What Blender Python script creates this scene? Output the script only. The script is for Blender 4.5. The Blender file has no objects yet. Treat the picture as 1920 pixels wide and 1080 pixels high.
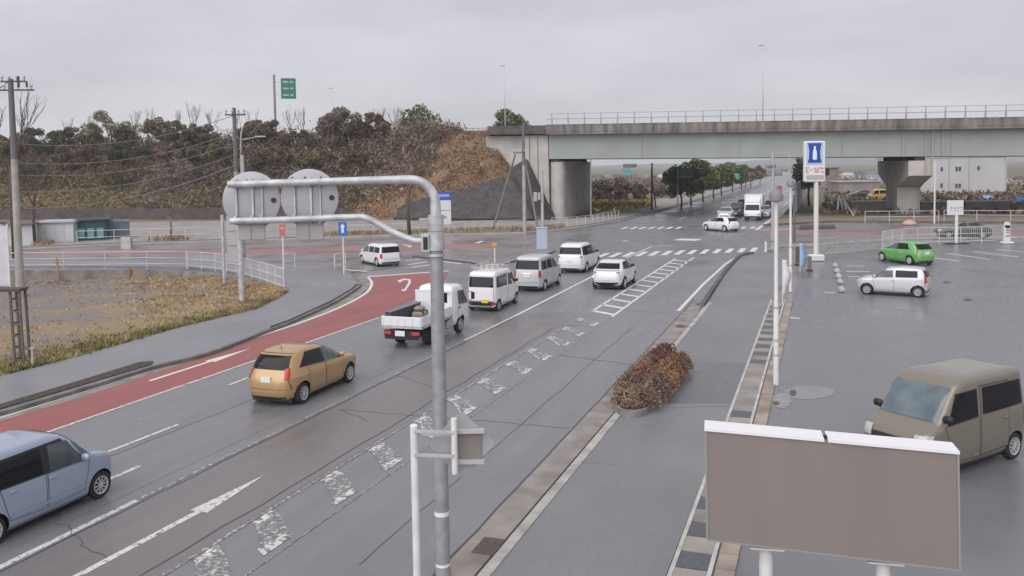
import bpy, math, random
import numpy as np
from mathutils import Vector, Matrix
C = bpy.context.scene.collection
PI = math.pi
rad = math.radians
# ------------------------------------------------------------------ camera, world, sun, exposure
CAM_H, F_PX, CX, CY = 6.8, 1650.0, 960.0, 402.0
_p, _r = rad(3.15), rad(0.9)
FWD = np.array([0, math.cos(_p), -math.sin(_p)])
_u0 = np.array([0, math.sin(_p), math.cos(_p)])
RGT = math.cos(_r) * np.array([1.0, 0, 0]) - math.sin(_r) * _u0
UPV = math.cos(_r) * _u0 + math.sin(_r) * np.array([1.0, 0, 0])
cd = bpy.data.cameras.new('camera')
cam = bpy.data.objects.new('camera', cd)
C.objects.link(cam)
cam.matrix_world = Matrix(((RGT[0], UPV[0], -FWD[0], 0), (RGT[1], UPV[1], -FWD[1], 0),
                           (RGT[2], UPV[2], -FWD[2], CAM_H), (0, 0, 0, 1)))
cd.sensor_fit = 'HORIZONTAL'
cd.sensor_width = 36
cd.lens = 36 * F_PX / 1920
cd.shift_y = (CY - 540) / 1920
cd.clip_start = 0.1
cd.clip_end = 6000
bpy.context.scene.camera = cam

SUN_EL, SUN_AZ = 44, 208          # degrees; azimuth clockwise from the way the camera looks
w = bpy.data.worlds.new("World")
bpy.context.scene.world = w
w.use_nodes = True
nt = w.node_tree
nt.nodes.clear()
wo = nt.nodes.new('ShaderNodeOutputWorld')
bg = nt.nodes.new('ShaderNodeBackground')
sky = nt.nodes.new('ShaderNodeTexSky')
sky.sky_type = 'NISHITA'
sky.sun_disc = False
sky.sun_elevation = rad(SUN_EL)
sky.sun_rotation = rad(SUN_AZ)
tc = nt.nodes.new('ShaderNodeTexCoord')
mp = nt.nodes.new('ShaderNodeMapping')
mp.inputs['Scale'].default_value = (1.3, 1.3, 5.5)
nz = nt.nodes.new('ShaderNodeTexNoise')
nz.inputs['Scale'].default_value = 2.1
nz.inputs['Detail'].default_value = 6
nz.inputs['Roughness'].default_value = 0.55
rp = nt.nodes.new('ShaderNodeValToRGB')
rp.color_ramp.elements[0].position = 0.33
rp.color_ramp.elements[0].color = (0.83, 0.805, 0.88, 1)
rp.color_ramp.elements[1].position = 0.68
rp.color_ramp.elements[1].color = (1.08, 1.05, 1.12, 1)
mul = nt.nodes.new('ShaderNodeVectorMath')
mul.operation = 'SCALE'
mul.inputs['Scale'].default_value = 3.3
mix = nt.nodes.new('ShaderNodeMix')
mix.data_type = 'RGBA'
mix.inputs['Factor'].default_value = 0.94
L = nt.links.new
L(tc.outputs['Generated'], mp.inputs['Vector'])
L(mp.outputs['Vector'], nz.inputs['Vector'])
L(nz.outputs['Fac'], rp.inputs['Fac'])
L(rp.outputs['Color'], mul.inputs[0])
L(sky.outputs['Color'], mix.inputs['A'])
L(mul.outputs['Vector'], mix.inputs['B'])
L(mix.outputs['Result'], bg.inputs['Color'])
bg.inputs['Strength'].default_value = 0.10
L(bg.outputs['Background'], wo.inputs['Surface'])
sd = bpy.data.lights.new('sun', 'SUN')
sd.energy = 1.5
sd.angle = rad(84)
sd.color = (1.0, 0.975, 0.95)
sun = bpy.data.objects.new('sun', sd)
C.objects.link(sun)
_sd = Vector((math.sin(rad(SUN_AZ)) * math.cos(rad(SUN_EL)), math.cos(rad(SUN_AZ)) * math.cos(rad(SUN_EL)), math.sin(rad(SUN_EL))))
sun.rotation_euler = _sd.to_track_quat('Z', 'Y').to_euler()
sun.location = (0, 0, 60)
vs = bpy.context.scene.view_settings
vs.view_transform = 'Standard'
vs.look = 'None'
vs.exposure = 1.05
vs.gamma = 1.0

# ------------------------------------------------------------------ survey helpers
def ray(px, py):
    return FWD + (px - CX) / F_PX * RGT - (py - CY) / F_PX * UPV
def G(px, py, z=0.0):                      # a surveyed point on the level z
    d = ray(px, py)
    t = (z - CAM_H) / d[2]
    return Vector((t * d[0], t * d[1], z))
def D(px, py, Y):                          # a surveyed point at distance Y
    d = ray(px, py)
    t = Y / d[1]
    return Vector((t * d[0], Y, CAM_H + t * d[2]))
RU = Vector((0.34272, 0.93944, 0))         # along the main road
RN = Vector((0.93944, -0.34272, 0))        # to its right
RO = Vector((-8.958, 14.882, 0))
def R(s, n, z=0.0):
    v = RO + RU * s + RN * n
    return Vector((v.x, v.y, z))
HEAD = math.atan2(RU.y, RU.x)

# ------------------------------------------------------------------ materials
MATS = {}
def mat(name, col, rough=0.6, metal=0.0, spec=0.5, var=0.0, scale=3.0, bump=0.0, col2=None, detail=4, coat=0.0, bscale=None):
    if name in MATS:
        return MATS[name]
    m = bpy.data.materials.new(name)
    m.use_nodes = True
    n = m.node_tree
    b = n.nodes['Principled BSDF']
    b.inputs['Base Color'].default_value = (*col, 1)
    b.inputs['Roughness'].default_value = rough
    b.inputs['Metallic'].default_value = metal
    b.inputs['Specular IOR Level'].default_value = spec
    if coat:
        b.inputs['Coat Weight'].default_value = coat
        b.inputs['Coat Roughness'].default_value = 0.06
    if var or col2 or bump:
        g = n.nodes.new('ShaderNodeNewGeometry')
        nz = n.nodes.new('ShaderNodeTexNoise')
        nz.inputs['Scale'].default_value = scale
        nz.inputs['Detail'].default_value = detail
        n.links.new(g.outputs['Position'], nz.inputs['Vector'])
        if var or col2:
            r = n.nodes.new('ShaderNodeValToRGB')
            r.color_ramp.elements[0].position = 0.32
            r.color_ramp.elements[1].position = 0.68
            c2 = col2 or tuple(min(1, c * (1 + var)) for c in col)
            c1 = col if col2 else tuple(c * (1 - var) for c in col)
            r.color_ramp.elements[0].color = (*c1, 1)
            r.color_ramp.elements[1].color = (*c2, 1)
            n.links.new(nz.outputs['Fac'], r.inputs['Fac'])
            n.links.new(r.outputs['Color'], b.inputs['Base Color'])
        if bump:
            bp = n.nodes.new('ShaderNodeBump')
            bp.inputs['Strength'].default_value = bump
            bp.inputs['Distance'].default_value = 0.02
            src = nz
            if bscale:
                src = n.nodes.new('ShaderNodeTexNoise')
                src.inputs['Scale'].default_value = bscale
                n.links.new(g.outputs['Position'], src.inputs['Vector'])
            n.links.new(src.outputs['Fac'], bp.inputs['Height'])
            n.links.new(bp.outputs['Normal'], b.inputs['Normal'])
    MATS[name] = m
    return m

def asphalt(name, col, warm=(0.0, 0.0, 0.0), wet=0.22, dry=0.46, streak=True):
    if name in MATS:
        return MATS[name]
    m = bpy.data.materials.new(name)
    m.use_nodes = True
    n = m.node_tree
    b = n.nodes['Principled BSDF']
    g = n.nodes.new('ShaderNodeNewGeometry')
    def noise(sc, det, rough=0.55, vec=None):
        z = n.nodes.new('ShaderNodeTexNoise')
        z.inputs['Scale'].default_value = sc
        z.inputs['Detail'].default_value = det
        z.inputs['Roughness'].default_value = rough
        n.links.new(vec or g.outputs['Position'], z.inputs['Vector'])
        return z
    mp = n.nodes.new('ShaderNodeMapping')           # long streaks along the road
    mp.vector_type = 'TEXTURE'
    mp.inputs['Rotation'].default_value = (0, 0, HEAD)
    mp.inputs['Scale'].default_value = (9, 1, 1)
    n.links.new(g.outputs['Position'], mp.inputs['Vector'])
    big = noise(0.22, 5)
    st = noise(1.3, 4, 0.6, mp.outputs['Vector'])
    fine = noise(30, 3, 0.75)
    def madd(a, k, c):
        x = n.nodes.new('ShaderNodeMath')
        x.operation = 'MULTIPLY_ADD'
        n.links.new(a, x.inputs[0])
        x.inputs[1].default_value = k
        if isinstance(c, float):
            x.inputs[2].default_value = c
        else:
            n.links.new(c, x.inputs[2])
        return x.outputs[0]
    v = madd(big.outputs['Fac'], 0.75 if streak else 0.95, -0.02 if streak else -0.12)
    v = madd(st.outputs['Fac'], 0.55 if streak else 0.16, v)
    v = madd(fine.outputs['Fac'], 1.0, v)
    sc = n.nodes.new('ShaderNodeVectorMath')
    sc.operation = 'SCALE'
    sc.inputs[0].default_value = tuple(c + k for c, k in zip(col, warm))
    off = n.nodes.new('ShaderNodeMath')
    off.operation = 'SUBTRACT'
    n.links.new(v, off.inputs[0])
    off.inputs[1].default_value = 0.0 if streak else -0.20
    n.links.new(off.outputs[0], sc.inputs['Scale'])
    n.links.new(sc.outputs['Vector'], b.inputs['Base Color'])
    r = n.nodes.new('ShaderNodeMapRange')
    r.inputs['From Min'].default_value = 0.35
    r.inputs['From Max'].default_value = 0.65
    r.inputs['To Min'].default_value = wet
    r.inputs['To Max'].default_value = dry
    n.links.new(big.outputs['Fac'], r.inputs['Value'])
    n.links.new(r.outputs['Result'], b.inputs['Roughness'])
    bp = n.nodes.new('ShaderNodeBump')
    bp.inputs['Strength'].default_value = 0.25
    bp.inputs['Distance'].default_value = 0.01
    n.links.new(fine.outputs['Fac'], bp.inputs['Height'])
    n.links.new(bp.outputs['Normal'], b.inputs['Normal'])
    MATS[name] = m
    return m

def worn(name, col, under, amount, scale=9.0):
    """paint worn through to the asphalt in irregular spots"""
    if name in MATS:
        return MATS[name]
    m = bpy.data.materials.new(name)
    m.use_nodes = True
    n = m.node_tree
    b = n.nodes['Principled BSDF']
    g = n.nodes.new('ShaderNodeNewGeometry')
    z = n.nodes.new('ShaderNodeTexNoise')
    z.inputs['Scale'].default_value = scale
    z.inputs['Detail'].default_value = 8
    z.inputs['Roughness'].default_value = 0.7
    n.links.new(g.outputs['Position'], z.inputs['Vector'])
    r = n.nodes.new('ShaderNodeValToRGB')
    r.color_ramp.elements[0].position = max(0.0, amount - 0.05)
    r.color_ramp.elements[0].color = (*under, 1)
    r.color_ramp.elements[1].position = amount + 0.05
    r.color_ramp.elements[1].color = (*col, 1)
    n.links.new(z.outputs['Fac'], r.inputs['Fac'])
    n.links.new(r.outputs['Color'], b.inputs['Base Color'])
    b.inputs['Roughness'].default_value = 0.5
    MATS[name] = m
    return m

def leafmat(name, c1, c2, c3, rough=0.7):
    """every leaf clump its own tone, with painted dark spots for shaded gaps"""
    if name in MATS:
        return MATS[name]
    m = bpy.data.materials.new(name)
    m.use_nodes = True
    n = m.node_tree
    b = n.nodes['Principled BSDF']
    g = n.nodes.new('ShaderNodeNewGeometry')
    z = n.nodes.new('ShaderNodeTexNoise')
    z.inputs['Scale'].default_value = 0.55
    z.inputs['Detail'].default_value = 3
    n.links.new(g.outputs['Position'], z.inputs['Vector'])
    a = n.nodes.new('ShaderNodeMath')
    a.operation = 'MULTIPLY_ADD'
    n.links.new(g.outputs['Random Per Island'], a.inputs[0])
    a.inputs[1].default_value = 0.62
    s = n.nodes.new('ShaderNodeMath')
    s.operation = 'MULTIPLY_ADD'
    n.links.new(z.outputs['Fac'], s.inputs[0])
    s.inputs[1].default_value = 1.9  # wide noise swing paints the shade of gaps into the foliage colour
    s.inputs[2].default_value = -0.76
    n.links.new(s.outputs[0], a.inputs[2])
    r = n.nodes.new('ShaderNodeValToRGB')
    e = r.color_ramp.elements
    e[0].position, e[1].position = 0.15, 0.9
    e[0].color, e[1].color = (*c1, 1), (*c3, 1)
    x = e.new(0.5)
    x.color = (*c2, 1)
    n.links.new(a.outputs[0], r.inputs['Fac'])
    n.links.new(r.outputs['Color'], b.inputs['Base Color'])
    b.inputs['Roughness'].default_value = rough
    b.inputs['Specular IOR Level'].default_value = 0.2
    MATS[name] = m
    return m

# ------------------------------------------------------------------ mesh helpers
class MB:
    def __init__(self, o=(0, 0, 0)):
        self.v, self.f, self.m, self.o = [], [], [], Vector(o)
    def add(self, vs, fs, mi=0):
        k = len(self.v)
        self.v += [tuple(x) for x in vs]
        self.f += [tuple(i + k for i in f) for f in fs]
        self.m += [mi] * len(fs)
        return self
    def box(self, c, s, rz=0.0, mi=0, M=None, bev=0.0):
        c = Vector(c)
        h = Vector(s) / 2
        if bev:
            vs, fs = [], []
            q = [(h.x - bev, h.y), (h.x, h.y - bev), (h.x, -h.y + bev), (h.x - bev, -h.y), (-h.x + bev, -h.y), (-h.x, -h.y + bev), (-h.x, h.y - bev), (-h.x + bev, h.y)]
            k = (h.x - bev) / h.x
            ky = (h.y - bev) / h.y
            lv = [(-h.z, k, ky), (-h.z + bev, 1, 1), (h.z - bev, 1, 1), (h.z, k, ky)]
            for z, a, b in lv:
                vs += [(x * a, y * b, z) for x, y in q]
            for i in range(3):
                for j in range(8):
                    a = i * 8 + j
                    b = i * 8 + (j + 1) % 8
                    fs.append((a + 8, b + 8, b, a))
            fs.append(tuple(range(8)))
            fs.append(tuple(range(31, 23, -1)))
        else:
            vs = [(x * h.x, y * h.y, z * h.z) for x in (-1, 1) for y in (-1, 1) for z in (-1, 1)]
            fs = [(0, 1, 3, 2), (4, 6, 7, 5), (0, 4, 5, 1), (2, 3, 7, 6), (0, 2, 6, 4), (1, 5, 7, 3)]
        T = Matrix.Translation(c) @ (M if M is not None else Matrix.Rotation(rz, 4, 'Z'))
        return self.add([T @ Vector(v) for v in vs], fs, mi)
    def beam(self, p0, p1, wd, ht, mi=0):
        """a rectangular bar from p0 to p1"""
        p0, p1 = Vector(p0), Vector(p1)
        d = p1 - p0
        ln = d.length
        d.normalize()
        up = Vector((0, 0, 1)) if abs(d.z) < 0.95 else Vector((0, 1, 0))
        s = d.cross(up).normalized()
        u = s.cross(d)
        M = Matrix((( d.x, s.x, u.x, 0), (d.y, s.y, u.y, 0), (d.z, s.z, u.z, 0), (0, 0, 0, 1)))
        return self.box((p0 + p1) / 2, (ln, wd, ht), M=M, mi=mi)
    def tube(self, pts, r, n=8, mi=0, cap=True):
        pts = [Vector(p) for p in pts]
        k = len(pts)
        rs = r if isinstance(r, (list, tuple)) else [r] * k
        vs, fs = [], []
        prev = None
        for i, p in enumerate(pts):
            d = (pts[min(i + 1, k - 1)] - pts[max(i - 1, 0)]).normalized()
            if prev is None:
                a = d.cross(Vector((0, 0, 1)) if abs(d.z) < 0.9 else Vector((1, 0, 0))).normalized()
            else:
                a = (prev - d * prev.dot(d)).normalized()
            prev = a
            b = d.cross(a)
            vs += [p + (a * math.cos(2 * PI * j / n) + b * math.sin(2 * PI * j / n)) * rs[i] for j in range(n)]
        for i in range(k - 1):
            for j in range(n):
                q = i * n + j
                t = i * n + (j + 1) % n
                fs.append((q, t, t + n, q + n))
        if cap:
            fs.append(tuple(range(n - 1, -1, -1)))
            fs.append(tuple(range((k - 1) * n, k * n)))
        return self.add(vs, fs, mi)
    def poly(self, pts, mi=0):
        return self.add(pts, [tuple(range(len(pts)))], mi)
    def slab(self, pts, z0, z1, mi=0, mside=None):
        """a flat polygon with thickness"""
        n = len(pts)
        a = [(p[0], p[1], z1) for p in pts]
        b = [(p[0], p[1], z0) for p in pts]
        ar = sum(a[i][0] * a[(i + 1) % n][1] - a[(i + 1) % n][0] * a[i][1] for i in range(n))
        if ar < 0:
            a.reverse()
            b.reverse()
        self.add(a, [tuple(range(n))], mi)
        k = [(i, (i + 1) % n, n + (i + 1) % n, n + i) for i in range(n)]
        self.add(b + a, k, mi if mside is None else mside)
        return self
    def disc(self, c, nrm, r, th=0.01, n=28, mi=0):
        c = Vector(c)
        nrm = Vector(nrm).normalized()
        return self.tube([c - nrm * th / 2, c + nrm * th / 2], r, n, mi)
    def build(self, name, mats, parent=None, smooth=False, link=True):
        me = bpy.data.meshes.new(name)
        o = self.o
        me.from_pydata([(v[0] - o.x, v[1] - o.y, v[2] - o.z) for v in self.v], [], self.f)
        ms = mats if isinstance(mats, (list, tuple)) else [mats]
        for m in ms:
            me.materials.append(m)
        if len(ms) > 1:
            me.polygons.foreach_set('material_index', self.m)
        if smooth:
            me.shade_smooth()
            if smooth != 1:
                me.set_sharp_from_angle(angle=rad(smooth))
        me.update()
        ob = bpy.data.objects.new(name, me)
        if link:
            C.objects.link(ob)
        if parent:
            ob.parent = parent
        else:
            ob.location = o
        return ob

def tag(o, label=None, cat=None, group=None, kind=None):
    if label:
        o['label'] = label
    if cat:
        o['category'] = cat
    if group:
        o['group'] = group
    if kind:
        o['kind'] = kind
    return o
def thing(name, label, cat, loc=(0, 0, 0), rz=0.0, group=None):
    o = bpy.data.objects.new(name, None)
    o.empty_display_size = 0.3
    C.objects.link(o)
    o.location = loc
    o.rotation_euler = (0, 0, rz)
    return tag(o, label, cat, group)
def copy_tree(o, parent=None):
    c = o.copy()
    C.objects.link(c)
    c.parent = parent
    for ch in o.children:
        copy_tree(ch, c)
    return c
def sheet(name, polys, m, z, label=None, sides=None):
    """flat ground sheet(s): every polygon at level z"""
    b = MB()
    for p in polys:
        q = [Vector((v[0], v[1], z)) for v in p]
        n = len(q)
        if sum(q[i].x * q[(i + 1) % n].y - q[(i + 1) % n].x * q[i].y for i in range(n)) < 0:
            q.reverse()
        b.poly(q)
    return tag(b.build(name, m), label, None, None, 'structure')
def ribbon(pts, wd):
    """strip of quads of width wd along pts, as polygons"""
    out = []
    pts = [Vector((p[0], p[1], 0)) for p in pts]
    nn = []
    for i in range(len(pts)):
        d = (pts[min(i + 1, len(pts) - 1)] - pts[max(i - 1, 0)]).normalized()
        nn.append(Vector((-d.y, d.x, 0)) * wd / 2)
    for i in range(len(pts) - 1):
        out.append([pts[i] - nn[i], pts[i + 1] - nn[i + 1], pts[i + 1] + nn[i + 1], pts[i] + nn[i]])
    return out
def smooth_path(pts, k=6):
    """Catmull-Rom through pts"""
    P = [Vector(p) for p in pts]
    P = [P[0] * 2 - P[1]] + P + [P[-1] * 2 - P[-2]]
    out = []
    for i in range(1, len(P) - 2):
        for j in range(k):
            t = j / k
            a, b, c, d = P[i - 1], P[i], P[i + 1], P[i + 2]
            out.append(0.5 * ((2 * b) + (c - a) * t + (2 * a - 5 * b + 4 * c - d) * t * t + (3 * b - a - 3 * c + d) * t ** 3))
    out.append(P[-2])
    return out

# ------------------------------------------------------------------ ground, roads, markings
AS = asphalt('asphalt', (0.150, 0.150, 0.160))
AS_OLD = asphalt('asphalt_brownish', (0.135, 0.126, 0.126))
AS_DARK = asphalt('asphalt_dark', (0.10, 0.10, 0.105))
AS_CROSS = asphalt('asphalt_cross', (0.175, 0.160, 0.160), streak=False)
AS_LOT = asphalt('asphalt_lot', (0.130, 0.129, 0.139), wet=0.18, dry=0.42, streak=False)
AS_PAVE = asphalt('asphalt_pavement', (0.155, 0.156, 0.162), wet=0.4, dry=0.6, streak=False)
AS_LEFT = asphalt('asphalt_left_pavement', (0.17, 0.17, 0.185), wet=0.3, dry=0.5, streak=False)
RED = asphalt('red_lane', (0.23, 0.075, 0.070), wet=0.5, dry=0.65)
RED2 = asphalt('red_lane_far', (0.25, 0.125, 0.115), wet=0.5, dry=0.65, streak=False)
WHITE = worn('road_paint', (0.62, 0.61, 0.60), (0.16, 0.16, 0.165), 0.36, 14)
WORN = worn('road_paint_worn', (0.60, 0.59, 0.58), (0.145, 0.142, 0.145), 0.495, 7)
WORN2 = worn('road_paint_nearly_gone', (0.46, 0.45, 0.44), (0.145, 0.142, 0.145), 0.545, 9)
CONC = mat('concrete', (0.30, 0.285, 0.27), 0.8, var=0.22, scale=1.1, bump=0.2, bscale=30)
CONC_L = mat('concrete_light', (0.42, 0.40, 0.385), 0.8, var=0.2, scale=2.2, bump=0.2, bscale=30)
KERB = mat('kerb_concrete', (0.34, 0.33, 0.31), 0.8, var=0.28, scale=1.7)
KERB_D = mat('kerb_dirty', (0.10, 0.092, 0.085), 0.85, var=0.4, scale=1.5)
GRATE = mat('steel_grate', (0.13, 0.135, 0.15), 0.45, 0.6, var=0.2, scale=20)
TAR = mat('tar_seal', (0.062, 0.058, 0.058), 0.5)
EARTH = mat('earth', (0.12, 0.09, 0.06), 0.9, var=0.5, scale=0.9, bump=0.6, bscale=8)
GROUND = mat('ground_far', (0.15, 0.125, 0.085), 0.9, col2=(0.10, 0.10, 0.055), scale=0.05, detail=8)

sheet('ground', [[(-2500, -40, 0), (3200, -40, 0), (3200, 4200, 0), (-2500, 4200, 0)]], GROUND, -0.95)
base = MB()
base.slab([R(-30, -9.3), R(-30, 60), R(105, 60), G(1560, 414), R(93, 7.5), R(700, 7.5), R(700, -14), R(105, -14), G(980, 433), G(-300, 470), G(-300, 505), G(0, 506), G(350, 504), G(540, 546), R(20, -9.3)], -0.94, -0.03)
tag(base.build('roadbed', AS_CROSS), None, None, None, 'structure')
sheet('far_plain', [[R(93, 7.6), R(700, 7.6), R(700, 900), R(60, 900), R(60, 60.1), R(105, 60.1), G(1560, 413.9)], [R(105.2, -14.1), R(700, -14.1), R(700, -900), R(118, -900)]], GROUND, -0.02)

main = [R(-14, -8.9), R(22, -8.9), G(683, 548), G(720, 505), G(1060, 446), R(93, -12.2), R(690, -9.6), R(690, 7.0), R(92, 7.0), G(1470, 440), G(1432, 474), R(52, 7.5), R(30, 7.45), R(-14, 7.45)]
sheet('main_road', [main], AS, 0.0)
sheet('cross_street', [[G(-300, 492), G(0, 487), G(250, 489), G(480, 492.5), G(608, 498), G(655, 511), G(722, 504), G(1062, 445.5), R(93.2, -12.3), G(980, 437), G(700, 443), G(500, 450), G(300, 455.5), G(50, 467), G(-300, 487.5)],
                       [G(1432, 473.7), G(1470, 440.3), R(92, 7.1), G(1560, 418.5), G(1900, 420.5), G(2400, 423), G(2400, 452), G(1900, 447), G(1700, 449), G(1560, 459)]], AS_CROSS, -0.004)
# resurfaced and dirty strips of the carriageway
sheet('asphalt_patch', [[R(-10, 0.25), R(27, 0.15), R(28.3, 2.7), R(9, 2.85), R(-10, 2.95)]], AS_OLD, 0.004)
sheet('tyre_track', [[R(-12, -2.5), R(46, -2.5), R(46, -0.5), R(-12, -0.45)]], asphalt('asphalt_lane', (0.142, 0.142, 0.150)), 0.0042)
sheet('red_turn_lane', [[R(-2, -8.22), G(267, 702), G(400, 657), G(504, 627), G(620, 586), G(683, 554), G(697, 534), G(692, 519.5), G(760, 514.5), G(842, 509.5), G(828, 535), R(24.1, -5.87), R(15.5, -5.87), R(-2, -5.92)]], RED, 0.0041)
sheet('red_cross_lane', [[G(-200, 486), G(0, 478.5), G(240, 475.5), G(480, 474.5), G(676, 471), G(925, 463), G(925, 456.5), G(676, 462), G(480, 467), G(240, 470.5), G(0, 474), G(-200, 481)],
                         [G(1420, 437), G(1560, 434), G(1900, 436), G(2000, 436), G(2000, 431), G(1900, 431), G(1560, 430), G(1440, 432)]], RED2, 0.0005)

def line(px, wd, m=None):
    return ribbon([G(*p) if not isinstance(p, Vector) else p for p in px], wd)
mk = []
mk += ribbon(smooth_path([R(-2, -8.3)] + [G(*p) for p in ((267, 700), (400, 655), (504, 625), (620, 584), (683, 552), (697, 532), (690, 520))]), 0.17)
mk += ribbon([G(690, 519), G(842, 508)], 0.38)
mk += ribbon([R(26.5, 0), R(43.5, -0.25), R(50, -0.45)], 0.15)
mk += ribbon([R(29.5, 6.85), R(39, 6.72), R(49, 6.78), R(52.5, 6.95), R(54.5, 7.35)], 0.17)
# fresh hatching before the crossing
mk += ribbon([R(28.4, 3.05), R(52, 2.98)], 0.13) + ribbon([R(27.2, 4.28), R(53, 4.12)], 0.13)
for i in range(13):
    s = 27.6 + i * 1.86
    mk.append([R(s + 0.75, 3.05), R(s + 1.15, 3.05), R(s + 0.4, 4.2), R(s, 4.2)])
# zebra on the near arm and on the far arm
for i in range(13):
    n0 = -2.65 + i * 0.87
    s0 = 53.3 + 0.62 * (n0 + 2.3)
    mk.append([R(s0 - 1.7, n0 - 0.21), R(s0 + 1.7, n0 - 0.21), R(s0 + 1.7, n0 + 0.21), R(s0 - 1.7, n0 + 0.21)])
for i in range(15):
    n0 = -7.3 + i * 0.93
    s0 = 81.2 + 0.17 * (n0 + 7.3)
    if -1.0 < n0 < 0.9:
        continue
    mk.append([R(s0 - 1.6, n0 - 0.22), R(s0 + 1.6, n0 - 0.22), R(s0 + 1.6, n0 + 0.22), R(s0 - 1.6, n0 + 0.22)])
mk += line([(1418, 431), (1452, 408)], 0.4) + line([(1424, 431.5), (1475, 430.5)], 0.5)
mk += line([(1174, 484), (1223, 461.5)], 0.13) + line([(1223, 461.5), (1262, 460)], 0.25)
# chevrons by the island
for a, b in (((764, 497), (800, 491)), ((772, 501.5), (806, 497)), ((822, 489), (866, 495)), ((640, 505), (690, 509.5)), ((758, 489), (790, 486.5))):
    mk += line([a, b], 0.30)
# lane arrows far off
mk += line([(755, 459), (770, 461.5), (766, 463.5)], 0.35) + line([(893, 456), (905, 452)], 0.4) + line([(1168, 452.5), (1176, 451.5)], 0.5)
mk.append([G(1260, 450.5), G(1277, 447.5), G(1318, 448.5), G(1305, 451.5)])
# far lane lines
for s0 in range(96, 330, 11):
    mk.append([R(s0, 3.3), R(s0 + 6, 3.3), R(s0 + 6, 3.47), R(s0, 3.47)])
    mk.append([R(s0, -3.9), R(s0 + 6, -3.9), R(s0 + 6, -4.07), R(s0, -4.07)])
mk += ribbon([R(93, 0.2), R(340, -0.6)], 0.15) + ribbon([R(96, 6.5), R(340, 6.3)], 0.15) + ribbon([R(96, -9.4), R(340, -8.6)], 0.15)
# left-turn arrow on the red lane before the stop line
b = [G(752, 543), G(758, 542.5), G(765, 531), G(766, 526), G(757, 525), G(750, 530), G(744, 526.8), G(757, 522.5), G(770, 524), G(770, 531), G(760, 546), G(754, 546)]
mk.append(b)
sheet('road_marking', mk, WHITE, 0.0085)
# long arrow on the red lane
def arrow(s0, s1, n, wd, head, hw, z, m, curve=0.0):
    return [[R(s0, n - wd / 2), R(s1 - head, n - wd / 2 + curve), R(s1 - head, n + wd / 2 + curve), R(s0, n + wd / 2)],
            [R(s1 - head, n - hw / 2 + curve), R(s1, n + curve), R(s1 - head, n + hw / 2 + curve)]]
sheet('lane_arrow', arrow(11.6, 16.9, -7.33, 0.16, 2.35, 0.46, 0, None), WHITE, 0.0086)
wk = []
wk += ribbon([R(-12, 0), R(-3, 0), R(3.2, 0)], 0.15) + ribbon([R(20.5, 0), R(26.5, 0)], 0.13)
for s0 in (-1.2, 5.2, 11.6, 18):
    wk += ribbon([R(s0, -5.85), R(s0 + 6.3, -5.85)], 0.12)
wk += ribbon([R(4.9, -3.05), R(7.9, -2.98)], 0.12) + ribbon([R(11.9, -4.44), R(12.9, -4.47)], 0.12) + ribbon([R(3.6, -1.52), R(4.9, -1.52)], 0.14)
wk += arrow(-1.5, 5.3, 1.52, 0.15, 2.2, 0.42, 0, None, 0.12)
sheet('worn_marking', wk, worn('road_paint_old', (0.58, 0.57, 0.56), (0.14, 0.138, 0.142), 0.44, 9), 0.0087)
# old hatching, mostly worn away
wr, wr2 = [], []
rnd = random.Random(4)
for cx, cy in ((352, 1068), (506, 1000), (625, 915), (720, 857), (790, 800), (865, 760), (916, 725), (965, 690), (1002, 665), (1037, 640), (1062, 622), (1088, 604)):
    c = G(cx, cy) - RO
    s = c.dot(RU)
    j, k = rnd.uniform(-.06, .06), rnd.uniform(.75, 1.1)
    m1, m2 = rnd.uniform(0, .12), rnd.uniform(0, .15)
    wr2.append([R(s + .30, 3.08), R(s + 1.02, 3.08), R(s + .02, 4.10), R(s - .84, 4.10)])
    wr.append([R(s + .30, 3.02), R(s + 1.04 - m1, 3.0), R(s + .86, 3.24 + j), R(s + .22, 3.20)])
    wr.append([R(s - .80 + m2, 3.90 + j), R(s + .04, 3.93), R(s - .02, 4.13), R(s - .86, 4.11)])
    if k > .92:
        wr.append([R(s + .22, 3.22), R(s + .36, 3.22), R(s - .64, 3.88), R(s - .80, 3.88)])
sheet('worn_hatching', wr, WORN, 0.0095)
sheet('faded_hatching', wr2, WORN2, 0.0087)
wl = ribbon([R(-6, 2.93), R(28, 2.97)], 0.09) + ribbon([R(-6, 4.28), R(27, 4.33)], 0.03) + ribbon([R(3.2, 0), R(20.5, 0)], 0.12)
sheet('worn_line', wl, WORN2, 0.0083)
# cracks and seams sealed with tar
ck = []
def crack(a, b, wd, amp, n=10, seed=0):
    r = random.Random(seed)
    pts = []
    for i in range(n + 1):
        t = i / n
        p = a.lerp(b, t)
        d = (b - a).normalized()
        pts.append(p + Vector((-d.y, d.x, 0)) * r.uniform(-amp, amp))
    return ribbon(pts, wd)
ck += crack(G(100, 968), G(190, 1050), 0.016, 0.10, 16, 2) + crack(G(640, 768), G(1068, 803), 0.022, 0.06, 26, 3) + crack(G(640, 768), G(690, 790), 0.02, 0.05, 10, 4)
ck += crack(R(-8, 2.65), R(24, 2.55), 0.035, 0.05, 30, 5) + crack(R(-6, 0.18), R(26, 0.10), 0.03, 0.04, 30, 6)
ck += crack(G(1155, 580), G(1262, 588), 0.03, 0.05, 8, 7) + crack(G(990, 608), G(1118, 612), 0.03, 0.1, 8, 8) + crack(R(19, 4.3), R(18.2, 7.2), 0.03, 0.06, 8, 9)
ck += crack(R(-10, 7.40), R(33, 7.06), 0.05, 0.015, 40, 10) + crack(R(14.5, 0.2), R(13.1, 2.6), 0.02, 0.05, 14, 11) + crack(R(-6, -2.9), R(16, -2.55), 0.02, 0.03, 30, 12) + crack(R(2, 5.9), R(25, 5.7), 0.014, 0.03, 30, 13)
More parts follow.
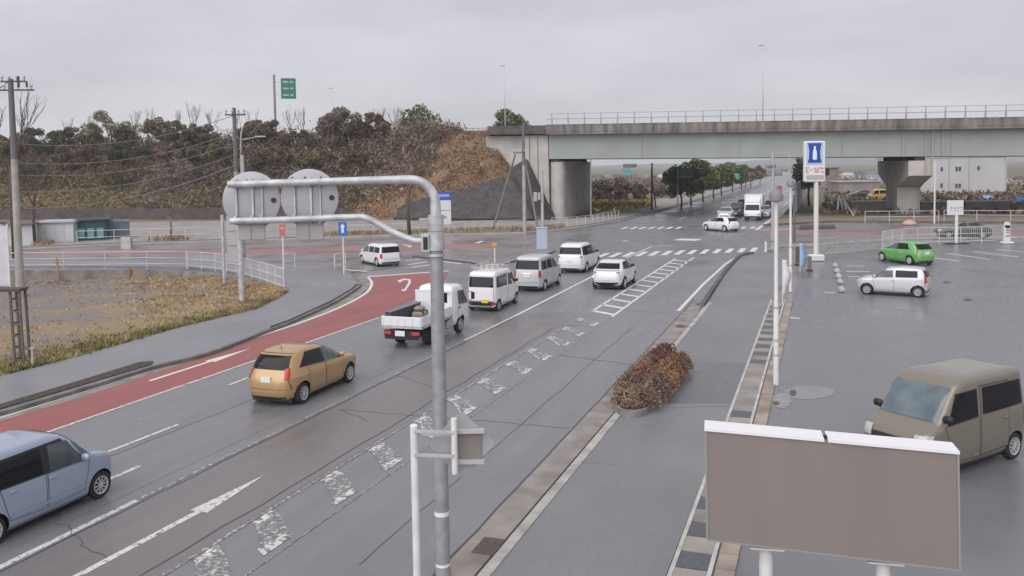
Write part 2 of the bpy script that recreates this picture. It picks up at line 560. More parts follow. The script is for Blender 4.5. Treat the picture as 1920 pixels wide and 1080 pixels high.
sheet('crack_seal', ck, TAR, 0.0092)

# right-hand gutter, kerb, pavement and drain strip
sheet('gutter', [[R(-12, 7.45), R(29.5, 7.08), R(33, 7.5), R(29, 7.82), R(-12, 8.0)]], mat('gutter_concrete', (0.23, 0.205, 0.19), 0.75, var=0.25, scale=1.3, bump=0.15, bscale=40), 0.006)
b = MB()
for i in range(66):
    s = -8 + i * 0.61
    e = s + 0.595
    f = lambda q: 8.02 - max(0, q) * 0.0055
    b.slab([R(s, f(s)), R(e, f(e)), R(e, f(e) + 0.2), R(s, f(s) + 0.2)], -0.02, 0.035)
tag(b.build('flush_kerb', KERB), None, None, None, 'structure')
b = MB()
kp = smooth_path([G(1316, 573), G(1324, 563), G(1360, 510), G(1385, 483), G(1398, 478), G(1412, 475.5)])
for q in ribbon(kp, 0.2):
    b.slab(q, -0.02, 0.14)
tag(b.build('raised_kerb', KERB_D), None, None, None, 'structure')
b = MB()
b.slab([R(-12, 8.22), R(20, 8.12), R(33, 7.8), G(1362, 511), G(1387, 484.5), G(1412, 477), G(1560, 459.5), R(61, 13.6), R(56, 11.9), R(-12, 10.98)][:6] + [G(1560, 460), G(1535, 481), R(52, 11.2), R(33.5, 10.75), R(-12, 11.06)], -0.04, 0.016)
tag(b.build('right_pavement', AS_PAVE), None, None, None, 'structure')
sheet('pavement_patch', [[G(1302, 680), G(1398, 681), G(1374, 757), G(1250, 757)]], AS_DARK, 0.020)
sheet('pavement_seam', crack(G(1090, 868), G(1155, 872), 0.02, 0.03, 4, 1) + crack(G(1225, 765), G(1372, 762), 0.10, 0.01, 6, 2) + crack(G(1340, 557), G(1440, 558), 0.04, 0.02, 6, 3) + crack(G(1330, 640), G(1412, 644), 0.015, 0.02, 6, 4), mat('seam_grey', (0.2, 0.195, 0.19), 0.7), 0.0215)
b, g2, e2 = MB(), MB(), MB()
nn0 = lambda s: 11.06 - max(0, min(s, 34)) * 0.010
for i in range(57):
    s = -3 + i * 0.66
    if s > 33.4:
        break
    plain = 13.0 < s < 19.3 or s > 31.8
    g = (i % 2 == 0) and not plain
    a, c = nn0(s), nn0(s + 0.64)
    (g2 if g else b).slab([R(s, a + 0.03), R(s + 0.63, c + 0.03), R(s + 0.63, c + 0.56), R(s, a + 0.56)], -0.03, 0.022 if g else 0.026)
    e2.slab([R(s, a - 0.05), R(s + 0.655, c - 0.05), R(s + 0.655, c + 0.025), R(s, a + 0.025)], -0.03, 0.030)
    e2.slab([R(s, a + 0.565), R(s + 0.655, c + 0.565), R(s + 0.655, c + 0.64), R(s, a + 0.64)], -0.03, 0.030)
tag(b.build('drain_cover', mat('drain_cover_concrete', (0.25, 0.23, 0.21), 0.8, var=0.3, scale=0.8)), None, None, None, 'structure')
tag(g2.build('drain_grating', GRATE), None, None, None, 'structure')
tag(e2.build('drain_edge', CONC_L), None, None, None, 'structure')
b = MB()
for i in range(60):
    s = -3 + i * 0.61
    a = nn0(s) + 0.68
    b.slab([R(s, a), R(s + 0.59, a), R(s + 0.59, a + 0.32), R(s, a + 0.32)], -0.03, 0.045)
tag(b.build('lot_border', mat('border_block', (0.27, 0.225, 0.19), 0.8, var=0.3, scale=1.2)), None, None, None, 'structure')
# gully grating in the gutter
sheet('gully_grating', [[R(3.05, 7.55), R(3.05, 7.97), R(3.75, 7.95), R(3.75, 7.53)], [R(25.4, 7.42), R(25.4, 7.75), R(26, 7.75), R(26, 7.42)], [R(31.5, 7.35), R(31.5, 7.6), R(32, 7.6), R(32, 7.35)]], mat('gully_iron', (0.10, 0.075, 0.06), 0.7, 0.3, var=0.3, scale=14), 0.0075)

# parking lot
b = [R(-14, 11.95), R(33, 11.75), R(52, 11.6), G(1535, 479.5), G(1650, 467.5), G(1700, 459.5), G(1885, 455), G(2100, 452), R(45, 60), R(-14, 60)]
sheet('parking_lot', [b], AS_LOT, 0.002)
pl = []
for a, c in (((1746, 483), (1799, 490)), ((1775, 475), (1857, 486.5)), ((1824, 471.5), (1909, 482)), ((1869, 468), (1960, 476)), ((1587, 499), (1622, 499)), ((1587, 509.5), (1632, 509.5)), ((1545, 548), (1566, 549)), ((1590, 518.6), (1611, 518.6)), ((1480, 596), (1500, 597)), ((1760, 445), (1769, 445))):
    pl += line([a, c], 0.22)
sheet('bay_marking', pl, worn('bay_paint', (0.62, 0.62, 0.61), (0.14, 0.14, 0.148), 0.36, 10), 0.0065)
sheet('lot_joint', crack(G(1742, 500), G(1815, 592), 0.03, 0.03, 10, 1) + crack(G(1750, 499), G(1830, 590), 0.03, 0.03, 10, 2) + crack(G(1560, 470), G(1900, 500), 0.02, 0.03, 10, 3), mat('joint_grey', (0.24, 0.235, 0.23), 0.6), 0.0060)
sheet('lot_stain', [[G(1775 + 9 * math.cos(t), 529.5 + 1.8 * math.sin(t)) for t in np.linspace(0, 6, 10)], [G(1814 + 8 * math.cos(t), 562 + 2 * math.sin(t)) for t in np.linspace(0, 6, 10)], [G(1455 + 7 * math.cos(t), 757 + 4 * math.sin(t)) for t in np.linspace(0, 6, 10)], [G(1487 + 6.5 * math.cos(t), 737 + 6 * math.sin(t)) for t in np.linspace(0, 6, 10)]], mat('oil_stain', (0.03, 0.03, 0.032), 0.35), 0.0110)
pp = []
r = random.Random(8)
for cx, cy, ax, ay in ((1515, 737, 56, 13), (1463, 752, 22, 14)):
    pp.append([G(cx + ax * math.cos(t) * r.uniform(.8, 1.1), cy + ay * math.sin(t) * r.uniform(.8, 1.1)) for t in np.linspace(0, 2 * PI, 16, endpoint=False)])
sheet('puddle', pp[:1], mat('puddle_water', (0.17, 0.165, 0.16), 0.14, spec=0.6), 0.0072)
sheet('concrete_footing_patch', pp[1:], mat('footing_patch', (0.25, 0.24, 0.235), 0.6, var=0.2, scale=4), 0.0090)

# left pavement with its planting strip and kerb
LP = [(-120, 805), (0, 772), (150, 728), (285, 687), (330, 676), (400, 657), (507, 616), (542, 603), (620, 568), (658, 546), (674, 533), (667, 523), (652, 509), (608, 497.5), (480, 492), (250, 488.5), (0, 486.5), (-300, 491)]
LI = [(-300, 499), (0, 499), (200, 498.5), (350, 500), (440, 511), (535, 543), (540, 548), (478, 580), (322, 618), (174, 661), (0, 706), (-120, 742)]
b = MB()
b.slab([G(x, y, 0.12) for x, y in LP + LI], -0.05, 0.12)
tag(b.build('left_pavement', AS_LEFT), None, None, None, 'structure')
b = MB()
for q in ribbon(smooth_path([G(x, y, 0.12) for x, y in LP[:14]]), 0.18):
    b.slab(q, -0.05, 0.128)
for q in ribbon([G(x, y, 0.12) for x, y in LP[13:]], 0.2):
    b.slab(q, -0.05, 0.128)
tag(b.build('left_kerb', mat('kerb_dark_wet', (0.15, 0.14, 0.135), 0.7, var=0.3, scale=1.6)), None, None, None, 'structure')
sheet('left_gutter', ribbon([R(-3, -8.72), G(140, 745), G(300, 693), G(400, 661), G(507, 622)], 0.4) + ribbon(smooth_path([G(507, 622), G(560, 604), G(630, 574), G(668, 550), G(684, 533), G(676, 521)]), 0.62), mat('gutter_left', (0.22, 0.21, 0.2), 0.7, var=0.25, scale=1.5), 0.0062)
b = MB()
b.slab([G(-60, 777, .12), G(135, 719, .12), G(262, 680, .12), G(287, 678, .12), G(285, 684, .12), G(150, 724, .12), G(-60, 786, .12)], 0.0, 0.150)
b.slab([G(506, 613, .12), G(542, 600, .12), G(620, 564.5, .12), G(660, 541, .12), G(668, 533, .12), G(672, 534, .12), G(657, 545, .12), G(620, 567, .12), G(542, 602.5, .12), G(508, 615, .12)], 0.0, 0.150)
tag(b.build('planting_soil', mat('soil_dark', (0.055, 0.042, 0.035), 0.95, var=0.4, scale=6, bump=0.8, bscale=14)), None, None, None, 'structure')
# far kerb and far pavement of the side street
FK = [(-300, 486), (50, 466.5), (300, 455), (500, 449.5), (700, 442.5), (980, 436.5), (1040, 432), (1100, 424), (1165, 413), (1240, 395), (1330, 369), (1410, 345)]
b = MB()
for q in ribbon([G(x, y) for x, y in FK], 0.35):
    b.slab(q, -0.05, 0.17)
tag(b.build('far_kerb', KERB_D), None, None, None, 'structure')
b = MB()
fk = [G(x, y, 0.15) for x, y in FK]
fo = [Vector((-140, 118, 0)), Vector((-70, 118, 0)), Vector((-42, 117, 0)), Vector((-24, 114, 0)), Vector((-9, 111, 0)), Vector((2, 108, 0)), Vector((5, 108, 0)), G(1110, 408), R(110, -18), R(145, -18), R(200, -16), R(275, -14)]
for i in range(len(fk) - 1):
    b.slab([fk[i], fk[i + 1], fo[i + 1], fo[i]], -0.05, 0.13)
tag(b.build('far_pavement', mat('far_pavement_conc', (0.27, 0.25, 0.235), 0.75, var=0.2, scale=0.6)), None, None, None, 'structure')
b = MB()
for q in ribbon([G(x, y) for x, y in ((1432, 423.5), (1560, 416.5), (1900, 418.5), (2300, 420))], 0.4):
    b.slab(q, -0.05, 0.17)
tag(b.build('right_far_kerb', KERB_D), None, None, None, 'structure')
sheet('right_far_verge', [[G(1438, 421.5), G(1560, 415.5), G(1900, 417.5), G(2300, 419), G(2300, 404), G(1900, 401), G(1560, 400), G(1470, 402)]], mat('verge', (0.17, 0.14, 0.12), 0.9, col2=(0.24, 0.19, 0.12), scale=0.5), 0.05)
b = MB()
for q in ([G(1500, 426), G(1566, 425), G(1566, 429.5), G(1500, 431)],):
    b.slab(q, -0.02, 0.22)
tag(b.build('median_island', mat('median_dark', (0.07, 0.07, 0.07), 0.8)), None, None, None, 'structure')
b = MB()
for q in ribbon([G(x, y) for x, y in ((1432, 473), (1470, 462), (1560, 458), (1700, 448.5), (1900, 446.5), (2300, 450))], 0.2):
    b.slab(q, -0.03, 0.13)
tag(b.build('right_near_kerb', KERB), None, None, None, 'structure')
# traffic island
b = MB()
isl = [(773, 479), (825, 481.5), (907, 471), (1000, 465.5), (1042, 468.5), (1030, 474), (985, 482), (935, 497), (912, 500), (884, 491)]
b.slab([G(x, y, 0.12) for x, y in isl], -0.03, 0.12, 0, 1)
tag(b.build('traffic_island', [AS_CROSS, KERB_D]), None, None, None, 'structure')

# ------------------------------------------------------------------ vehicles
GLASS = mat('car_glass', (0.006, 0.006, 0.008), 0.05, spec=0.28)
GLASS_CLEAR = mat('car_glass_clear', (0.040, 0.056, 0.060), 0.05, spec=0.5, col2=(0.09, 0.115, 0.12), scale=2.2)
GLASS_BLUE = mat('windscreen_glass', (0.075, 0.10, 0.125), 0.05, spec=0.7, col2=(0.15, 0.19, 0.20), scale=1.6)
TYRE = mat('tyre_rubber', (0.018, 0.018, 0.019), 0.85)
RIM = mat('alloy_rim', (0.55, 0.55, 0.57), 0.34, 0.45)
STEEL = mat('steel_wheel', (0.30, 0.30, 0.31), 0.5, 0.4)
BLACK = mat('black_plastic', (0.016, 0.016, 0.018), 0.55)
LAMP_R = mat('tail_lamp_red', (0.42, 0.018, 0.02), 0.15, spec=0.7)
LAMP_C = mat('head_lamp_clear', (0.40, 0.42, 0.44), 0.12, spec=0.8)
CHROME = mat('chrome', (0.65, 0.65, 0.66), 0.18, 0.9)
PLATE_W = mat('plate_white', (0.66, 0.68, 0.66), 0.4)
PLATE_Y = mat('plate_yellow', (0.62, 0.54, 0.03), 0.4)
def paint(name, col, metal=0.25, rough=0.32):
    return mat('paint_' + name, col, rough, metal, 0.5, coat=0.7)

class Body:
    """a car shell built as a stack of rounded horizontal slices"""
    def __init__(s, prof, p=7.0, K=54):
        a = np.array(prof, float)
        d = np.sqrt(np.diff(a[:, 0]) ** 2 * 2 + np.diff(a[:, 1]) ** 2 * .6 + np.diff(a[:, 2]) ** 2 * .6 + np.diff(a[:, 3]) ** 2)
        t = np.concatenate([[0], np.cumsum(d)])
        u = np.union1d(np.linspace(0, t[-1], K), t)
        q = np.stack([np.interp(u, t, a[:, i]) for i in range(4)], 1)
        for _ in range(2):
            q[1:-1] = 0.25 * q[:-2] + 0.5 * q[1:-1] + 0.25 * q[2:]
        s.z, s.xr, s.xf, s.w, s.p = q[:, 0], q[:, 1], q[:, 2], q[:, 3], p
    def at(s, z):
        return [float(np.interp(z, s.z, v)) for v in (s.xr, s.xf, s.w)]
    def yside(s, x, z):
        xr, xf, w = s.at(z)
        u = min(1, abs((x - (xr + xf) / 2) / ((xf - xr) / 2)))
        return w * (1 - u ** s.p) ** (1 / s.p)
    def xend(s, y, z, front):
        xr, xf, w = s.at(z)
        u = min(1, abs(y / w))
        e = (xf - xr) / 2 * (1 - u ** s.p) ** (1 / s.p)
        return (xr + xf) / 2 + (e if front else -e)
    def mesh(s, n=72):
        b = MB()
        vs, fs = [], []
        ts = [2 * PI * (i + 0.5) / n for i in range(n)]
        for z, xr, xf, w in zip(s.z, s.xr, s.xf, s.w):
            c, a = (xr + xf) / 2, (xf - xr) / 2
            for t in ts:
                cx, sy = math.cos(t), math.sin(t)
                vs.append((c + a * math.copysign(abs(cx) ** (2 / s.p), cx), w * math.copysign(abs(sy) ** (2 / s.p), sy), z))
        k = len(s.z)
        for i in range(k - 1):
            for j in range(n):
                q, r = i * n + j, i * n + (j + 1) % n
                fs.append((q, r, r + n, q + n))
        fs.append(tuple(range(n - 1, -1, -1)))
        fs.append(tuple(range((k - 1) * n, k * n)))
        return b.add(vs, fs)
    def side(s, sg, q, nu=10, nv=7, off=0.012, ring=0.0):
        """patch on a flank, q = (x, z) corners rear-bottom, front-bottom, front-top, rear-top"""
        def pt(u, v):
            x = (q[0][0] * (1 - u) + q[1][0] * u) * (1 - v) + (q[3][0] * (1 - u) + q[2][0] * u) * v
            z = (q[0][1] * (1 - u) + q[1][1] * u) * (1 - v) + (q[3][1] * (1 - u) + q[2][1] * u) * v
            return (x, sg * (s.yside(x, z) + off), z)
        return patch(pt, nu, nv, sg > 0, ring)
    def end(s, front, q, nu=10, nv=8, off=0.012, ring=0):
        """patch on nose or tail, q = (y, z) corners"""
        def pt(u, v):
            y = (q[0][0] * (1 - u) + q[1][0] * u) * (1 - v) + (q[3][0] * (1 - u) + q[2][0] * u) * v
            z = (q[0][1] * (1 - u) + q[1][1] * u) * (1 - v) + (q[3][1] * (1 - u) + q[2][1] * u) * v
            x = s.xend(y, z, front)
            return (x + (off if front else -off), y, z + off * .4)
        return patch(pt, nu, nv, not front, ring)
def patch(pt, nu, nv, flip, ring):
    us = list(np.linspace(0, 1, nu + 1))
    vv = list(np.linspace(0, 1, nv + 1))
    if ring:
        us = [0, ring] + us[1:-1] + [1 - ring, 1]
        vv = [0, ring] + vv[1:-1] + [1 - ring, 1]
    b = MB()
    n, m = len(us), len(vv)
    b.v = [pt(u, v) for v in vv for u in us]
    for j in range(m - 1):
        for i in range(n - 1):
            a = j * n + i
            f = (a, a + 1, a + 1 + n, a + n)
            b.f.append(f[::-1] if flip else f)
            b.m.append(1 if ring and (i in (0, n - 2) or j in (0, m - 2)) else 0)
    return b

def lathe_y(b, prof, y0, sg, n=28, mi=0):
    """profile (radius, y) spun round the axle"""
    vs, fs = [], []
    for r, y in prof:
        vs += [(r * math.cos(2 * PI * j / n), y0 + sg * y, r * math.sin(2 * PI * j / n)) for j in range(n)]
    for i in range(len(prof) - 1):
        for j in range(n):
            a, c = i * n + j, i * n + (j + 1) % n
            fs.append((a, c, c + n, a + n) if sg > 0 else (a + n, c + n, c, a))
    b.add(vs, fs, mi)
_wheels = {}
def wheel(parent, x, y, r, sg, style='alloy', wd=0.19):
    key = (round(r, 3), style, sg, wd)
    if key not in _wheels:
        b = MB()
        lathe_y(b, [(0.02, -wd / 2), (r * .62, -wd / 2), (r * .93, -wd / 2 + .01), (r, -wd / 4), (r, wd / 4), (r * .95, wd / 2 - .012), (r * .80, wd / 2), (r * .66, wd / 2 - .008), (r * .64, wd / 2 - .05), (0.02, wd / 2 - .06)], 0, sg)
        t = b.build('wheel', TYRE, None, 40, link=False)
        b = MB()
        rr = r * .66
        if style == 'alloy':
            lathe_y(b, [(rr, wd / 2 - .03), (rr, wd / 2 + .002), (rr * .88, wd / 2 - .004), (rr * .84, wd / 2 - .035)], 0, sg)
            for k in range(10):
                a = 2 * PI * k / 10
                d = Vector((math.cos(a), 0, math.sin(a)))
                b.beam(d * rr * .12 + Vector((0, sg * (wd / 2 - .012), 0)), d * rr * .88 + Vector((0, sg * (wd / 2 - .014), 0)), rr * .13, rr * .13)
            lathe_y(b, [(rr * .22, wd / 2 - .03), (rr * .2, wd / 2 - .002), (0.005, wd / 2 + .004)], 0, sg, 12)
        elif style == 'cap':
            lathe_y(b, [(rr, wd / 2 - .03), (rr, wd / 2 + .004), (rr * .85, wd / 2 - .002), (rr * .78, wd / 2 + .012), (rr * .3, wd / 2 + .016), (0.005, wd / 2 + .02)], 0, sg)
        else:
            lathe_y(b, [(rr, wd / 2 - .03), (rr, wd / 2 + .004), (rr * .86, wd / 2 - .006), (rr * .8, wd / 2 - .03), (rr * .45, wd / 2 - .025), (rr * .4, wd / 2 + .0), (0.005, wd / 2 + .002)], 0, sg)
        m = b.build('rim', RIM if style == 'alloy' else (mat('wheel_cover', (0.55, 0.55, 0.56), 0.35, 0.5) if style == 'cap' else STEEL), None, 40, link=False)
        _wheels[key] = (t.data, m.data)
    t, m = _wheels[key]
    o = bpy.data.objects.new('wheel', t)
    C.objects.link(o)
    o.parent = parent
    o.location = (x, y, r)
    q = bpy.data.objects.new('rim', m)
    C.objects.link(q)
    q.parent = o
    return o

_bodies = {}
def car(name, label, cat, loc, head, sp, col, group=None, plate=None, ind=False):
    """sp: dict with the slice profile, windows and lamps of that kind of vehicle"""
    root = thing(name, label, cat, loc, head, group)
    B = Body(sp['prof'], sp.get('p', 7.0))
    r, wb, W = sp['r'], sp['wb'], sp['W']
    key = id(sp)
    if key not in _bodies:
        o = B.mesh().build('body', [col, BLACK], None, 42)
        cut = MB()
        for x in (-wb / 2, wb / 2):
            R0 = r + sp.get('gap', 0.055)
            cut.tube([(x, -W, r), (x, W, r)], R0, 30)
        c = cut.build('cut', [BLACK])
        md = o.modifiers.new('arch', 'BOOLEAN')
        md.operation = 'DIFFERENCE'
        md.solver = 'EXACT'
        md.material_mode = 'TRANSFER'
        md.object = c
        dg = bpy.context.evaluated_depsgraph_get()
        me = bpy.data.meshes.new_from_object(o.evaluated_get(dg))
        me.name = 'body'
        bpy.data.objects.remove(c)
        bpy.data.objects.remove(o)
        _bodies[key] = me
    me = _bodies[key].copy()
    me.materials[0] = col
    body = bpy.data.objects.new('body', me)
    C.objects.link(body)
    body.parent = root
    for x in (-wb / 2, wb / 2):
        for sg in (1, -1):
            wheel(root, x, sg * (W / 2 - 0.115), r, sg, sp.get('rim', 'alloy'))
    for q, g in sp.get('win', []):
        for sg in (1, -1):
            B.side(sg, q).build('window', {0: GLASS, 1: GLASS_CLEAR, 2: BLACK}[g], root, True)
    for q in sp.get('trim', []):
        for sg in (1, -1):
            B.side(sg, q, off=0.008).build('window_trim', BLACK, root, True)
    for q in sp.get('door', []):
        for sg in (1, -1):
            dn = B.side(sg, q, 10, 10, 0.004, 0.014)
            d = dn.build('door', [col, BLACK], root, True)
            hx, hz = q[0][0] + sp.get('hdx', 0.14), q[3][1] - sp.get('hdz', 0.10)
            h = MB()
            y = sg * (B.yside(hx, hz) + 0.022)
            h.box((hx, y, hz), (0.17, 0.03, 0.035), bev=0.008)
            h.build('door_handle', col, d, True)
    p = MB()
    p.box(((min(B.xr) + max(B.xf)) / 2, 0, .155), ((max(B.xf) - min(B.xr)) * .86, W * .78, .09))
    p.build('underbody_shade_box', BLACK, root)  # box added under the shell to block sky light and darken the road
    f = sp['ws']
    def endq(fr, z0, z1, k0, k1=None):
        w0, w1 = B.at(z0)[2] * k0, B.at(z1)[2] * (k1 or k0)
        return ((-w0, z0), (w0, z0), (w1, z1), (-w1, z1))
    B.end(True, endq(True, *f), 14, 12).build('windscreen', GLASS_BLUE, root, True)
    B.end(False, endq(False, *sp['rw']), 14, 8).build('rear_window', GLASS, root, True)
    half = (max(B.xf) - min(B.xr)) / 2
    lim = lambda wr_: (1 - (1 - wr_ / half) ** B.p) ** (1 / B.p)
    for z0, z1, y0, y1 in [sp['tl']]:
        y1 = min(y1, lim(.20))
        y0 = min(y0, y1 - .16)
        for sg in (1, -1):
            k0, k1 = B.at(z0)[2], B.at(z1)[2]
            q = ((sg * y0 * k0, z0), (sg * y1 * k0, z0), (sg * y1 * k1, z1), (sg * y0 * k1, z1))
            if sg < 0:
                q = (q[1], q[0], q[3], q[2])
            B.end(False, q, 8, 6, 0.016).build('tail_light', LAMP_R, root, True)
    for z0, z1, y0, y1 in [sp['hl']]:
        y1 = min(y1, lim(.22))
        for sg in (1, -1):
            k0, k1 = B.at(z0)[2], B.at(z1)[2]
            q = ((sg * y0 * k0, z0), (sg * y1 * k0, z0), (sg * y1 * k1, z1), (sg * y0 * k1, z1))
            if sg < 0:
                q = (q[1], q[0], q[3], q[2])
            B.end(True, q, 8, 6, 0.016).build('headlight', LAMP_C, root, True)
    tg = sp.get('tailgate', (.52, sp['rw'][1] + .05, .88))
    if tg:
        B.end(False, endq(False, *tg), 14, 14, 0.004, 0.012).build('tailgate', [col, BLACK], root, True)
    if sp.get('skirt'):
        z0, x0, x1 = sp['skirt']
        for sg in (1, -1):
            B.side(sg, ((x0, z0), (x1, z0), (x1, z0 + .05), (x0, z0 + .05)), 12, 3, .024).build('side_moulding', col, root, True)
    gz0, gz1, gk = sp.get('grille', (0.42, 0.56, 0.5))
    B.end(True, endq(True, gz0, gz1, gk), 10, 4, 0.014).build('grille', BLACK, root, True)
    bz0, bz1 = sp.get('lower', (0.22, 0.32))
    B.end(False, endq(False, bz0, bz1, 0.86), 12, 3, 0.012).build('rear_bumper', BLACK, root, True)
    pz = sp.get('plz', 0.72)
    p = MB()
    x = B.xend(0, pz, False)
    p.box((x - 0.022, sp.get('ply', 0), pz), (0.02, 0.33, 0.165), bev=0.004)
    p.build('number_plate', plate or PLATE_W, root)
    p = MB()
    x = B.xend(0, 0.4, True)
    p.box((x + 0.026, 0, 0.40), (0.02, 0.33, 0.165), bev=0.004)
    p.build('number_plate', plate or PLATE_W, root)
    mx, mz = sp['mir']
    for sg in (1, -1):
        p = MB()
        y = B.yside(mx, mz) + 0.10
        p.box((mx, sg * y, mz), (0.10, 0.19, 0.14), bev=0.028)
        p.beam((mx + .01, sg * (y - .04), mz - .06), (mx + .01, sg * (y - .14), mz - .09), .04, .03)
        p.build('side_mirror', BLACK if sp.get('mirblack') else col, root, 50)
    if sp.get('garnish'):
        z, k = sp['garnish']
        B.end(False, endq(False, z, z + .055, k), 10, 2, 0.018).build('tailgate_garnish', CHROME, root, True)
    if sp.get('wiper', True):
        p = MB()
        z0 = sp['rw'][0] + 0.03
        p.beam((B.xend(0, z0, False) - .03, 0.03, z0), (B.xend(.3, z0 + .06, False) - .035, .36, z0 + .07), .014, .014)
        p.build('rear_wiper', BLACK, root)
    if sp.get('ant'):
        p = MB()
        ax, az = sp['ant']
        p.tube([(ax, 0, az), (ax - .05, 0, az + .10)], 0.012, 5)
        p.build('antenna', BLACK, root)
    root['_b'] = 0
    del root['_b']
    return root, B

HATCH = dict(W=1.69, wb=2.60, r=0.305, p=5.2, rim='alloy',
    prof=[(.17, -1.80, 1.80, .70), (.24, -1.93, 1.98, .79), (.42, -1.99, 2.06, .835), (.62, -2.00, 2.06, .845), (.76, -1.98, 1.99, .847), (.83, -1.96, 1.88, .845), (.90, -1.92, 1.66, .822), (.97, -1.88, 1.26, .80), (1.04, -1.84, 1.0, .782),
          (1.2, -1.74, .70, .728), (1.36, -1.60, .36, .665), (1.455, -1.48, .10, .615), (1.50, -1.28, -.14, .565), (1.525, -1.0, -.38, .47), (1.535, -.82, -.52, .36)],
    win=[(((-1.38, 1.10), (-.20, 1.0), (-.24, 1.40), (-.95, 1.42)), 0), (((-.12, 1.0), (.92, .985), (.22, 1.37), (-.16, 1.40)), 1)],
    trim=[((-1.42, 1.07), (1.0, .955), (.2, 1.40), (-.95, 1.445))],
    door=[((-1.0, .34), (-.12, .30), (-.14, .98), (-1.02, 1.03)), ((-.10, .30), (.86, .32), (.94, .95), (-.12, .98))], hdx=.12, hdz=.12,
    ws=(1.06, 1.44, .84, .86), rw=(1.06, 1.42, .80, .84), tl=(.80, 1.10, .74, 1.0), hl=(.66, .84, .62, .99), plz=.80, mir=(.80, 1.03), ant=(-1.15, 1.52), lower=(.2, .30))
SMALLH = dict(HATCH, prof=[(z * .96, xr, xf, w * .985) for z, xr, xf, w in HATCH['prof']], rim='cap', tl=(.80, 1.02, .74, 1.0), ws=(1.03, 1.38, .84, .86), rw=(1.03, 1.36, .80, .84),
    win=[(((-1.20, 1.04), (-.20, .97), (-.24, 1.34), (-.95, 1.36)), 0), (((-.12, .97), (.92, .955), (.22, 1.32), (-.16, 1.34)), 1)],
    trim=[((-1.24, 1.015), (1.0, .93), (.2, 1.345), (-.95, 1.38))])
KEITALL = dict(W=1.475, wb=2.52, r=0.285, p=8, rim='alloy', gap=.05,
    prof=[(.17, -1.52, 1.55, .64), (.24, -1.62, 1.66, .705), (.40, -1.66, 1.71, .73), (.66, -1.66, 1.71, .737), (.84, -1.655, 1.67, .735), (.93, -1.65, 1.55, .73), (.985, -1.65, 1.32, .725), (1.02, -1.65, 1.12, .72),
          (1.12, -1.63, 1.0, .705), (1.32, -1.58, .80, .67), (1.50, -1.53, .60, .635), (1.585, -1.48, .46, .61), (1.64, -1.38, .25, .56), (1.665, -1.15, -.05, .46), (1.672, -1.0, -.2, .36)],
    win=[(((-1.42, 1.04), (-.15, 1.0), (-.15, 1.48), (-1.38, 1.46)), 0), (((.0, .99), (.80, .985), (.50, 1.46), (.02, 1.49)), 1), (((.86, 1.0), (1.05, 1.0), (.76, 1.30), (.62, 1.40)), 1)],
    trim=[((-1.5, 1.0), (1.14, .96), (.56, 1.54), (-1.46, 1.52))],
    door=[((-.92, .36), (-.09, .30), (-.09, .98), (-1.1, 1.0)), ((-.06, .30), (.82, .33), (.98, .94), (-.06, .97))], hdx=.10, hdz=.10,
    ws=(1.05, 1.58, .88, .90), rw=(1.06, 1.5, .84, .86), tl=(.7, 1.1, .84, 1.0), hl=(.76, .93, .66, 1.0), grille=(.74, .84, .6), plz=.62, mir=(.80, 1.03), skirt=(.40, -.9, .9))
KEIVAN = dict(W=1.475, wb=2.45, r=0.275, p=11, rim='steel', gap=.05,
    prof=[(.20, -1.58, 1.58, .65), (.28, -1.67, 1.66, .71), (.5, -1.69, 1.70, .735), (.80, -1.69, 1.69, .737), (.94, -1.685, 1.62, .735), (1.02, -1.68, 1.45, .73), (1.07, -1.68, 1.30, .725), (1.10, -1.675, 1.24, .72),
          (1.3, -1.65, 1.08, .708), (1.55, -1.61, .88, .69), (1.72, -1.58, .72, .675), (1.80, -1.55, .60, .658), (1.855, -1.47, .42, .61), (1.885, -1.25, .15, .52), (1.895, -1.05, -.05, .42)],
    win=[(((-1.46, 1.14), (-.10, 1.11), (-.10, 1.64), (-1.40, 1.64)), 0), (((.06, 1.10), (1.02, 1.06), (.72, 1.62), (.08, 1.64)), 0)],
    door=[((-.98, .34), (-.04, .30), (-.02, 1.68), (-1.0, 1.68)), ((-.0, .30), (.80, .33), (1.12, 1.05), (.02, 1.08))], hdx=.14, hdz=.75,
    ws=(1.12, 1.71, .87, .87), rw=(1.16, 1.64, .86, .88), tl=(.34, .46, .70, .96), hl=(.70, .90, .66, 1.0), grille=(.74, .84, .62), plz=.52, ply=-.2, mir=(1.08, 1.20), lower=(.22, .5), mirblack=True)
ATRAI = dict(KEIVAN, rim='alloy', tl=(.7, 1.05, .86, 1.0), hl=(.72, .93, .62, 1.0), grille=(.66, .82, .60), lower=(.22, .3), hdz=.72, plz=.8, ply=0)
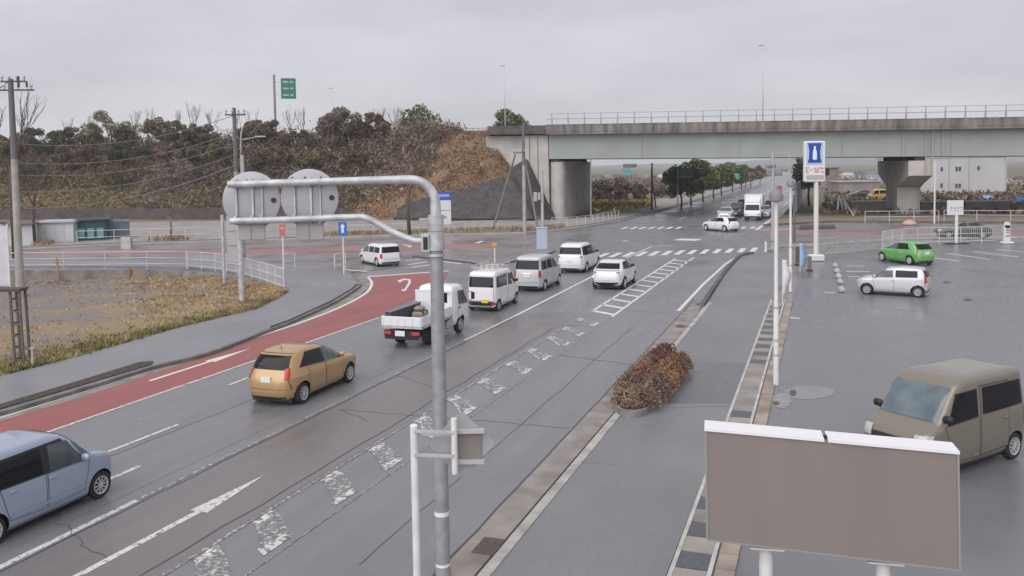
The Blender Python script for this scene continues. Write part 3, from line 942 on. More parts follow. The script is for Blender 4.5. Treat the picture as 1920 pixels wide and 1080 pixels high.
VAN = dict(W=1.665, wb=2.65, r=0.30, p=8.5, rim='cap',
    prof=[(.20, -1.88, 1.85, .74), (.28, -2.0, 1.96, .81), (.5, -2.03, 2.0, .832), (.80, -2.03, 1.98, .832), (.95, -2.02, 1.88, .83), (1.05, -2.01, 1.62, .825), (1.10, -2.0, 1.42, .82), (1.14, -2.0, 1.33, .815),
          (1.35, -1.96, 1.05, .78), (1.6, -1.90, .72, .74), (1.76, -1.86, .48, .71), (1.84, -1.80, .28, .68), (1.89, -1.65, .05, .60), (1.915, -1.4, -.2, .48), (1.92, -1.2, -.4, .36)],
    win=[(((-1.78, 1.20), (-.95, 1.18), (-.95, 1.66), (-1.70, 1.66)), 0), (((-.85, 1.18), (-.05, 1.16), (-.05, 1.66), (-.85, 1.66)), 0), (((.06, 1.15), (1.05, 1.12), (.55, 1.62), (.08, 1.66)), 1)],
    door=[((-.95, .36), (.0, .32), (.0, 1.72), (-.95, 1.72)), ((.03, .32), (.95, .36), (1.12, 1.08), (.03, 1.12))], hdx=.14, hdz=.75,
    ws=(1.16, 1.74, .90, .92), rw=(1.22, 1.70, .84, .86), tl=(.80, 1.16, .88, 1.0), hl=(.70, .95, .66, 1.0), plz=.88, mir=(1.08, 1.20), garnish=(.98, .3))
MINIVAN = dict(W=1.80, wb=2.90, r=0.33, p=7.5, rim='alloy',
    prof=[(.19, -2.12, 2.15, .78), (.27, -2.28, 2.30, .86), (.48, -2.33, 2.38, .895), (.75, -2.33, 2.36, .90), (.92, -2.31, 2.22, .897), (1.02, -2.30, 1.78, .885), (1.08, -2.29, 1.50, .875), (1.12, -2.28, 1.38, .865),
          (1.3, -2.23, 1.02, .82), (1.55, -2.15, .55, .765), (1.70, -2.08, .22, .725), (1.77, -2.0, -.02, .69), (1.82, -1.82, -.3, .62), (1.845, -1.5, -.6, .5), (1.85, -1.3, -.8, .38)],
    win=[(((-2.02, 1.16), (-1.15, 1.14), (-1.15, 1.62), (-1.92, 1.62)), 0), (((-1.05, 1.14), (-.08, 1.12), (-.08, 1.64), (-1.05, 1.63)), 0), (((.04, 1.12), (1.12, 1.09), (.38, 1.58), (.06, 1.63)), 1)],
    trim=[((-2.06, 1.12), (1.2, 1.06), (.38, 1.62), (-1.95, 1.66))],
    door=[((-1.05, .36), (.0, .32), (.0, 1.09), (-1.05, 1.10)), ((.03, .32), (1.0, .36), (1.2, 1.04), (.03, 1.09))], hdx=.14, hdz=.12,
    ws=(1.14, 1.68, .88, .90), rw=(1.20, 1.62, .86, .88), tl=(1.0, 1.07, .74, 1.0), hl=(.74, .94, .66, .99), plz=.78, mir=(1.15, 1.14), garnish=(1.08, .62), mirblack=True)
CROSS = dict(W=1.80, wb=2.64, r=0.335, p=5.0, rim='alloy',
    prof=[(.20, -1.88, 1.90, .76), (.28, -2.02, 2.05, .85), (.48, -2.09, 2.12, .895), (.72, -2.09, 2.12, .90), (.88, -2.05, 2.0, .895), (.97, -2.02, 1.55, .875), (1.03, -1.98, 1.22, .86), (1.07, -1.93, 1.10, .845),
          (1.2, -1.70, .82, .775), (1.36, -1.42, .42, .69), (1.455, -1.22, .10, .635), (1.50, -1.02, -.12, .585), (1.525, -.85, -.35, .5), (1.53, -.75, -.45, .4)],
    win=[(((-1.35, 1.13), (-.20, 1.06), (-.24, 1.40), (-.95, 1.40)), 0), (((-.12, 1.06), (.95, 1.03), (.25, 1.38), (-.16, 1.40)), 1)],
    trim=[((-1.42, 1.09), (1.02, 1.0), (.22, 1.42), (-.98, 1.43))],
    door=[((-.95, .36), (-.12, .33), (-.14, 1.03), (-1.02, 1.06)), ((-.10, .33), (.86, .36), (.98, .98), (-.12, 1.03))], hdx=.12, hdz=.12,
    ws=(1.10, 1.44, .84, .86), rw=(1.13, 1.40, .84, .86), tl=(.93, .985, .62, 1.0), hl=(.72, .88, .6, .99), plz=.62, mir=(.85, 1.08), wiper=False, lower=(.2, .42), mirblack=True, garnish=(1.03, .8))
KEI = dict(W=1.475, wb=2.36, r=0.275, p=5.6, rim='steel', gap=.06,
    prof=[(.18, -1.50, 1.52, .63), (.25, -1.60, 1.66, .70), (.42, -1.64, 1.73, .73), (.64, -1.64, 1.73, .737), (.76, -1.63, 1.66, .735), (.85, -1.62, 1.42, .728), (.90, -1.61, 1.18, .72), (.94, -1.60, 1.04, .712),
          (1.1, -1.56, .80, .67), (1.27, -1.50, .50, .62), (1.36, -1.44, .28, .585), (1.415, -1.32, .05, .54), (1.44, -1.1, -.2, .45), (1.448, -.95, -.3, .36)],
    win=[(((-1.18, .98), (-.16, .95), (-.16, 1.30), (-1.16, 1.30)), 0), (((-.06, .95), (.98, .90), (.42, 1.26), (-.04, 1.30)), 1)],
    door=[((-.10, .28), (.78, .30), (.92, .87), (-.10, .92)),], hdx=.08, hdz=.10,
    ws=(.97, 1.34, .86, .88), rw=(1.0, 1.32, .82, .84), tl=(.72, 1.05, .86, 1.0), hl=(.58, .78, .66, 1.0), plz=.62, mir=(.80, .97))
SEDAN = dict(W=1.76, wb=2.7, r=0.32, p=4.8, rim='alloy',
    prof=[(.19, -2.05, 1.95, .74), (.27, -2.2, 2.12, .83), (.46, -2.26, 2.2, .872), (.68, -2.26, 2.18, .88), (.80, -2.23, 2.05, .875), (.88, -2.1, 1.6, .86), (.95, -1.95, 1.25, .845), (1.0, -1.75, 1.05, .825),
          (1.15, -1.45, .72, .75), (1.32, -1.10, .30, .665), (1.40, -.88, .05, .61), (1.44, -.7, -.15, .55), (1.455, -.55, -.25, .42)],
    win=[(((-1.25, 1.02), (-.24, 1.0), (-.26, 1.34), (-.88, 1.33)), 0), (((-.14, 1.0), (.85, .98), (.2, 1.32), (-.16, 1.34)), 0)],
    door=[((-1.0, .32), (-.19, .30), (-.19, .96), (-1.05, .97)), ((-.17, .30), (.82, .32), (.92, .92), (-.17, .96))], hdx=.12, hdz=.10,
    ws=(1.02, 1.38, .84, .86), rw=(1.03, 1.36, .82, .84), tl=(.72, .86, .55, 1.0), hl=(.64, .8, .58, .99), plz=.62, mir=(.78, 1.0), wiper=False)

P_WHITE = paint('white', (0.70, 0.69, 0.71), 0.0, 0.3)
P_WHITE2 = paint('cool_white', (0.66, 0.68, 0.71), 0.0, 0.3)
P_GOLD = paint('gold', (0.43, 0.275, 0.125), 0.3, 0.36)
P_BLUE = paint('pale_blue', (0.31, 0.37, 0.475), 0.2, 0.34)
P_SILVER = paint('silver', (0.55, 0.55, 0.585), 0.3, 0.36)
P_SWHITE = paint('silver_white', (0.47, 0.475, 0.50), 0.15, 0.36)
P_GREEN = paint('green', (0.13, 0.40, 0.11), 0.1, 0.34)
P_BEIGE = paint('khaki_beige', (0.195, 0.172, 0.135), 0.25, 0.36)
P_DGREY = paint('dark_grey', (0.07, 0.072, 0.08), 0.3, 0.34)
P_BLACK = paint('black', (0.015, 0.015, 0.017), 0.2, 0.3)
P_YELLOW = paint('yellow', (0.45, 0.30, 0.04), 0.0, 0.5)

car('gold_hatchback', 'gold five-door hatchback driving in the lane behind the flatbed truck', 'car', R(12.02, -1.71), HEAD, HATCH, P_GOLD)
car('tall_wagon', 'pale blue boxy kei wagon entering at the bottom left corner', 'car', R(1.82, -1.53), HEAD, KEITALL, P_BLUE, plate=PLATE_Y)
kv, KB = car('kei_van', 'white kei delivery van with a roof carrier, just ahead of the flatbed truck', 'van', R(28.62, -1.90), HEAD, KEIVAN, P_WHITE, plate=PLATE_Y)
rc = MB()
for x in (-1.1, -.35, .4):
    rc.tube([(x, -.58, 1.84), (x, -.56, 1.99), (x, .56, 1.99), (x, .58, 1.84)], .022, 6)
for y in (-.56, -.28, 0, .28, .56):
    rc.tube([(-1.35, y, 2.02), (.75, y, 2.02)], .018, 6)
for y in (-.56, .56):
    rc.tube([(-1.35, y, 2.12), (.75, y, 2.12)], .018, 6)
    for x in (-1.35, -.3, .75):
        rc.tube([(x, y, 2.02), (x, y, 2.12)], .014, 6)
rc.build('roof_carrier', mat('carrier_white', (0.6, 0.6, 0.6), 0.4, 0.2), kv)
car('cargo_van', 'silvery white van waiting between the kei van and the tall minivan', 'van', R(35.62, -1.93), HEAD, VAN, P_SWHITE)
car('minivan', 'large white minivan at the head of the queue by the zebra crossing', 'car', R(44.3, -1.98), HEAD, MINIVAN, P_WHITE)
car7, B7 = car('white_crossover', 'low white crossover alone in the right-turn lane beside the hatching', 'car', R(37.35, 2.02), HEAD, CROSS, P_WHITE2)
q = B7.end(False, ((0.80, .60), (.885, .60), (.885, .74), (0.80, .74)), 4, 4, .02)
im = mat('turn_lamp', (0.9, 0.5, 0.15), 0.3)
im.node_tree.nodes['Principled BSDF'].inputs['Emission Color'].default_value = (1, 0.62, 0.25, 1)
im.node_tree.nodes['Principled BSDF'].inputs['Emission Strength'].default_value = 2.0
q.build('turn_signal', im, car7, True)

def face(a, b):                       # heading from a to b
    d = b - a
    return math.atan2(d.y, d.x)
# silver kei car and green hatchback, seen from their left
fa, ra = G(1623, 552), G(1723, 558)
h = face(ra, fa)
lf = Vector((-math.sin(h), math.cos(h), 0))
car('silver_kei_car', 'silver three-door kei car parked nearest in the open lot', 'car', (fa + ra) / 2 - lf * 0.66, h, KEI, P_SILVER, plate=PLATE_Y)
fa, ra = G(1656, 490), G(1704, 497)
h = face(ra, fa)
lf = Vector((-math.sin(h), math.cos(h), 0))
car('green_hatchback', 'bright green hatchback parked by the white lot fence', 'car', (fa + ra) / 2 - lf * 0.76, h, SMALLH, P_GREEN)
# beige kei van facing the camera at right
sa, sb = G(1800, 866, .25), G(1879, 842, .25)
h = face(sb, sa)
lf = Vector((-math.sin(h), math.cos(h), 0))
rw_ = G(1897, 860)
rw_.z = 0
bv, _ = car('beige_kei_van', 'khaki beige kei van with dark side windows, right edge of the lot', 'van', rw_ + Vector((math.cos(h), math.sin(h), 0)) * 1.36 - lf * 0.73, h, ATRAI, P_BEIGE, plate=PLATE_Y)
bv.scale = (1.11, 1.11, 1.11)
# white wagon turning away on the left, white car crossing, queue beyond
fa, ra = G(679, 487), G(704, 498)
h = rad(122)
lf = Vector((-math.sin(h), math.cos(h), 0))
car('white_wagon', 'white wagon seen from behind on the side street at left', 'car', G(726, 498) + Vector((math.cos(h), math.sin(h), 0)) * 1.3, h, dict(VAN, prof=[(z * .80, xr, xf, w) for z, xr, xf, w in VAN['prof']], win=[([(x, z * .80) for x, z in q], g) for q, g in VAN['win']], door=[], ws=(.94, 1.38, .9, .92), rw=(.96, 1.36, .86, .88), tl=(.6, .9, .88, 1.0), hl=(.58, .74, .66, 1), plz=.6, mir=(1.0, .98), garnish=None), P_WHITE)
fa, ra = G(1322, 432), G(1360, 435)
h = face(ra, fa)
lf = Vector((-math.sin(h), math.cos(h), 0))
car('white_estate', 'white estate car crossing the junction in front of the box truck', 'car', (fa + ra) / 2 - lf * .78, h, dict(SMALLH), P_WHITE)
car('white_saloon', 'white car waiting beyond the junction, left of the box truck', 'car', R(97.5, 1.45), HEAD + PI, SEDAN, P_WHITE)
car('grey_kei_wagon', 'dark grey wagon queueing behind the white car beyond the junction', 'car', R(104, 2.05), HEAD + PI, KEITALL, P_DGREY)
car('black_minivan', 'black minivan farther back, left behind the box truck', 'car', R(112, 2.2), HEAD + PI, MINIVAN, P_BLACK)
car('white_hatchback', 'white car queueing right behind the box truck', 'car', R(101.5, 5.6), HEAD + PI, SMALLH, P_WHITE2)
car('black_saloon', 'black car farther up the road at the kerb beyond the box truck', 'car', R(112, 5.7), HEAD + PI, KEITALL, P_BLACK)
car('distant_car', 'tiny grey car far up the road near its vanishing point', 'car', R(212, 4.6), HEAD + PI, SEDAN, P_DGREY)
sa = G(1795, 449)
car('grey_saloon', 'dark grey car passing behind the lot fence on the side street', 'car', Vector((sa.x + 1.2, sa.y + 1.5, 0)), face(G(1900, 449), G(1780, 449)), SEDAN, P_DGREY)
car('yellow_car', 'yellow vehicle standing beyond the viaduct left of its pier', 'car', G(1646, 375), rad(175), KEIVAN, P_YELLOW)
car('dark_far_car', 'small dark car standing beyond the viaduct beside the yellow vehicle', 'car', G(1614, 371), rad(175), SEDAN, P_BLACK)

# flatbed truck
def truck_cab(root, col, L0, W, H, x1, z0=.35):
    """tilt cab: nose at x1"""
    pr = [(z0, x1 - L0, x1 - .08, W / 2 - .06), (z0 + .12, x1 - L0, x1 - .01, W / 2 - .02), (z0 + .45, x1 - L0, x1, W / 2), (1.15, x1 - L0, x1 - .04, W / 2), (1.25, x1 - L0, x1 - .09, W / 2 - .01), (H - .28, x1 - L0 + .02, x1 - .42, W / 2 - .06), (H - .12, x1 - L0 + .05, x1 - .52, W / 2 - .10), (H - .04, x1 - L0 + .12, x1 - .66, W / 2 - .17), (H, x1 - L0 + .25, x1 - .85, W / 2 - .3)]
    B = Body(pr, 11, 40)
    o = B.mesh(64).build('cab', [col, BLACK], None, 42)
    return B, o
tr = thing('flatbed_truck', 'white flatbed truck with low drop sides behind the tall pole', 'truck', R(20.78, -1.64), HEAD)
WB = 2.5
B, cab = truck_cab(tr, P_WHITE, 1.62, 1.69, 2.02, 2.16, .42)
cut = MB()
cut.tube([(1.25, -1, .35), (1.25, 1, .35)], .43, 28)
c = cut.build('cut', [BLACK])
md = cab.modifiers.new('b', 'BOOLEAN')
md.operation = 'DIFFERENCE'
md.solver = 'EXACT'
md.material_mode = 'TRANSFER'
md.object = c
me = bpy.data.meshes.new_from_object(cab.evaluated_get(bpy.context.evaluated_depsgraph_get()))
me.name = 'cab'
bpy.data.objects.remove(c)
bpy.data.objects.remove(cab)
cab = bpy.data.objects.new('cab', me)
C.objects.link(cab)
cab.parent = tr
for sg in (1, -1):
    d = B.side(sg, ((.98, .62), (1.86, .82), (1.98, 1.16), (.98, 1.16)), 8, 8, .004, .014).build('door', [P_WHITE, BLACK], tr, True)
    hd = MB()
    hd.box((1.08, sg * (B.yside(1.08, 1.08) + .02), 1.08), (.16, .03, .04))
    hd.build('door_handle', BLACK, d)
    B.side(sg, ((1.02, 1.20), (1.96, 1.16), (1.70, 1.72), (1.04, 1.76))).build('window', GLASS_CLEAR, tr, True)
    p = MB()
    p.box((2.12, sg * 1.02, 1.42), (.06, .16, .30), bev=.02)
    p.tube([(2.0, sg * .84, 1.6), (2.10, sg * 1.0, 1.58)], .014, 6)
    p.tube([(2.0, sg * .84, 1.22), (2.10, sg * 1.0, 1.26)], .014, 6)
    p.build('side_mirror', BLACK, tr)
    k = B.at(.8)[2]
    B.end(True, tuple((sg * a * k, z) for a, z in ((.62, .66), (.97, .66), (.97, .84), (.62, .84))), 6, 4, .014).build('headlight', LAMP_C, tr, True)
B.end(True, ((-.74, 1.24), (.74, 1.24), (.66, 1.80), (-.66, 1.80)), 12, 8).build('windscreen', GLASS_BLUE, tr, True)
B.end(False, ((-.55, 1.32), (.55, 1.32), (.55, 1.72), (-.55, 1.72)), 6, 4).build('rear_window', GLASS, tr, True)
b = MB()
b.box((-.3, 0, .50), (4.1, .62, .20))
b.box((-1.1, 0, .44), (.5, 1.0, .16))
b.box((-2.42, 0, .42), (.06, 1.40, .10))
b.box((-2.36, 0, .58), (.06, 1.50, .24))
b.beam((-1.25, -.6, .34), (-1.25, .6, .34), .12, .12)
b.build('chassis', BLACK, tr)
b = MB()
b.box((.38, -.62, .52), (.62, .34, .34), bev=.05)
b.build('fuel_tank', mat('tank_grey', (0.42, 0.42, 0.43), 0.4, 0.4), tr)
b = MB()
b.box((-1.0, 0, .83), (2.86, 1.66, .09))
for i in range(9):
    b.box((-2.25 + i * .32, 0, .77), (.07, 1.60, .05))
b.build('bed_floor', mat('bed_floor_steel', (0.42, 0.42, 0.43), 0.6, 0.1, var=0.25, scale=6), tr)
def gate(nm, c, s, ribs_axis):
    b = MB()
    b.box(c, s, bev=.012)
    L_ = s[0] if ribs_axis == 'x' else s[1]
    for i in range(6):
        t = -L_ / 2 + .08 + i * (L_ - .16) / 5
        for e in (1, -1):
            if ribs_axis == 'x':
                b.box((c[0] + t, c[1] + e * (s[1] / 2 + .008), c[2]), (.05, .018, s[2] * .86))
            else:
                b.box((c[0] + e * (s[0] / 2 + .008), c[1] + t, c[2]), (.018, .05, s[2] * .86))
    b.build(nm, P_WHITE2, tr)
gate('tailgate', (-2.43, 0, 1.05), (.04, 1.66, .36), 'y')
gate('side_gate', (-1.0, .825, 1.05), (2.80, .035, .36), 'x')
gate('side_gate', (-1.0, -.825, 1.05), (2.80, .035, .36), 'x')
b = MB()
for y in (-.78, -.3, .3, .78):
    b.box((.46, y, 1.32), (.06, .06, .95))
b.box((.46, 0, 1.80), (.065, 1.64, .07))
b.box((.46, 0, 1.02), (.04, 1.6, .40))
b.box((.46, .40, 1.52), (.045, .80, .62))
b.build('guard_frame', P_WHITE2, tr)
for sg in (1, -1):
    p = MB()
    p.box((-2.44, sg * .58, .60), (.05, .32, .12), bev=.01)
    p.build('tail_light', LAMP_R, tr)
    p = MB()
    p.box((-1.85, sg * .68, .45), (.03, .26, .36))
    p.build('mud_flap', BLACK, tr)
p = MB()
p.box((-2.46, .05, .60), (.02, .40, .2))
p.build('number_plate', PLATE_W, tr)
for sg in (1, -1):
    wheel(tr, 1.25, sg * .72, .35, sg, 'steel', .2)
    wheel(tr, -1.25, sg * .64, .33, sg, 'steel', .3)
CRATE = mat('crate_dark', (0.045, 0.05, 0.06), 0.6)
for i, (ds, wds) in enumerate(((-2.1, 'nearest the tailgate'), (-1.45, 'second from the tailgate'), (-.8, 'third from the tailgate'), (-.15, 'closest to the cab'))):
    cr = thing('tool_crate', 'dark crate against the left bed side of the truck, ' + wds, 'crate', R(20.78 + ds, -2.21, .875), HEAD, 'dark crates on the truck bed')
    b = MB()
    b.box((0, 0, .25), (.56, .30, .50), bev=.03)
    b.build('box', CRATE, cr)
    b = MB()
    b.box((0, 0, .51), (.60, .34, .04), bev=.01)
    b.build('lid', mat('crate_lid', (0.16, 0.16, 0.175), 0.5), cr)
br_ = thing('gear_bundle', 'brown bundle of tools lying in the middle of the truck bed', 'bundle', R(20.35, -1.75, .875), HEAD)
b = MB()
b.box((-.2, 0, .14), (.6, .5, .28), bev=.07)
b.box((-.1, .06, .36), (.42, .36, .18), bev=.06)
b.build('tarpaulin_roll', mat('bundle_brown', (0.24, 0.19, 0.155), 0.8, var=0.4, scale=8), br_)
b = MB()
for x in (-.35, .0):
    b.box((x, 0, .16), (.05, .53, .30), bev=.02)
b.build('strap', BLACK, br_)

# box truck in the far queue
bt = thing('box_truck', 'white box truck facing us at the stop line beyond the junction', 'truck', R(96.9, 4.75), HEAD + PI)
B, cab = truck_cab(bt, P_WHITE, 1.6, 1.9, 2.15, 2.35, .4)
cab.parent = bt
for sg in (1, -1):
    B.side(sg, ((1.15, 1.2), (2.12, 1.2), (1.9, 1.78), (1.2, 1.8))).build('window', GLASS, bt, True)
    p = MB()
    p.box((2.2, sg * 1.12, 1.5), (.06, .2, .36), bev=.02)
    p.build('side_mirror', BLACK, bt)
    k = B.at(.8)[2]
    B.end(True, tuple((sg * a * k, z) for a, z in ((.6, .62), (.95, .62), (.95, .84), (.6, .84))), 6, 4, .014).build('headlight', LAMP_C, bt, True)
    wheel(bt, 1.5, sg * .82, .38, sg, 'steel', .22)
    wheel(bt, -1.5, sg * .8, .38, sg, 'steel', .3)
B.end(True, ((-.82, 1.2), (.82, 1.2), (.76, 1.86), (-.76, 1.86)), 12, 8).build('windscreen', GLASS, bt, True)
b = MB()
b.box((-1.0, 0, 1.92), (3.5, 2.05, 2.1), bev=.04)
b.build('cargo_box', P_WHITE2, bt)
b = MB()
b.add([(.76, -.85, 2.1), (.76, .85, 2.1), (1.75, .8, 2.14), (1.75, -.8, 2.14), (.78, .8, 2.75), (.78, -.8, 2.75)], [(0, 3, 2, 1), (3, 5, 4, 2), (1, 2, 4), (0, 5, 3), (0, 1, 4, 5)])
b.build('wind_deflector', P_WHITE, bt)
b = MB()
b.box((-.2, 0, .62), (4.9, .8, .24))
b.box((2.33, 0, .45), (.1, 1.8, .2))
b.build('chassis', BLACK, bt)

# ------------------------------------------------------------------ vegetation builders
def quads_mesh(name, P, S, m, seed=0, aspect=1.0, up=0.0, parent=None, o=(0, 0, 0)):
    """P: points (n,3), S: sizes; one randomly turned leaf-like quad each"""
    r = np.random.default_rng(seed)
    n = len(P)
    a = r.normal(size=(n, 3))
    a[:, 2] += up * np.sign(a[:, 2])
    a /= np.linalg.norm(a, axis=1)[:, None]
    b = r.normal(size=(n, 3))
    b -= (b * a).sum(1)[:, None] * a
    b /= np.linalg.norm(b, axis=1)[:, None]
    S = np.asarray(S)[:, None] * 0.5
    P = np.asarray(P) - np.array(o)
    A, B = a * S * aspect, b * S
    V = np.stack([P - A, P + B * .6 - A * .1, P + A, P - B * .6 + A * .1], 1).reshape(-1, 3)
    me = bpy.data.meshes.new(name)
    me.vertices.add(4 * n)
    me.vertices.foreach_set('co', V.ravel())
    me.loops.add(4 * n)
    me.loops.foreach_set('vertex_index', np.arange(4 * n))
    me.polygons.add(n)
    me.polygons.foreach_set('loop_start', np.arange(0, 4 * n, 4))
    me.polygons.foreach_set('loop_total', np.full(n, 4))
    me.materials.append(m)
    me.update()
    ob = bpy.data.objects.new(name, me)
    C.objects.link(ob)
    if parent:
        ob.parent = parent
    else:
        ob.location = o
    return ob
BARK = mat('bark', (0.075, 0.055, 0.042), 0.9, var=0.35, scale=6)
BARK_G = mat('bark_grey', (0.15, 0.125, 0.11), 0.9, var=0.3, scale=6)
def branches(b, p, d, ln, r, depth, rnd, spread=0.55, kids=(2, 3), upk=0.15):
    """recursive bare limbs"""
    q = p + d * ln * .5 + Vector((rnd.uniform(-1, 1), rnd.uniform(-1, 1), rnd.uniform(-.3, .3))) * ln * .06
    e = p + d * ln
    b.tube([p, q, e], [r, r * .82, r * .62], 5 if depth > 2 else 3, cap=False)
    if depth == 0:
        return
    for i in range(rnd.randint(*kids)):
        v = Vector((rnd.gauss(0, 1), rnd.gauss(0, 1), rnd.gauss(0, .6))).normalized()
        nd = (d + v * spread + Vector((0, 0, upk))).normalized()
        t = rnd.uniform(.55, 1.0)
        branches(b, p.lerp(e, t), nd, ln * rnd.uniform(.55, .8), r * .55, depth - 1, rnd, spread, kids, upk)
def bare_tree(name, label, loc, h, seed, depth=5, spread=.5, m=BARK, group=None, r0=None, upk=.2, trunk=.3, kids=(2, 3)):
    rnd = random.Random(seed)
    t = thing(name, label, 'tree', loc, 0, group)
    b = MB()
    r = r0 or h * .016
    L0 = h * trunk
    b.tube([(0, 0, -.2), (rnd.uniform(-.1, .1), 0, L0 * .5), (0, 0, L0)], [r * 1.3, r, r * .9], 7)
    b.build('trunk', m, t, True)
    b = MB()
    for i in range(rnd.randint(3, 4)):
        v = Vector((rnd.gauss(0, 1), rnd.gauss(0, 1), 0)).normalized()
        branches(b, Vector((0, 0, L0 * rnd.uniform(.75, 1))), (Vector((0, 0, 1)) + v * spread).normalized(), h * .27, r * .6, depth - 1, rnd, spread, kids, upk)
    b.build('crown', m, t, True)
    return t
def leafy_tree(name, label, loc, h, wd, m, seed, n=1700, leaf=.42, trunk_f=.3, group=None, cat='tree', low=False, clumps=22, bark=BARK, dens=1.0, asp=1.0):
    rnd = random.Random(seed)
    r = np.random.default_rng(seed)
    t = thing(name, label, cat, loc, 0, group)
    b = MB()
    R0 = wd / 2
    ch = h * (1 - trunk_f)
    cz = h * trunk_f + ch / 2
    tr = max(.05, h * .02)
    b.tube([(0, 0, -.3), (rnd.uniform(-.1, .1), rnd.uniform(-.1, .1), h * trunk_f * .6), (0, 0, h * trunk_f * 1.15), (rnd.uniform(-.2, .2), 0, cz)], [tr * 1.35, tr, tr * .85, tr * .4], 7)
    cc = []
    for i in range(clumps):
        v = r.normal(size=3)
        v /= np.linalg.norm(v)
        k = r.uniform(.45, .88)
        c = np.array([v[0] * R0 * k, v[1] * R0 * k, cz + v[2] * ch / 2 * k])
        if not low and c[2] < h * trunk_f + .1 * ch:
            c[2] += .12 * ch
        cc.append((c, r.uniform(.22, .40) * min(R0, ch / 2) * 1.15))
        if i % 2 == 0:
            s = Vector((0, 0, h * trunk_f * rnd.uniform(.85, 1.2)))
            e = Vector(c)
            b.tube([s, s.lerp(e, .5) + Vector((0, 0, .1)), e], [tr * .5, tr * .33, tr * .12], 4, cap=False)
    b.build('trunk', bark, t, True)
    P = []
    n = int(n * dens)
    for c, rr in cc:
        k = max(12, int(n / clumps * (rr / (.31 * min(R0, ch / 2) * 1.15)) ** 2))
        v = r.normal(size=(k, 3))
        v /= np.linalg.norm(v, axis=1)[:, None]
        P.append(c + v * rr * r.uniform(.35, 1.08, size=(k, 1)) ** .6 * np.array([1, 1, .85]))
    P = np.concatenate(P)
    P = P[P[:, 2] > (0.05 if low else h * trunk_f * .7)]
    quads_mesh('crown', P, r.uniform(.6, 1.3, len(P)) * leaf, m, seed, asp, .4 if asp > 2 else 0, t)
    return t
OLIVE = leafmat('foliage_olive', (0.048, 0.044, 0.021), (0.14, 0.118, 0.058), (0.25, 0.20, 0.105))
BROWN = leafmat('foliage_brown', (0.055, 0.040, 0.031), (0.145, 0.102, 0.076), (0.24, 0.178, 0.13))
DARKG = leafmat('foliage_dark', (0.026, 0.029, 0.019), (0.07, 0.072, 0.045), (0.14, 0.13, 0.08))
GREEN = leafmat('foliage_green', (0.045, 0.056, 0.024), (0.115, 0.14, 0.058), (0.205, 0.225, 0.105))
TWIG = leafmat('foliage_twig', (0.08, 0.062, 0.05), (0.18, 0.142, 0.112), (0.29, 0.24, 0.19))
RUST = leafmat('dead_growth', (0.115, 0.066, 0.042), (0.22, 0.128, 0.08), (0.32, 0.205, 0.13))
STRAW = leafmat('dry_straw', (0.15, 0.10, 0.055), (0.29, 0.20, 0.105), (0.42, 0.32, 0.18))
GRASSY = leafmat('bank_green', (0.085, 0.085, 0.03), (0.165, 0.148, 0.06), (0.25, 0.21, 0.10))

# ------------------------------------------------------------------ embankment and viaduct
BA = Vector((4.5, 113.1, 0))
BD = Vector((0.9701, -0.2425, 0))
BT = Vector((0.2425, 0.9701, 0))
def BP(t, d, z=0.0):
    v = BA + BD * t + BT * d
    return Vector((v.x, v.y, z - 0.0))
def grade(t):                       # the deck falls gently to the right
    return -0.0105 * t
CREST = 11.3
def bank_h(t, d):
    k = max(0.0, min(1.0, (d + 1.2) / 11.5))
    e = max(0.0, min(1.0, (t + 34) / 24))
    e = 6.0 * e * e * (3 - 2 * e)
    k = max(0.0, min(1.0, (d + 1.2 + e) / (11.5 - e * .22)))
    h = CREST * (k ** .92)
    if t > -8.5:
        h = min(h, CREST - (t + 8.5) * 1.35)
    if d > 34:
        h = min(h, CREST - (d - 34) * .7)
    return max(-.3, h)
rb = np.random.default_rng(3)
b = MB()
ts = list(np.arange(-170, 1.1, 1.5))
ds = list(np.concatenate([np.arange(-8.5, 13, .7), np.arange(13, 60, 5)]))
for t in ts:
    for d in ds:
        h = bank_h(t, d)
        if 0.4 < h < CREST - .3:
            h += rb.normal() * .16
        b.v.append(tuple(BP(t, d, h)))
n = len(ds)
for i in range(len(ts) - 1):
    for j in range(n - 1):
        a = i * n + j
        b.f.append((a, a + n, a + n + 1, a + 1))
        b.m.append(0)
BANK = mat('bank_earth', (0.15, 0.098, 0.062), 0.95, col2=(0.22, 0.145, 0.092), scale=.45, detail=7, bump=.8, bscale=3)
tag(b.build('embankment', BANK, None, True), None, None, None, 'structure')

def at_bank(px, d):                 # the point of the bank that sits in direction px
    lo, hi = -165.0, 80.0
    for _ in range(50):
        m_ = (lo + hi) / 2
        p = BP(m_, d)
        q = CX + F_PX * p.x / p.y
        if q < px:
            lo = m_
        else:
            hi = m_
    return m_
def ztop(px, py, Y):
    return D(px, py, Y).z
# undergrowth: too many stems to count
def bank_cover(name, m, n, t0, t1, d0, d1, size, seed, label, jit=.35, asp=1.0):
    r = np.random.default_rng(seed)
    t = r.uniform(t0, t1, n)
    d = r.uniform(d0, d1, n)
    P = np.array([tuple(BP(a, c, bank_h(a, c) + abs(r.normal()) * jit)) for a, c in zip(t, d)])
    k = np.array([bank_h(a, c) > .2 and not stony(a, c) for a, c in zip(t, d)])
    P = P[k]
    o = quads_mesh(name, P, r.uniform(.5, 1.4, len(P)) * size, m, seed, asp)
    return tag(o, label, 'undergrowth', None, 'stuff')
def cone(t, d):
    dx = (t + 2.6) / (3.7 if t > -2.6 else 13.0)
    dy = (d - .2) / 6.8
    return 7.8 * (1 - math.hypot(dx, dy))
def stony(t, d):
    hb, hc = bank_h(t, d), cone(t, d)
    return -19 < t < 1.6 and d < .5 and (hb < np.interp(t, [-19, -16, -4, 0], [1.2, 2.4, 5.3, 6]) or hc > hb)
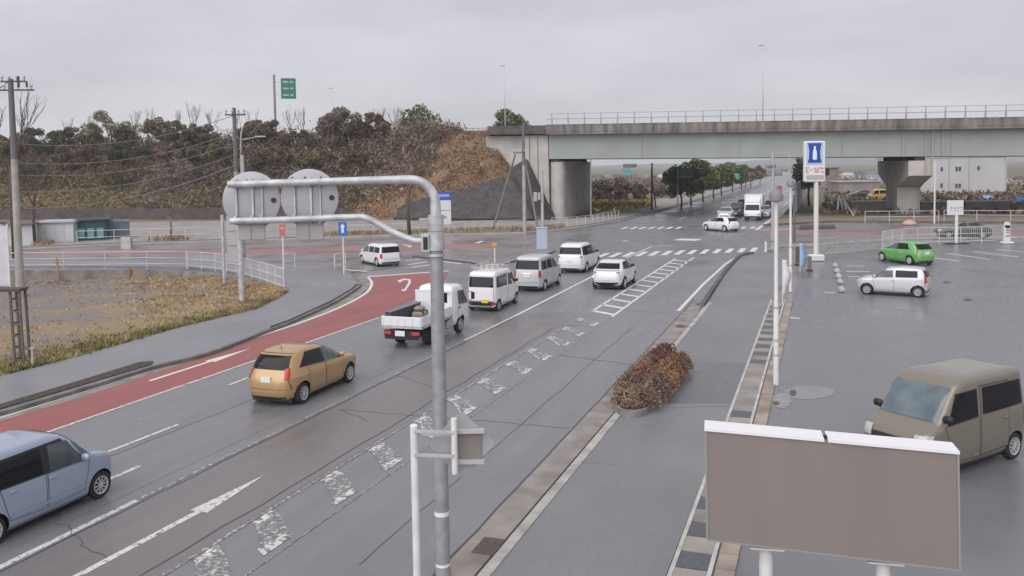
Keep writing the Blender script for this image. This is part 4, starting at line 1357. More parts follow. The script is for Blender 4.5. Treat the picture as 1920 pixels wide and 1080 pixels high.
bank_cover('bank_grass', GRASSY, 44000, -110, -22, -1.2, 6.8, .25, 11, 'olive green grass along the foot of the embankment', .3, 1.8)
bank_cover('bank_scrub', BROWN, 42000, -120, -14, 2.5, 11.5, .27, 12, 'brown leafless scrub covering the upper embankment', .7, 1.9)
bank_cover('dead_brush', RUST, 40000, -34, -1.0, -7.2, 10.8, .22, 13, 'rusty dead brush on the embankment beside the abutment', .14, 1.5)
bank_cover('bank_twigs', TWIG, 15000, -62, -15, -1.8, 10.5, .26, 14, 'pale tangled twigs between the embankment trees', .9, 3.0)
bank_cover('straw_fringe', STRAW, 5000, -110, -8, -2.3, -.6, .34, 15, 'straw coloured grass fringe at the embankment foot', .2, 1.6)

TREES = [  # px, top y, width px, d, material, crown bottom fraction, label
    (92, 236, 110, 8.5, DARKG, .12, 'dark bushy tree on the embankment just right of the tall utility pole'),
    (28, 250, 90, 8, BROWN, .15, 'brown tree on the bank behind the tall utility pole, left edge'),
    (215, 209, 125, 9, OLIVE, .15, 'broad olive brown tree, highest crown on the left half of the bank'),
    (150, 238, 90, 9.5, OLIVE, .1, 'olive tree between the dark bushy one and the broad crown'),
    (312, 218, 84, 9.5, OLIVE, .15, 'rounded olive tree right of the broad crown on the bank'),
    (383, 229, 86, 9.5, BROWN, .12, 'brown tree on the bank just left of the second utility pole'),
    (492, 222, 84, 9.5, BROWN, .12, 'brown tree on the bank left of the green sign post'),
    (556, 243, 90, 9, BROWN, .08, 'low dark brown tree right under the green expressway sign'),
    (640, 198, 96, 8.5, BROWN, .08, 'tallest brown tree right of the green expressway sign'),
    (700, 213, 88, 8.5, BROWN, .08, 'brown tree beside the tallest one, at the right end of the tree row'),
    (145, 272, 110, 5.5, BROWN, .18, 'shaggy brown tree lower on the bank behind the white shed'),
    (245, 262, 130, 6, DARKG, .25, 'wide dark evergreen halfway up the bank above the teal container'),
    (345, 266, 100, 6, BROWN, .2, 'brown tree halfway up the bank behind the pale round-crowned tree'),
    (425, 268, 90, 6, OLIVE, .15, 'olive tree halfway up the bank behind the second utility pole'),
    (505, 275, 110, 5.5, BROWN, .12, 'brown tree halfway up the bank behind the round sign backs'),
    (590, 282, 110, 5.5, OLIVE, .15, 'olive brown tree halfway up the bank right of the sign backs'),
    (672, 288, 96, 5, BROWN, .12, 'brown bush halfway up the bank under the tallest trees'),
    (60, 300, 90, 4.5, OLIVE, .2, 'olive shrub tree low on the bank at the far left'),
    (220, 335, 80, 3.0, OLIVE, .3, 'small olive tree near the foot of the bank behind the shed roof'),
]
for i, (px, ty, wpx, d, m, tf, lab) in enumerate(TREES):
    t = at_bank(px, d)
    h0 = bank_h(t, d)
    p = BP(t, d, h0 - .2)
    sc = p.y / F_PX
    H = max(2.2, ztop(px, ty, p.y) - p.z)
    leafy_tree('bank_tree', lab, p, H, wpx * sc, m, 40 + i, n=8200 if wpx > 60 else 4000, leaf=.235, asp=1.9 if m is BROWN else 1.2, trunk_f=tf, clumps=26, low=tf < .16, group='trees on the embankment')
# leafless tops along the skyline
SK = [(52, 205), (135, 214), (178, 206), (255, 196), (282, 190), (338, 196), (368, 186), (404, 197), (452, 200), (476, 194), (548, 196), (572, 192), (716, 196), (742, 190)]
for i, (px, ty) in enumerate(SK):
    d = 13 + (i % 3) * 2
    t = at_bank(px, d)
    p = BP(t, d, CREST - .2)
    nb = ['left of the dark bushy tree', 'behind the dark bushy tree', 'left of the broad olive crown', 'right of the broad olive crown', 'before the rounded olive tree', 'right of the rounded olive tree', 'above the brown tree by the second pole', 'just left of the second pole', 'just right of the second pole', 'left of the green sign post', 'right of the green sign', 'left of the tallest brown tree', 'over the right end of the tree row', 'rightmost above the bank']
    bare_tree('skyline_tree', 'thin leafless tree on the bank crest, ' + nb[i], p, ztop(px, ty, p.y) - p.z, 90 + i, 5, .34, BARK_G, 'leafless trees on the bank crest', r0=.09, upk=.35)
# evergreens behind the crest
for px, ty, wpx, lab in ((792, 196, 92, 'round green tree behind the guard rail left of the viaduct'), (957, 207, 74, 'smaller green tree behind the abutment at the viaduct end')):
    t = at_bank(px, 30)
    p = BP(t, 30, CREST - 1.5)
    leafy_tree('evergreen_tree', lab, p, ztop(px, ty, p.y) - p.z, wpx * p.y / F_PX, GREEN, 7 + px, n=3000, leaf=.5, trunk_f=.1, low=True, clumps=30, group='green trees behind the crest')
# single trees in front of the bank
def gtree(px, py, ty, seed, lab, m=BARK, depth=5, spread=.5, trunk=.32, z=.13, **k):
    p = G(px, py, z)
    return bare_tree('street_tree', lab, p, D(px, ty, p.y).z - p.z, seed, depth, spread, m, 'leafless trees on the far pavement', trunk=trunk, **k)
gtree(65, 459, 275, 301, 'leafless tree on the far pavement in front of the white shed', depth=6, spread=.42, trunk=.42, r0=.13, kids=(2, 3))
gtree(320, 449, 300, 302, 'pale round-crowned leafless tree on the far pavement by the white fence', BARK_G, 6, .62, .30, kids=(3, 3), r0=.10)
gtree(768, 440, 250, 303, 'brown trunked leafless tree left of the blue and white board', BARK, 5, .38, .45, r0=.16)
gtree(28, 482, 205, 304, 'dark tall bare trunk right behind the tall utility pole', BARK, 4, .30, .62, r0=.16)
t = at_bank(330, 2.2)
leafy_tree('bank_shrub', 'grey green thin crowned shrub tree behind the pale leafless one', BP(t, 2.2, bank_h(t, 2.2)), 5.5, 6.2, TWIG, 333, n=1500, leaf=.34, trunk_f=.28, clumps=24)

# --- viaduct
V = thing('road_viaduct', 'grey green steel girder viaduct crossing the main road', 'bridge', BA)
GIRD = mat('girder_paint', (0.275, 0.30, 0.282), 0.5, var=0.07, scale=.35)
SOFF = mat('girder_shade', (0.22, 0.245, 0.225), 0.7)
DECK = mat('deck_concrete', (0.16, 0.145, 0.135), 0.85, var=0.45, scale=.9, detail=8)
_n = DECK.node_tree
_mp = _n.nodes.new('ShaderNodeMapping')
_mp.inputs['Scale'].default_value = (1.6, 1.6, .28)
_ge = [x for x in _n.nodes if x.type == 'NEW_GEOMETRY'][0]
_nz = [x for x in _n.nodes if x.type == 'TEX_NOISE'][0]
_n.links.new(_ge.outputs['Position'], _mp.inputs['Vector'])
_n.links.new(_mp.outputs['Vector'], _nz.inputs['Vector'])
PIERC = mat('pier_concrete', (0.42, 0.395, 0.375), 0.8, var=0.16, scale=.5, detail=6)
T0, T1 = 0.35, 95.0
zb0 = D(1030, 297, 113).z
def prism(b, t0, t1, d0, d1, z0, z1, mi=0):
    g0, g1 = grade(t0), grade(t1)
    vs = [BP(t0, d0, z0 + g0), BP(t1, d0, z0 + g1), BP(t1, d1, z0 + g1), BP(t0, d1, z0 + g0), BP(t0, d0, z1 + g0), BP(t1, d0, z1 + g1), BP(t1, d1, z1 + g1), BP(t0, d1, z1 + g0)]
    b.add(vs, [(0, 3, 2, 1), (4, 5, 6, 7), (0, 1, 5, 4), (1, 2, 6, 5), (2, 3, 7, 6), (3, 0, 4, 7)], mi)
zg0, zg1 = zb0, zb0 + 3.02
for d in (0.0, 5.4, 10.8, 16.2, 21.6):
    b = MB(BA)
    prism(b, T0, T1, d + .22, d + .25, zg0, zg1)
    prism(b, T0, T1, d, d + .5, zg0 - .06, zg0)
    for k in range(1, 32):
        t = T0 + k * 2.95
        wd = .10 if abs(t - 44) > 2 else .28
        if d == 0 and k % 4 == 0:
            prism(b, t, t + .05, d + .12, d + .22, zg0, zg1)
    if d == 0:
        for t in (42.4, 46.6):
            prism(b, t, t + .22, d + .02, d + .22, zg0, zg1)
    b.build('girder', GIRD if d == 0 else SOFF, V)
b = MB(BA)
prism(b, T0 - .1, T1, -1.1, 23.2, zg1 + .0, zg1 + .32)
prism(b, T0 - .1, T1, -1.15, -.85, zg1 + .32, zg1 + 1.18)
prism(b, T0 - .1, T1, 22.9, 23.2, zg1 + .32, zg1 + 1.18)
prism(b, T0 - .1, T1, -1.18, -.82, zg1 + 1.18, zg1 + 1.26)
b.build('deck', DECK, V)
RAILM = mat('rail_grey', (0.30, 0.30, 0.30), 0.5, 0.3)
b = MB(BA)
zr = zg1 + 1.26
for dz in (.70, 1.35):
    b.tube([BP(T0, -1.0, zr + dz + grade(T0)), BP(T1, -1.0, zr + dz + grade(T1))], .05 if dz < 1 else .035, 6)
rail = b.build('railing', RAILM, V)
pm = MB()
pm.box((0, 0, .7), (.10, .12, 1.4))
pm.box((0, .05, .35), (.16, .14, .7))
pmo = None
for k in range(45):
    t = 1.0 + k * 2.08
    p = BP(t, -1.0, zr + grade(t)) - BA
    if pmo is None:
        pmo = pm.build('rail_post', RAILM, rail)
        o = pmo
    else:
        o = pmo.copy()
        C.objects.link(o)
        o.parent = rail
    o.location = p
    o.rotation_euler = (0, 0, math.atan2(BD.y, BD.x))
# bearings, wall pier at the abutment, hammerhead pier at right
b = MB(BA)
pts = []
for k in range(9):
    a = PI + PI * k / 8
    pts.append((1.25 + .95 * math.cos(a), 1.2 + .95 * math.sin(a)))
pts += [(2.2, 22.5), (.3, 22.5)]
vs = [BP(t, d) for t, d in pts]
b.slab(vs, -.2, zb0 - .42)
b.build('wall_pier', PIERC, V, 40)
b = MB(BA)
for d in (.25, 5.6, 11, 16.4, 21.8):
    prism(b, .7, 1.7, d, d + .5, zb0 - .44, zb0 - .05)
    prism(b, 43.8, 45.0, d, d + .5, zb0 - .55, zb0 - .02)
b.build('bearing', mat('bearing_dark', (0.03, 0.03, 0.032), 0.7), V)
b = MB(BA)
g = grade(44.4)
zc = zb0 - .55 + g
for (ta, tb) in ((43.1, 45.7),):
    q = [(0.1, zc), (0.1, zc - 1.75), (7.2, zc - 3.3), (7.2, -.2), (15.6, -.2), (15.6, zc - 3.3), (22.6, zc - 1.75), (22.6, zc)]
    vs = [BP(ta, d, z) for d, z in q] + [BP(tb, d, z) for d, z in q]
    m_ = len(q)
    fs = [tuple(range(m_)), tuple(range(2 * m_ - 1, m_ - 1, -1))] + [(i, i + m_, (i + 1) % m_ + m_, (i + 1) % m_) for i in range(m_)]
    b.add(vs, fs)
bm_ = b.build('hammerhead_pier', PIERC, V)
b = MB(BA)
for d in (.02,):
    for t in (44.9, 45.6):
        b.tube([BP(t, -.1, zg1 + grade(t)), BP(t, -.1, zc - 1.5)], .07, 6)
b.tube([BP(45.6, -.1, zc - 1.4), BP(45.6, 6.9, zc - 3.4), BP(45.6, 6.9, 0)], .07, 6)
b.build('drain_pipe', mat('pipe_grey', (0.34, 0.34, 0.34), 0.5), V)
for px in (1430, 1744):
    pass
# abutment
A = thing('abutment', 'concrete abutment wall where the viaduct meets the embankment', 'wall', BP(-3, 1))
b = MB(BP(-3, 1))
ab = D(1000, 258, 113).z
prism(b, -3.2, 0.22, .35, 21, -.2, zg1 - .05)
b.build('front_wall', PIERC, A)
b = MB(BP(-3, 1))
prism(b, -8.2, -3.22, .9, 1.6, 1.0, zg1 - .05)
b.build('wing_wall', PIERC, A)
b = MB(BP(-3, 1))
prism(b, -8.2, .26, -.5, 22, zg1 + .10, zg1 + .30)
prism(b, -7.6, .26, -.52, -.2, zg1 + .30, zg1 + 1.2)
b.build('parapet', mat('parapet_dark', (0.085, 0.07, 0.065), .85, var=.4, scale=1.5), A)
for t in (-2.3, -1.2):
    b = MB(BP(-3, 1))
    prism(b, t, t + .10, .30, .36, 2, zg1 - .1)
    b.build('wall_groove', mat('groove_dark', (0.17, 0.16, 0.15), 0.8), A)
# masonry cone round the foot of the abutment
b = MB(BP(-4, 1))
tt = list(np.arange(-19, 1.6, .3))
dd = list(np.arange(-9, .35, .28))
for t in tt:
    for d in dd:
        zz_ = max(bank_h(t, d) + .42, cone(t, d), -.1)
        if not stony(t, d):
            zz_ = bank_h(t, d) - .45 + .2 * rb.uniform()
        b.v.append(tuple(BP(t, d, zz_)))
for i in range(len(tt) - 1):
    for j in range(len(dd) - 1):
        q = [(tt[i + u], dd[j + v]) for u in (0, 1) for v in (0, 1)]
        if any(stony(*k) for k in q) and max(max(bank_h(*k), cone(*k)) for k in q) > 0:
            a = i * len(dd) + j
            b.f.append((a, a + len(dd), a + len(dd) + 1, a + 1))
            b.m.append(0)
ms = bpy.data.materials.new('masonry')
ms.use_nodes = True
nn = ms.node_tree
bs = nn.nodes['Principled BSDF']
vo = nn.nodes.new('ShaderNodeTexVoronoi')
vo.inputs['Scale'].default_value = 2.6
ge = nn.nodes.new('ShaderNodeNewGeometry')
nn.links.new(ge.outputs['Position'], vo.inputs['Vector'])
cr_ = nn.nodes.new('ShaderNodeValToRGB')
cr_.color_ramp.elements[0].color = (0.032, 0.027, 0.029, 1)
cr_.color_ramp.elements[1].color = (0.068, 0.058, 0.060, 1)
sp_ = nn.nodes.new('ShaderNodeSeparateColor')
nn.links.new(vo.outputs['Color'], sp_.inputs['Color'])
nn.links.new(sp_.outputs['Red'], cr_.inputs['Fac'])
nn.links.new(cr_.outputs['Color'], bs.inputs['Base Color'])
bs.inputs['Roughness'].default_value = .8
tag(b.build('stone_revetment', ms, None, True), 'dark stone pitching sloping round the foot of the abutment', 'revetment')
# guard rail on the crest
b = MB(BP(-20, 9.5, CREST))
for dz, r_ in ((.95, .07), (.6, .05)):
    b.tube([BP(-42, 9.8, CREST + dz), BP(-8.6, 9.8, CREST + dz)], r_, 6)
gr = b.build('guard_rail', RAILM)
tag(gr, 'grey guard rail on the bank crest running up to the viaduct', 'guard rail')
for k in range(18):
    b = MB(BP(-20, 9.5, CREST))
    p = BP(-42 + k * 1.96, 9.8, CREST - .2)
    b.tube([p, p + Vector((0, 0, 1.15))], .06, 6)
    b.build('rail_post', RAILM, gr)

# ------------------------------------------------------------------ foreground signs
GALV = mat('galvanised_steel', (0.44, 0.445, 0.465), 0.42, 0.2, var=0.22, scale=5, detail=8)
GALV_D = mat('galvanised_dark', (0.29, 0.295, 0.315), 0.45, 0.2, var=0.14, scale=6)
ALU = mat('sign_back_aluminium', (0.36, 0.352, 0.375), 0.45, 0.1, var=0.07, scale=2)
W_PAINT = mat('white_post_paint', (0.62, 0.61, 0.61), 0.45, var=0.06, scale=5)
REFL = mat('reflective_band', (0.70, 0.70, 0.70), 0.35)
GREY_P = mat('grey_post_paint', (0.36, 0.36, 0.37), 0.5, var=0.08, scale=4)
Y0 = 14.3
pb = D(831, 1090, Y0)
px_, pyy = pb.x, pb.y
S = thing('overhead_sign_pole', 'tall grey steel pole with two bent arms carrying round sign backs', 'sign pole', (px_, pyy, 0))
o0 = (px_, pyy, 0)
zt = D(814, 408, Y0).z
b = MB(o0)
b.tube([(px_, pyy, 0), (px_, pyy, 3), (px_, pyy, zt)], [.124, .116, .105], 24)
b.build('pole', GALV_D, S, 50)
b = MB(o0)
za = D(700, 338, Y0).z
xe = D(428, 348, Y0).x
pts = [(px_, pyy, zt - .05), (px_, pyy, za - .40)]
for k in range(1, 9):
    a = PI / 2 * k / 8
    pts.append((px_ - .40 * (1 - math.cos(a)), pyy, za - .40 + .40 * math.sin(a)))
pts += [(px_ - 1.2, pyy, za + .0), (xe, pyy, za - .03)]
b.tube(pts, [.085, .085] + [.075] * 8 + [.062, .058], 18)
b.build('arm', GALV, S, 50)
b = MB(o0)
zl = D(640, 410, Y0).z
zj = D(780, 452, Y0).z
xj, xk, xm = D(790, 452, Y0).x, D(742, 437, Y0).x, D(695, 412, Y0).x
pts = smooth_path([(xj + .12, pyy, zj), (xj - .12, pyy, zj + .01), (D(735, 437, Y0).x, pyy, zj + .16), (xm - .05, pyy, zl - .005), (D(655, 408, Y0).x, pyy, zl + .02), (D(540, 410, Y0).x, pyy, zl), (D(432, 413, Y0).x, pyy, zl - .01)], 5)
b.tube(pts, .055, 16)
b.build('arm', GALV, S, 50)
b = MB(o0)
for yy, h_, r_ in ((412, .16, .125), (440, .05, .13), (452, .30, .135), (478, .04, .135), (427, .1, .118)):
    z = D(818, yy, Y0).z
    b.tube([(px_, pyy, z - h_ / 2), (px_, pyy, z + h_ / 2)], r_, 22)
z = D(798, 455, Y0).z
b.box((px_ - .17, pyy - .02, z), (.14, .2, .30), bev=.01)
z = D(800, 411, Y0).z
b.box((px_ - .16, pyy, z), (.22, .1, .03))
b.build('collar', GALV, S, 40)
b = MB(o0)
b.box((px_ - .165, pyy - .125, D(798, 455, Y0).z), (.07, .02, .20))
b.build('junction_box', BLACK, S)
for yy, h_ in ((961, .07), (1062, .14)):
    z = D(830, yy, Y0).z
    b = MB(o0)
    b.tube([(px_, pyy, z - h_ / 2), (px_, pyy, z + h_ / 2)], .1235, 24)
    b.build('reflective_band', REFL, S, 50)
for cx, cy, mir in ((471, 376, 1), (580, 371, 1)):
    c = D(cx, cy, Y0 + .13)
    Rr = .475
    b = MB(o0)
    prof = [(.005, .0), (Rr - .02, .0), (Rr, .012), (Rr, .03), (Rr - .006, .036), (.005, .036)]
    n = 48
    vs, fs = [], []
    for r_, y_ in prof:
        vs += [(c.x + r_ * math.cos(2 * PI * j / n), c.y + y_, c.z + r_ * math.sin(2 * PI * j / n)) for j in range(n)]
    for i in range(len(prof) - 1):
        for j in range(n):
            a, e = i * n + j, i * n + (j + 1) % n
            fs.append((a, e, e + n, a + n))
    b.add(vs, fs)
    b.add([(c.x + .02 * math.cos(2 * PI * j / 8) + .36 * Rr / .475 * 1.0, c.y - .012, c.z - .01 + .02 * math.sin(2 * PI * j / 8)) for j in range(8)], [tuple(range(7, -1, -1))])
    disc = b.build('sign_disc', ALU, S, 35)
    b = MB(o0)
    q0, q1 = D(cx - 25, 417, Y0 + .10), D(cx + 27, 443, Y0 + .10)
    b.box(((q0.x + q1.x) / 2, q0.y, (q0.z + q1.z) / 2), (q1.x - q0.x, .03, q0.z - q1.z + .12), bev=.01)
    b.box(((q0.x + q1.x) / 2 - .02, q0.y - .02, (q0.z + q1.z) / 2), (.02, .02, q0.z - q1.z + .10))
    b.build('lower_plate', mat('plate_back', (0.31, 0.295, 0.295), .5, .1, var=.1, scale=3), S)
    b = MB(o0)
    for dx, wd in ((-.235, .03), (.03, .045), (.185, .03)):
        hh = math.sqrt(Rr ** 2 - dx ** 2) * .88
        b.box((c.x + dx, c.y - .018, c.z - .02), (wd, .036, hh * 2 - .10), bev=.006)
    b.build('rib', GALV, disc)
    b = MB(o0)
    b.box((c.x + .115, c.y - .008, c.z - .04), (.10, .014, .56))
    b.build('rib_plate', GALV_D, disc)
    for dx, dz, r_ in ((.37, 0, .042), (-.27, .33, .018), (-.06, .33, .018), (.2, .33, .018)):
        b = MB(o0)
        b.disc((c.x + dx, c.y - .01, c.z + dz), (0, 1, 0), r_, .02, 14)
        b.build('bolt', BLACK, disc)
    for dx in (-.235, .03, .185):
        for zz in (za - .02, zl):
            b = MB(o0)
            b.box((c.x + dx, c.y - .06, zz), (.05, .13, .15), bev=.012)
            b.build('clamp', GALV, disc)

# diamond warning sign seen from behind
Y1 = 8.4
p0 = D(776, 798, Y1)
S = thing('warning_sign', 'back of a small diamond warning sign bracketed to a thin white post', 'sign', (p0.x, Y1, 0))
o0 = (p0.x, Y1, 0)
b = MB(o0)
b.tube([(p0.x, Y1, 0), (p0.x, Y1, p0.z)], .0385, 14)
b.tube([(p0.x, Y1, p0.z), (p0.x, Y1, p0.z + .012)], [.041, .03], 14)
b.build('post', W_PAINT, S, 50)
b = MB(o0)
xs = D(852, 830, Y1).x
b.tube([(xs, Y1 - .01, D(852, 887, Y1).z), (xs, Y1 - .01, D(852, 784, Y1).z)], .031, 12)
b.build('clamp_post', W_PAINT, S, 50)
b = MB(o0)
for ya, yb in ((806, 816), (850, 858)):
    for k in (0, 1):
        b.beam((p0.x, Y1 + (.04 if k else -.045), D(776, (ya, yb)[k], Y1).z), (xs, Y1 + (.04 if k else -.045), D(852, (ya, yb)[k] + 2, Y1).z), .012, .030)
b.build('bracket', GALV, S)
b = MB(o0)
c = D(866, 833, Y1 + .10)
q = [(0, .335), (.335, 0), (0, -.335), (-.335, 0)]
k = 8
out = []
for i in range(4):
    a, e = Vector(q[i]), Vector(q[(i + 1) % 4])
    out += [a.lerp(e, .05), a.lerp(e, .95)]
vs = [(c.x + u, c.y, c.z + v) for u, v in out] + [(c.x + u, c.y + .012, c.z + v) for u, v in out]
b.add(vs, [tuple(range(7, -1, -1)), tuple(range(8, 16))] + [(i, (i + 1) % 8, 8 + (i + 1) % 8, 8 + i) for i in range(8)])
b.build('diamond_plate', mat('sign_back_grey', (0.34, 0.335, 0.34), 0.5, 0.1, var=.08, scale=3), S)
for yy in (808, 865):
    b = MB(o0)
    z = D(878, yy, Y1 + .07).z
    b.beam((xs, Y1 + .065, z), (D(908, yy, Y1 + .07).x, Y1 + .065, z), .05, .04)
    b.build('back_rail', mat('rail_alu', (0.44, 0.44, 0.45), 0.45, .2), S)
b = MB(o0)
z0, z1 = D(878, 862, Y1 + .08).z, D(878, 811, Y1 + .08).z
b.box(((xs + D(900, 830, Y1).x) / 2 + .02, Y1 + .088, (z0 + z1) / 2), (D(900, 830, Y1).x - xs - .02, .012, z1 - z0 - .02))
b.build('back_panel', mat('back_panel_brown', (0.20, 0.175, 0.16), 0.6), S)

# big board sign seen from behind
fl = [D(1322, 806, 10.55), D(1798, 850, 9.9), D(1801, 1072, 9.9), D(1325, 1014, 10.55)]
mid = (fl[2] + fl[3]) / 2
S = thing('board_sign', 'large blank grey brown board sign seen from behind on two white legs', 'signboard', (mid.x, mid.y, 0))
o0 = (mid.x, mid.y, 0)
e = (fl[1] - fl[0])
nb = Vector((-e.y, e.x, 0)).normalized() * .34
ex, ez = (fl[1] - fl[0]).normalized(), (fl[0] - fl[3]).normalized()
def slab3(b, quad, off0, off1, mi=0):
    a = [Vector(q) + nb.normalized() * off0 for q in quad]
    c = [Vector(q) + nb.normalized() * off1 for q in quad]
    b.add(a + c, [(3, 2, 1, 0), (4, 5, 6, 7), (0, 1, 5, 4), (1, 2, 6, 5), (2, 3, 7, 6), (3, 0, 4, 7)], mi)
bf = bpy.data.materials.new('board_back')
bf.use_nodes = True
n_ = bf.node_tree
bs = n_.nodes['Principled BSDF']
ge = n_.nodes.new('ShaderNodeNewGeometry')
mp2 = n_.nodes.new('ShaderNodeMapping')
mp2.inputs['Scale'].default_value = (1.0, 1.0, .22)
n2 = n_.nodes.new('ShaderNodeTexNoise')
n2.inputs['Scale'].default_value = 2.0
n2.inputs['Detail'].default_value = 5
n2.inputs['Distortion'].default_value = .6
r2 = n_.nodes.new('ShaderNodeValToRGB')
r2.color_ramp.elements[0].position, r2.color_ramp.elements[1].position = .3, .72
r2.color_ramp.elements[0].color = (0.200, 0.174, 0.163, 1)
r2.color_ramp.elements[1].color = (0.218, 0.192, 0.180, 1)
n_.links.new(ge.outputs['Position'], mp2.inputs['Vector'])
n_.links.new(mp2.outputs['Vector'], n2.inputs['Vector'])
n_.links.new(n2.outputs['Fac'], r2.inputs['Fac'])
n_.links.new(r2.outputs['Color'], bs.inputs['Base Color'])
bs.inputs['Roughness'].default_value = .42
bs.inputs['Specular IOR Level'].default_value = .35
b = MB(o0)
slab3(b, fl, 0.012, .325)
b.build('cabinet', bf, S)
b = MB(o0)
t = .018
up = ez * t
sd_ = ex * t
slab3(b, [fl[0] - sd_ * .3, fl[0] + sd_, fl[3] + sd_, fl[3] - sd_ * .3], 0, .33)
slab3(b, [fl[1] - sd_, fl[1] + sd_ * .3, fl[2] + sd_ * .3, fl[2] - sd_], 0, .33)
slab3(b, [fl[3] + up + sd_, fl[2] + up - sd_, fl[2] - sd_, fl[3] + sd_], 0, .33)
b.build('edge_frame', mat('frame_grey', (0.30, 0.30, 0.30), .45, .3), S)
b = MB(o0)
hm = fl[0].lerp(fl[1], .485)
hn = fl[0].lerp(fl[1], .50)
slab3(b, [fl[0] + ez * .022 - sd_ * .5, hm + ez * .022, hm - ez * .012, fl[0] - ez * .012 - sd_ * .5], -.008, .345)
slab3(b, [hn + ez * .022, fl[1] + ez * .022 + sd_ * .5, fl[1] - ez * .012 + sd_ * .5, hn - ez * .012], -.008, .345)
b.build('top_cap', mat('cap_white', (0.72, 0.71, 0.73), .4), S)
b = MB(o0)
hq = fl[0].lerp(fl[1], .4925) + ez * .012
b.box(hq + nb * .3, (.03, .05, .06))
b.build('seam_bolt', BLACK, S)
for lx, ly, w_ in ((1443, 1037, 62), (1667, 1063, 66)):
    b = MB(o0)
    k = (lx - 1325) / 476
    q = fl[3].lerp(fl[2], k) + nb * .5
    b.tube([(q.x, q.y, 0), (q.x, q.y, q.z - .012)], .085, 18)
    b.build('leg', W_PAINT, S, 50)
    b = MB(o0)
    b.box((q.x, q.y - .02, q.z - .02), (.40, .30, .022), math.atan2(e.y, e.x))
    b.build('mounting_plate', mat('plate_zinc', (0.5, 0.5, 0.48), .4, .3), S)

# ------------------------------------------------------------------ poles and wires on the left
POLE_C = mat('pole_concrete', (0.34, 0.315, 0.305), .8, var=.14, scale=2)
DARKSTEEL = mat('dark_steel', (0.06, 0.06, 0.065), .55, .3)
INSUL = mat('insulator', (0.45, 0.44, 0.43), .3)
def utility_pole(label, px, py, ty, arms, r0, extras=()):
    p = G(px, py, .0)
    Hh = D(px, ty, p.y).z
    u = thing('utility_pole', label, 'utility pole', p, 0, 'utility poles')
    b = MB()
    b.tube([(0, 0, -.2), (0, 0, Hh * .62)], [r0, r0 * .78], 16)
    b.build('pole', POLE_C, u, 50)
    b = MB()
    b.tube([(0, 0, Hh * .62), (0, 0, Hh)], [r0 * .78, r0 * .6], 16)
    b.build('pole_top', mat('pole_top_dark', (0.13, 0.12, 0.125), .7), u, 50)
    for z, a0, a1, ang in arms:
        b = MB()
        d = Vector((math.cos(ang), math.sin(ang), 0))
        b.beam(d * a0 + Vector((0, -.1, Hh + z)), d * a1 + Vector((0, -.1, Hh + z)), .09, .09)
        if a1 - a0 > 1.5:
            b.beam(d * a0 * .6 + Vector((0, -.1, Hh + z)), Vector((0, -.1, Hh + z + .55)), .04, .04)
        arm = b.build('crossarm', DARKSTEEL, u)
        n = 4
        for i in range(n):
            t = a0 + (a1 - a0) * (i + .2) / (n - .6)
            b = MB()
            q = d * t + Vector((0, -.1, Hh + z + .05))
            b.tube([q, q + Vector((0, 0, .12)), q + Vector((0, 0, .14)), q + Vector((0, 0, .3))], [.03, .03, .075, .06], 8)
            b.build('insulator', INSUL, arm, True)
    return u, p, Hh
uA, pA, HA = utility_pole('tallest grey concrete utility pole with double crossarm at the far left', 38, 541, 148, [(-.65, -1.2, 1.35, .1), (-.15, -.5, .9, .1)], .24)
b = MB()
b.tube([(.52, -.12, HA - .5), (.52, -.12, HA + .15)], .07, 8)
b.tube([(1.0, -.12, HA - .5), (1.0, -.12, HA - .15)], .06, 8)
b.build('cutout_fuse', DARKSTEEL, uA)
b = MB()
b.tube([(-.45, .35, HA * .32), (-.12, .1, HA * .86)], .05, 6)
b.build('cable_riser', DARKSTEEL, uA)
uB, pB, HB = utility_pole('slimmer concrete utility pole behind the left round sign back', 449, 516, 202, [(-.45, -.55, .75, .1)], .19)
b = MB()
b.tube([(.42, 0, HB * .55), (.42, 0, HB * .72)], .13, 10)
b.box((.30, 0, HB * .58), (.3, .06, .06))
b.box((.36, -.05, HB * .50), (.25, .22, .5), bev=.02)
b.build('transformer', GREY_P, uB, 50)
uC, pC, HC = utility_pole('concrete utility pole with slanting stays before the stone revetment', 984, 440, 231, [(-2.9, -1.0, .15, .05)], .20)
ST = mat('stay_timber', (0.27, 0.24, 0.21), .8, var=.2, scale=3)
for (px, py, qx, qy, r_) in ((924, 432, 966, 290, .14), (1010, 438, 981, 283, .11)):
    b = MB()
    a = G(px, py) - pC
    c = D(qx, qy, pC.y) - pC
    b.tube([a, c], [r_, r_ * .7], 10)
    b.build('stay', ST, uC, 50)
WIREM = mat('cable_black', (0.16, 0.155, 0.155), .6)
wl_ = ['uppermost', 'second from top', 'third from top', 'fourth from top', 'lowest']
for i in range(5):
    a = pA + Vector((.3 - .15 * i, 0, HA - [3.8, 4.9, 5.6, 6.6, 7.6][i]))
    c = pB + Vector((.2, 0, HB - [.4, 1.5, 2.2, 2.9, 3.6][i]))
    pts = [a.lerp(c, k / 14) - Vector((0, 0, .75 * 4 * (k / 14) * (1 - k / 14))) for k in range(15)]
    b = MB(a)
    b.tube(pts, .02 if i < 4 else .028, 4)
    tag(b.build('overhead_cable', WIREM), wl_[i] + ' of the five cables sagging between the two left utility poles', 'cable', 'cables between the left utility poles')

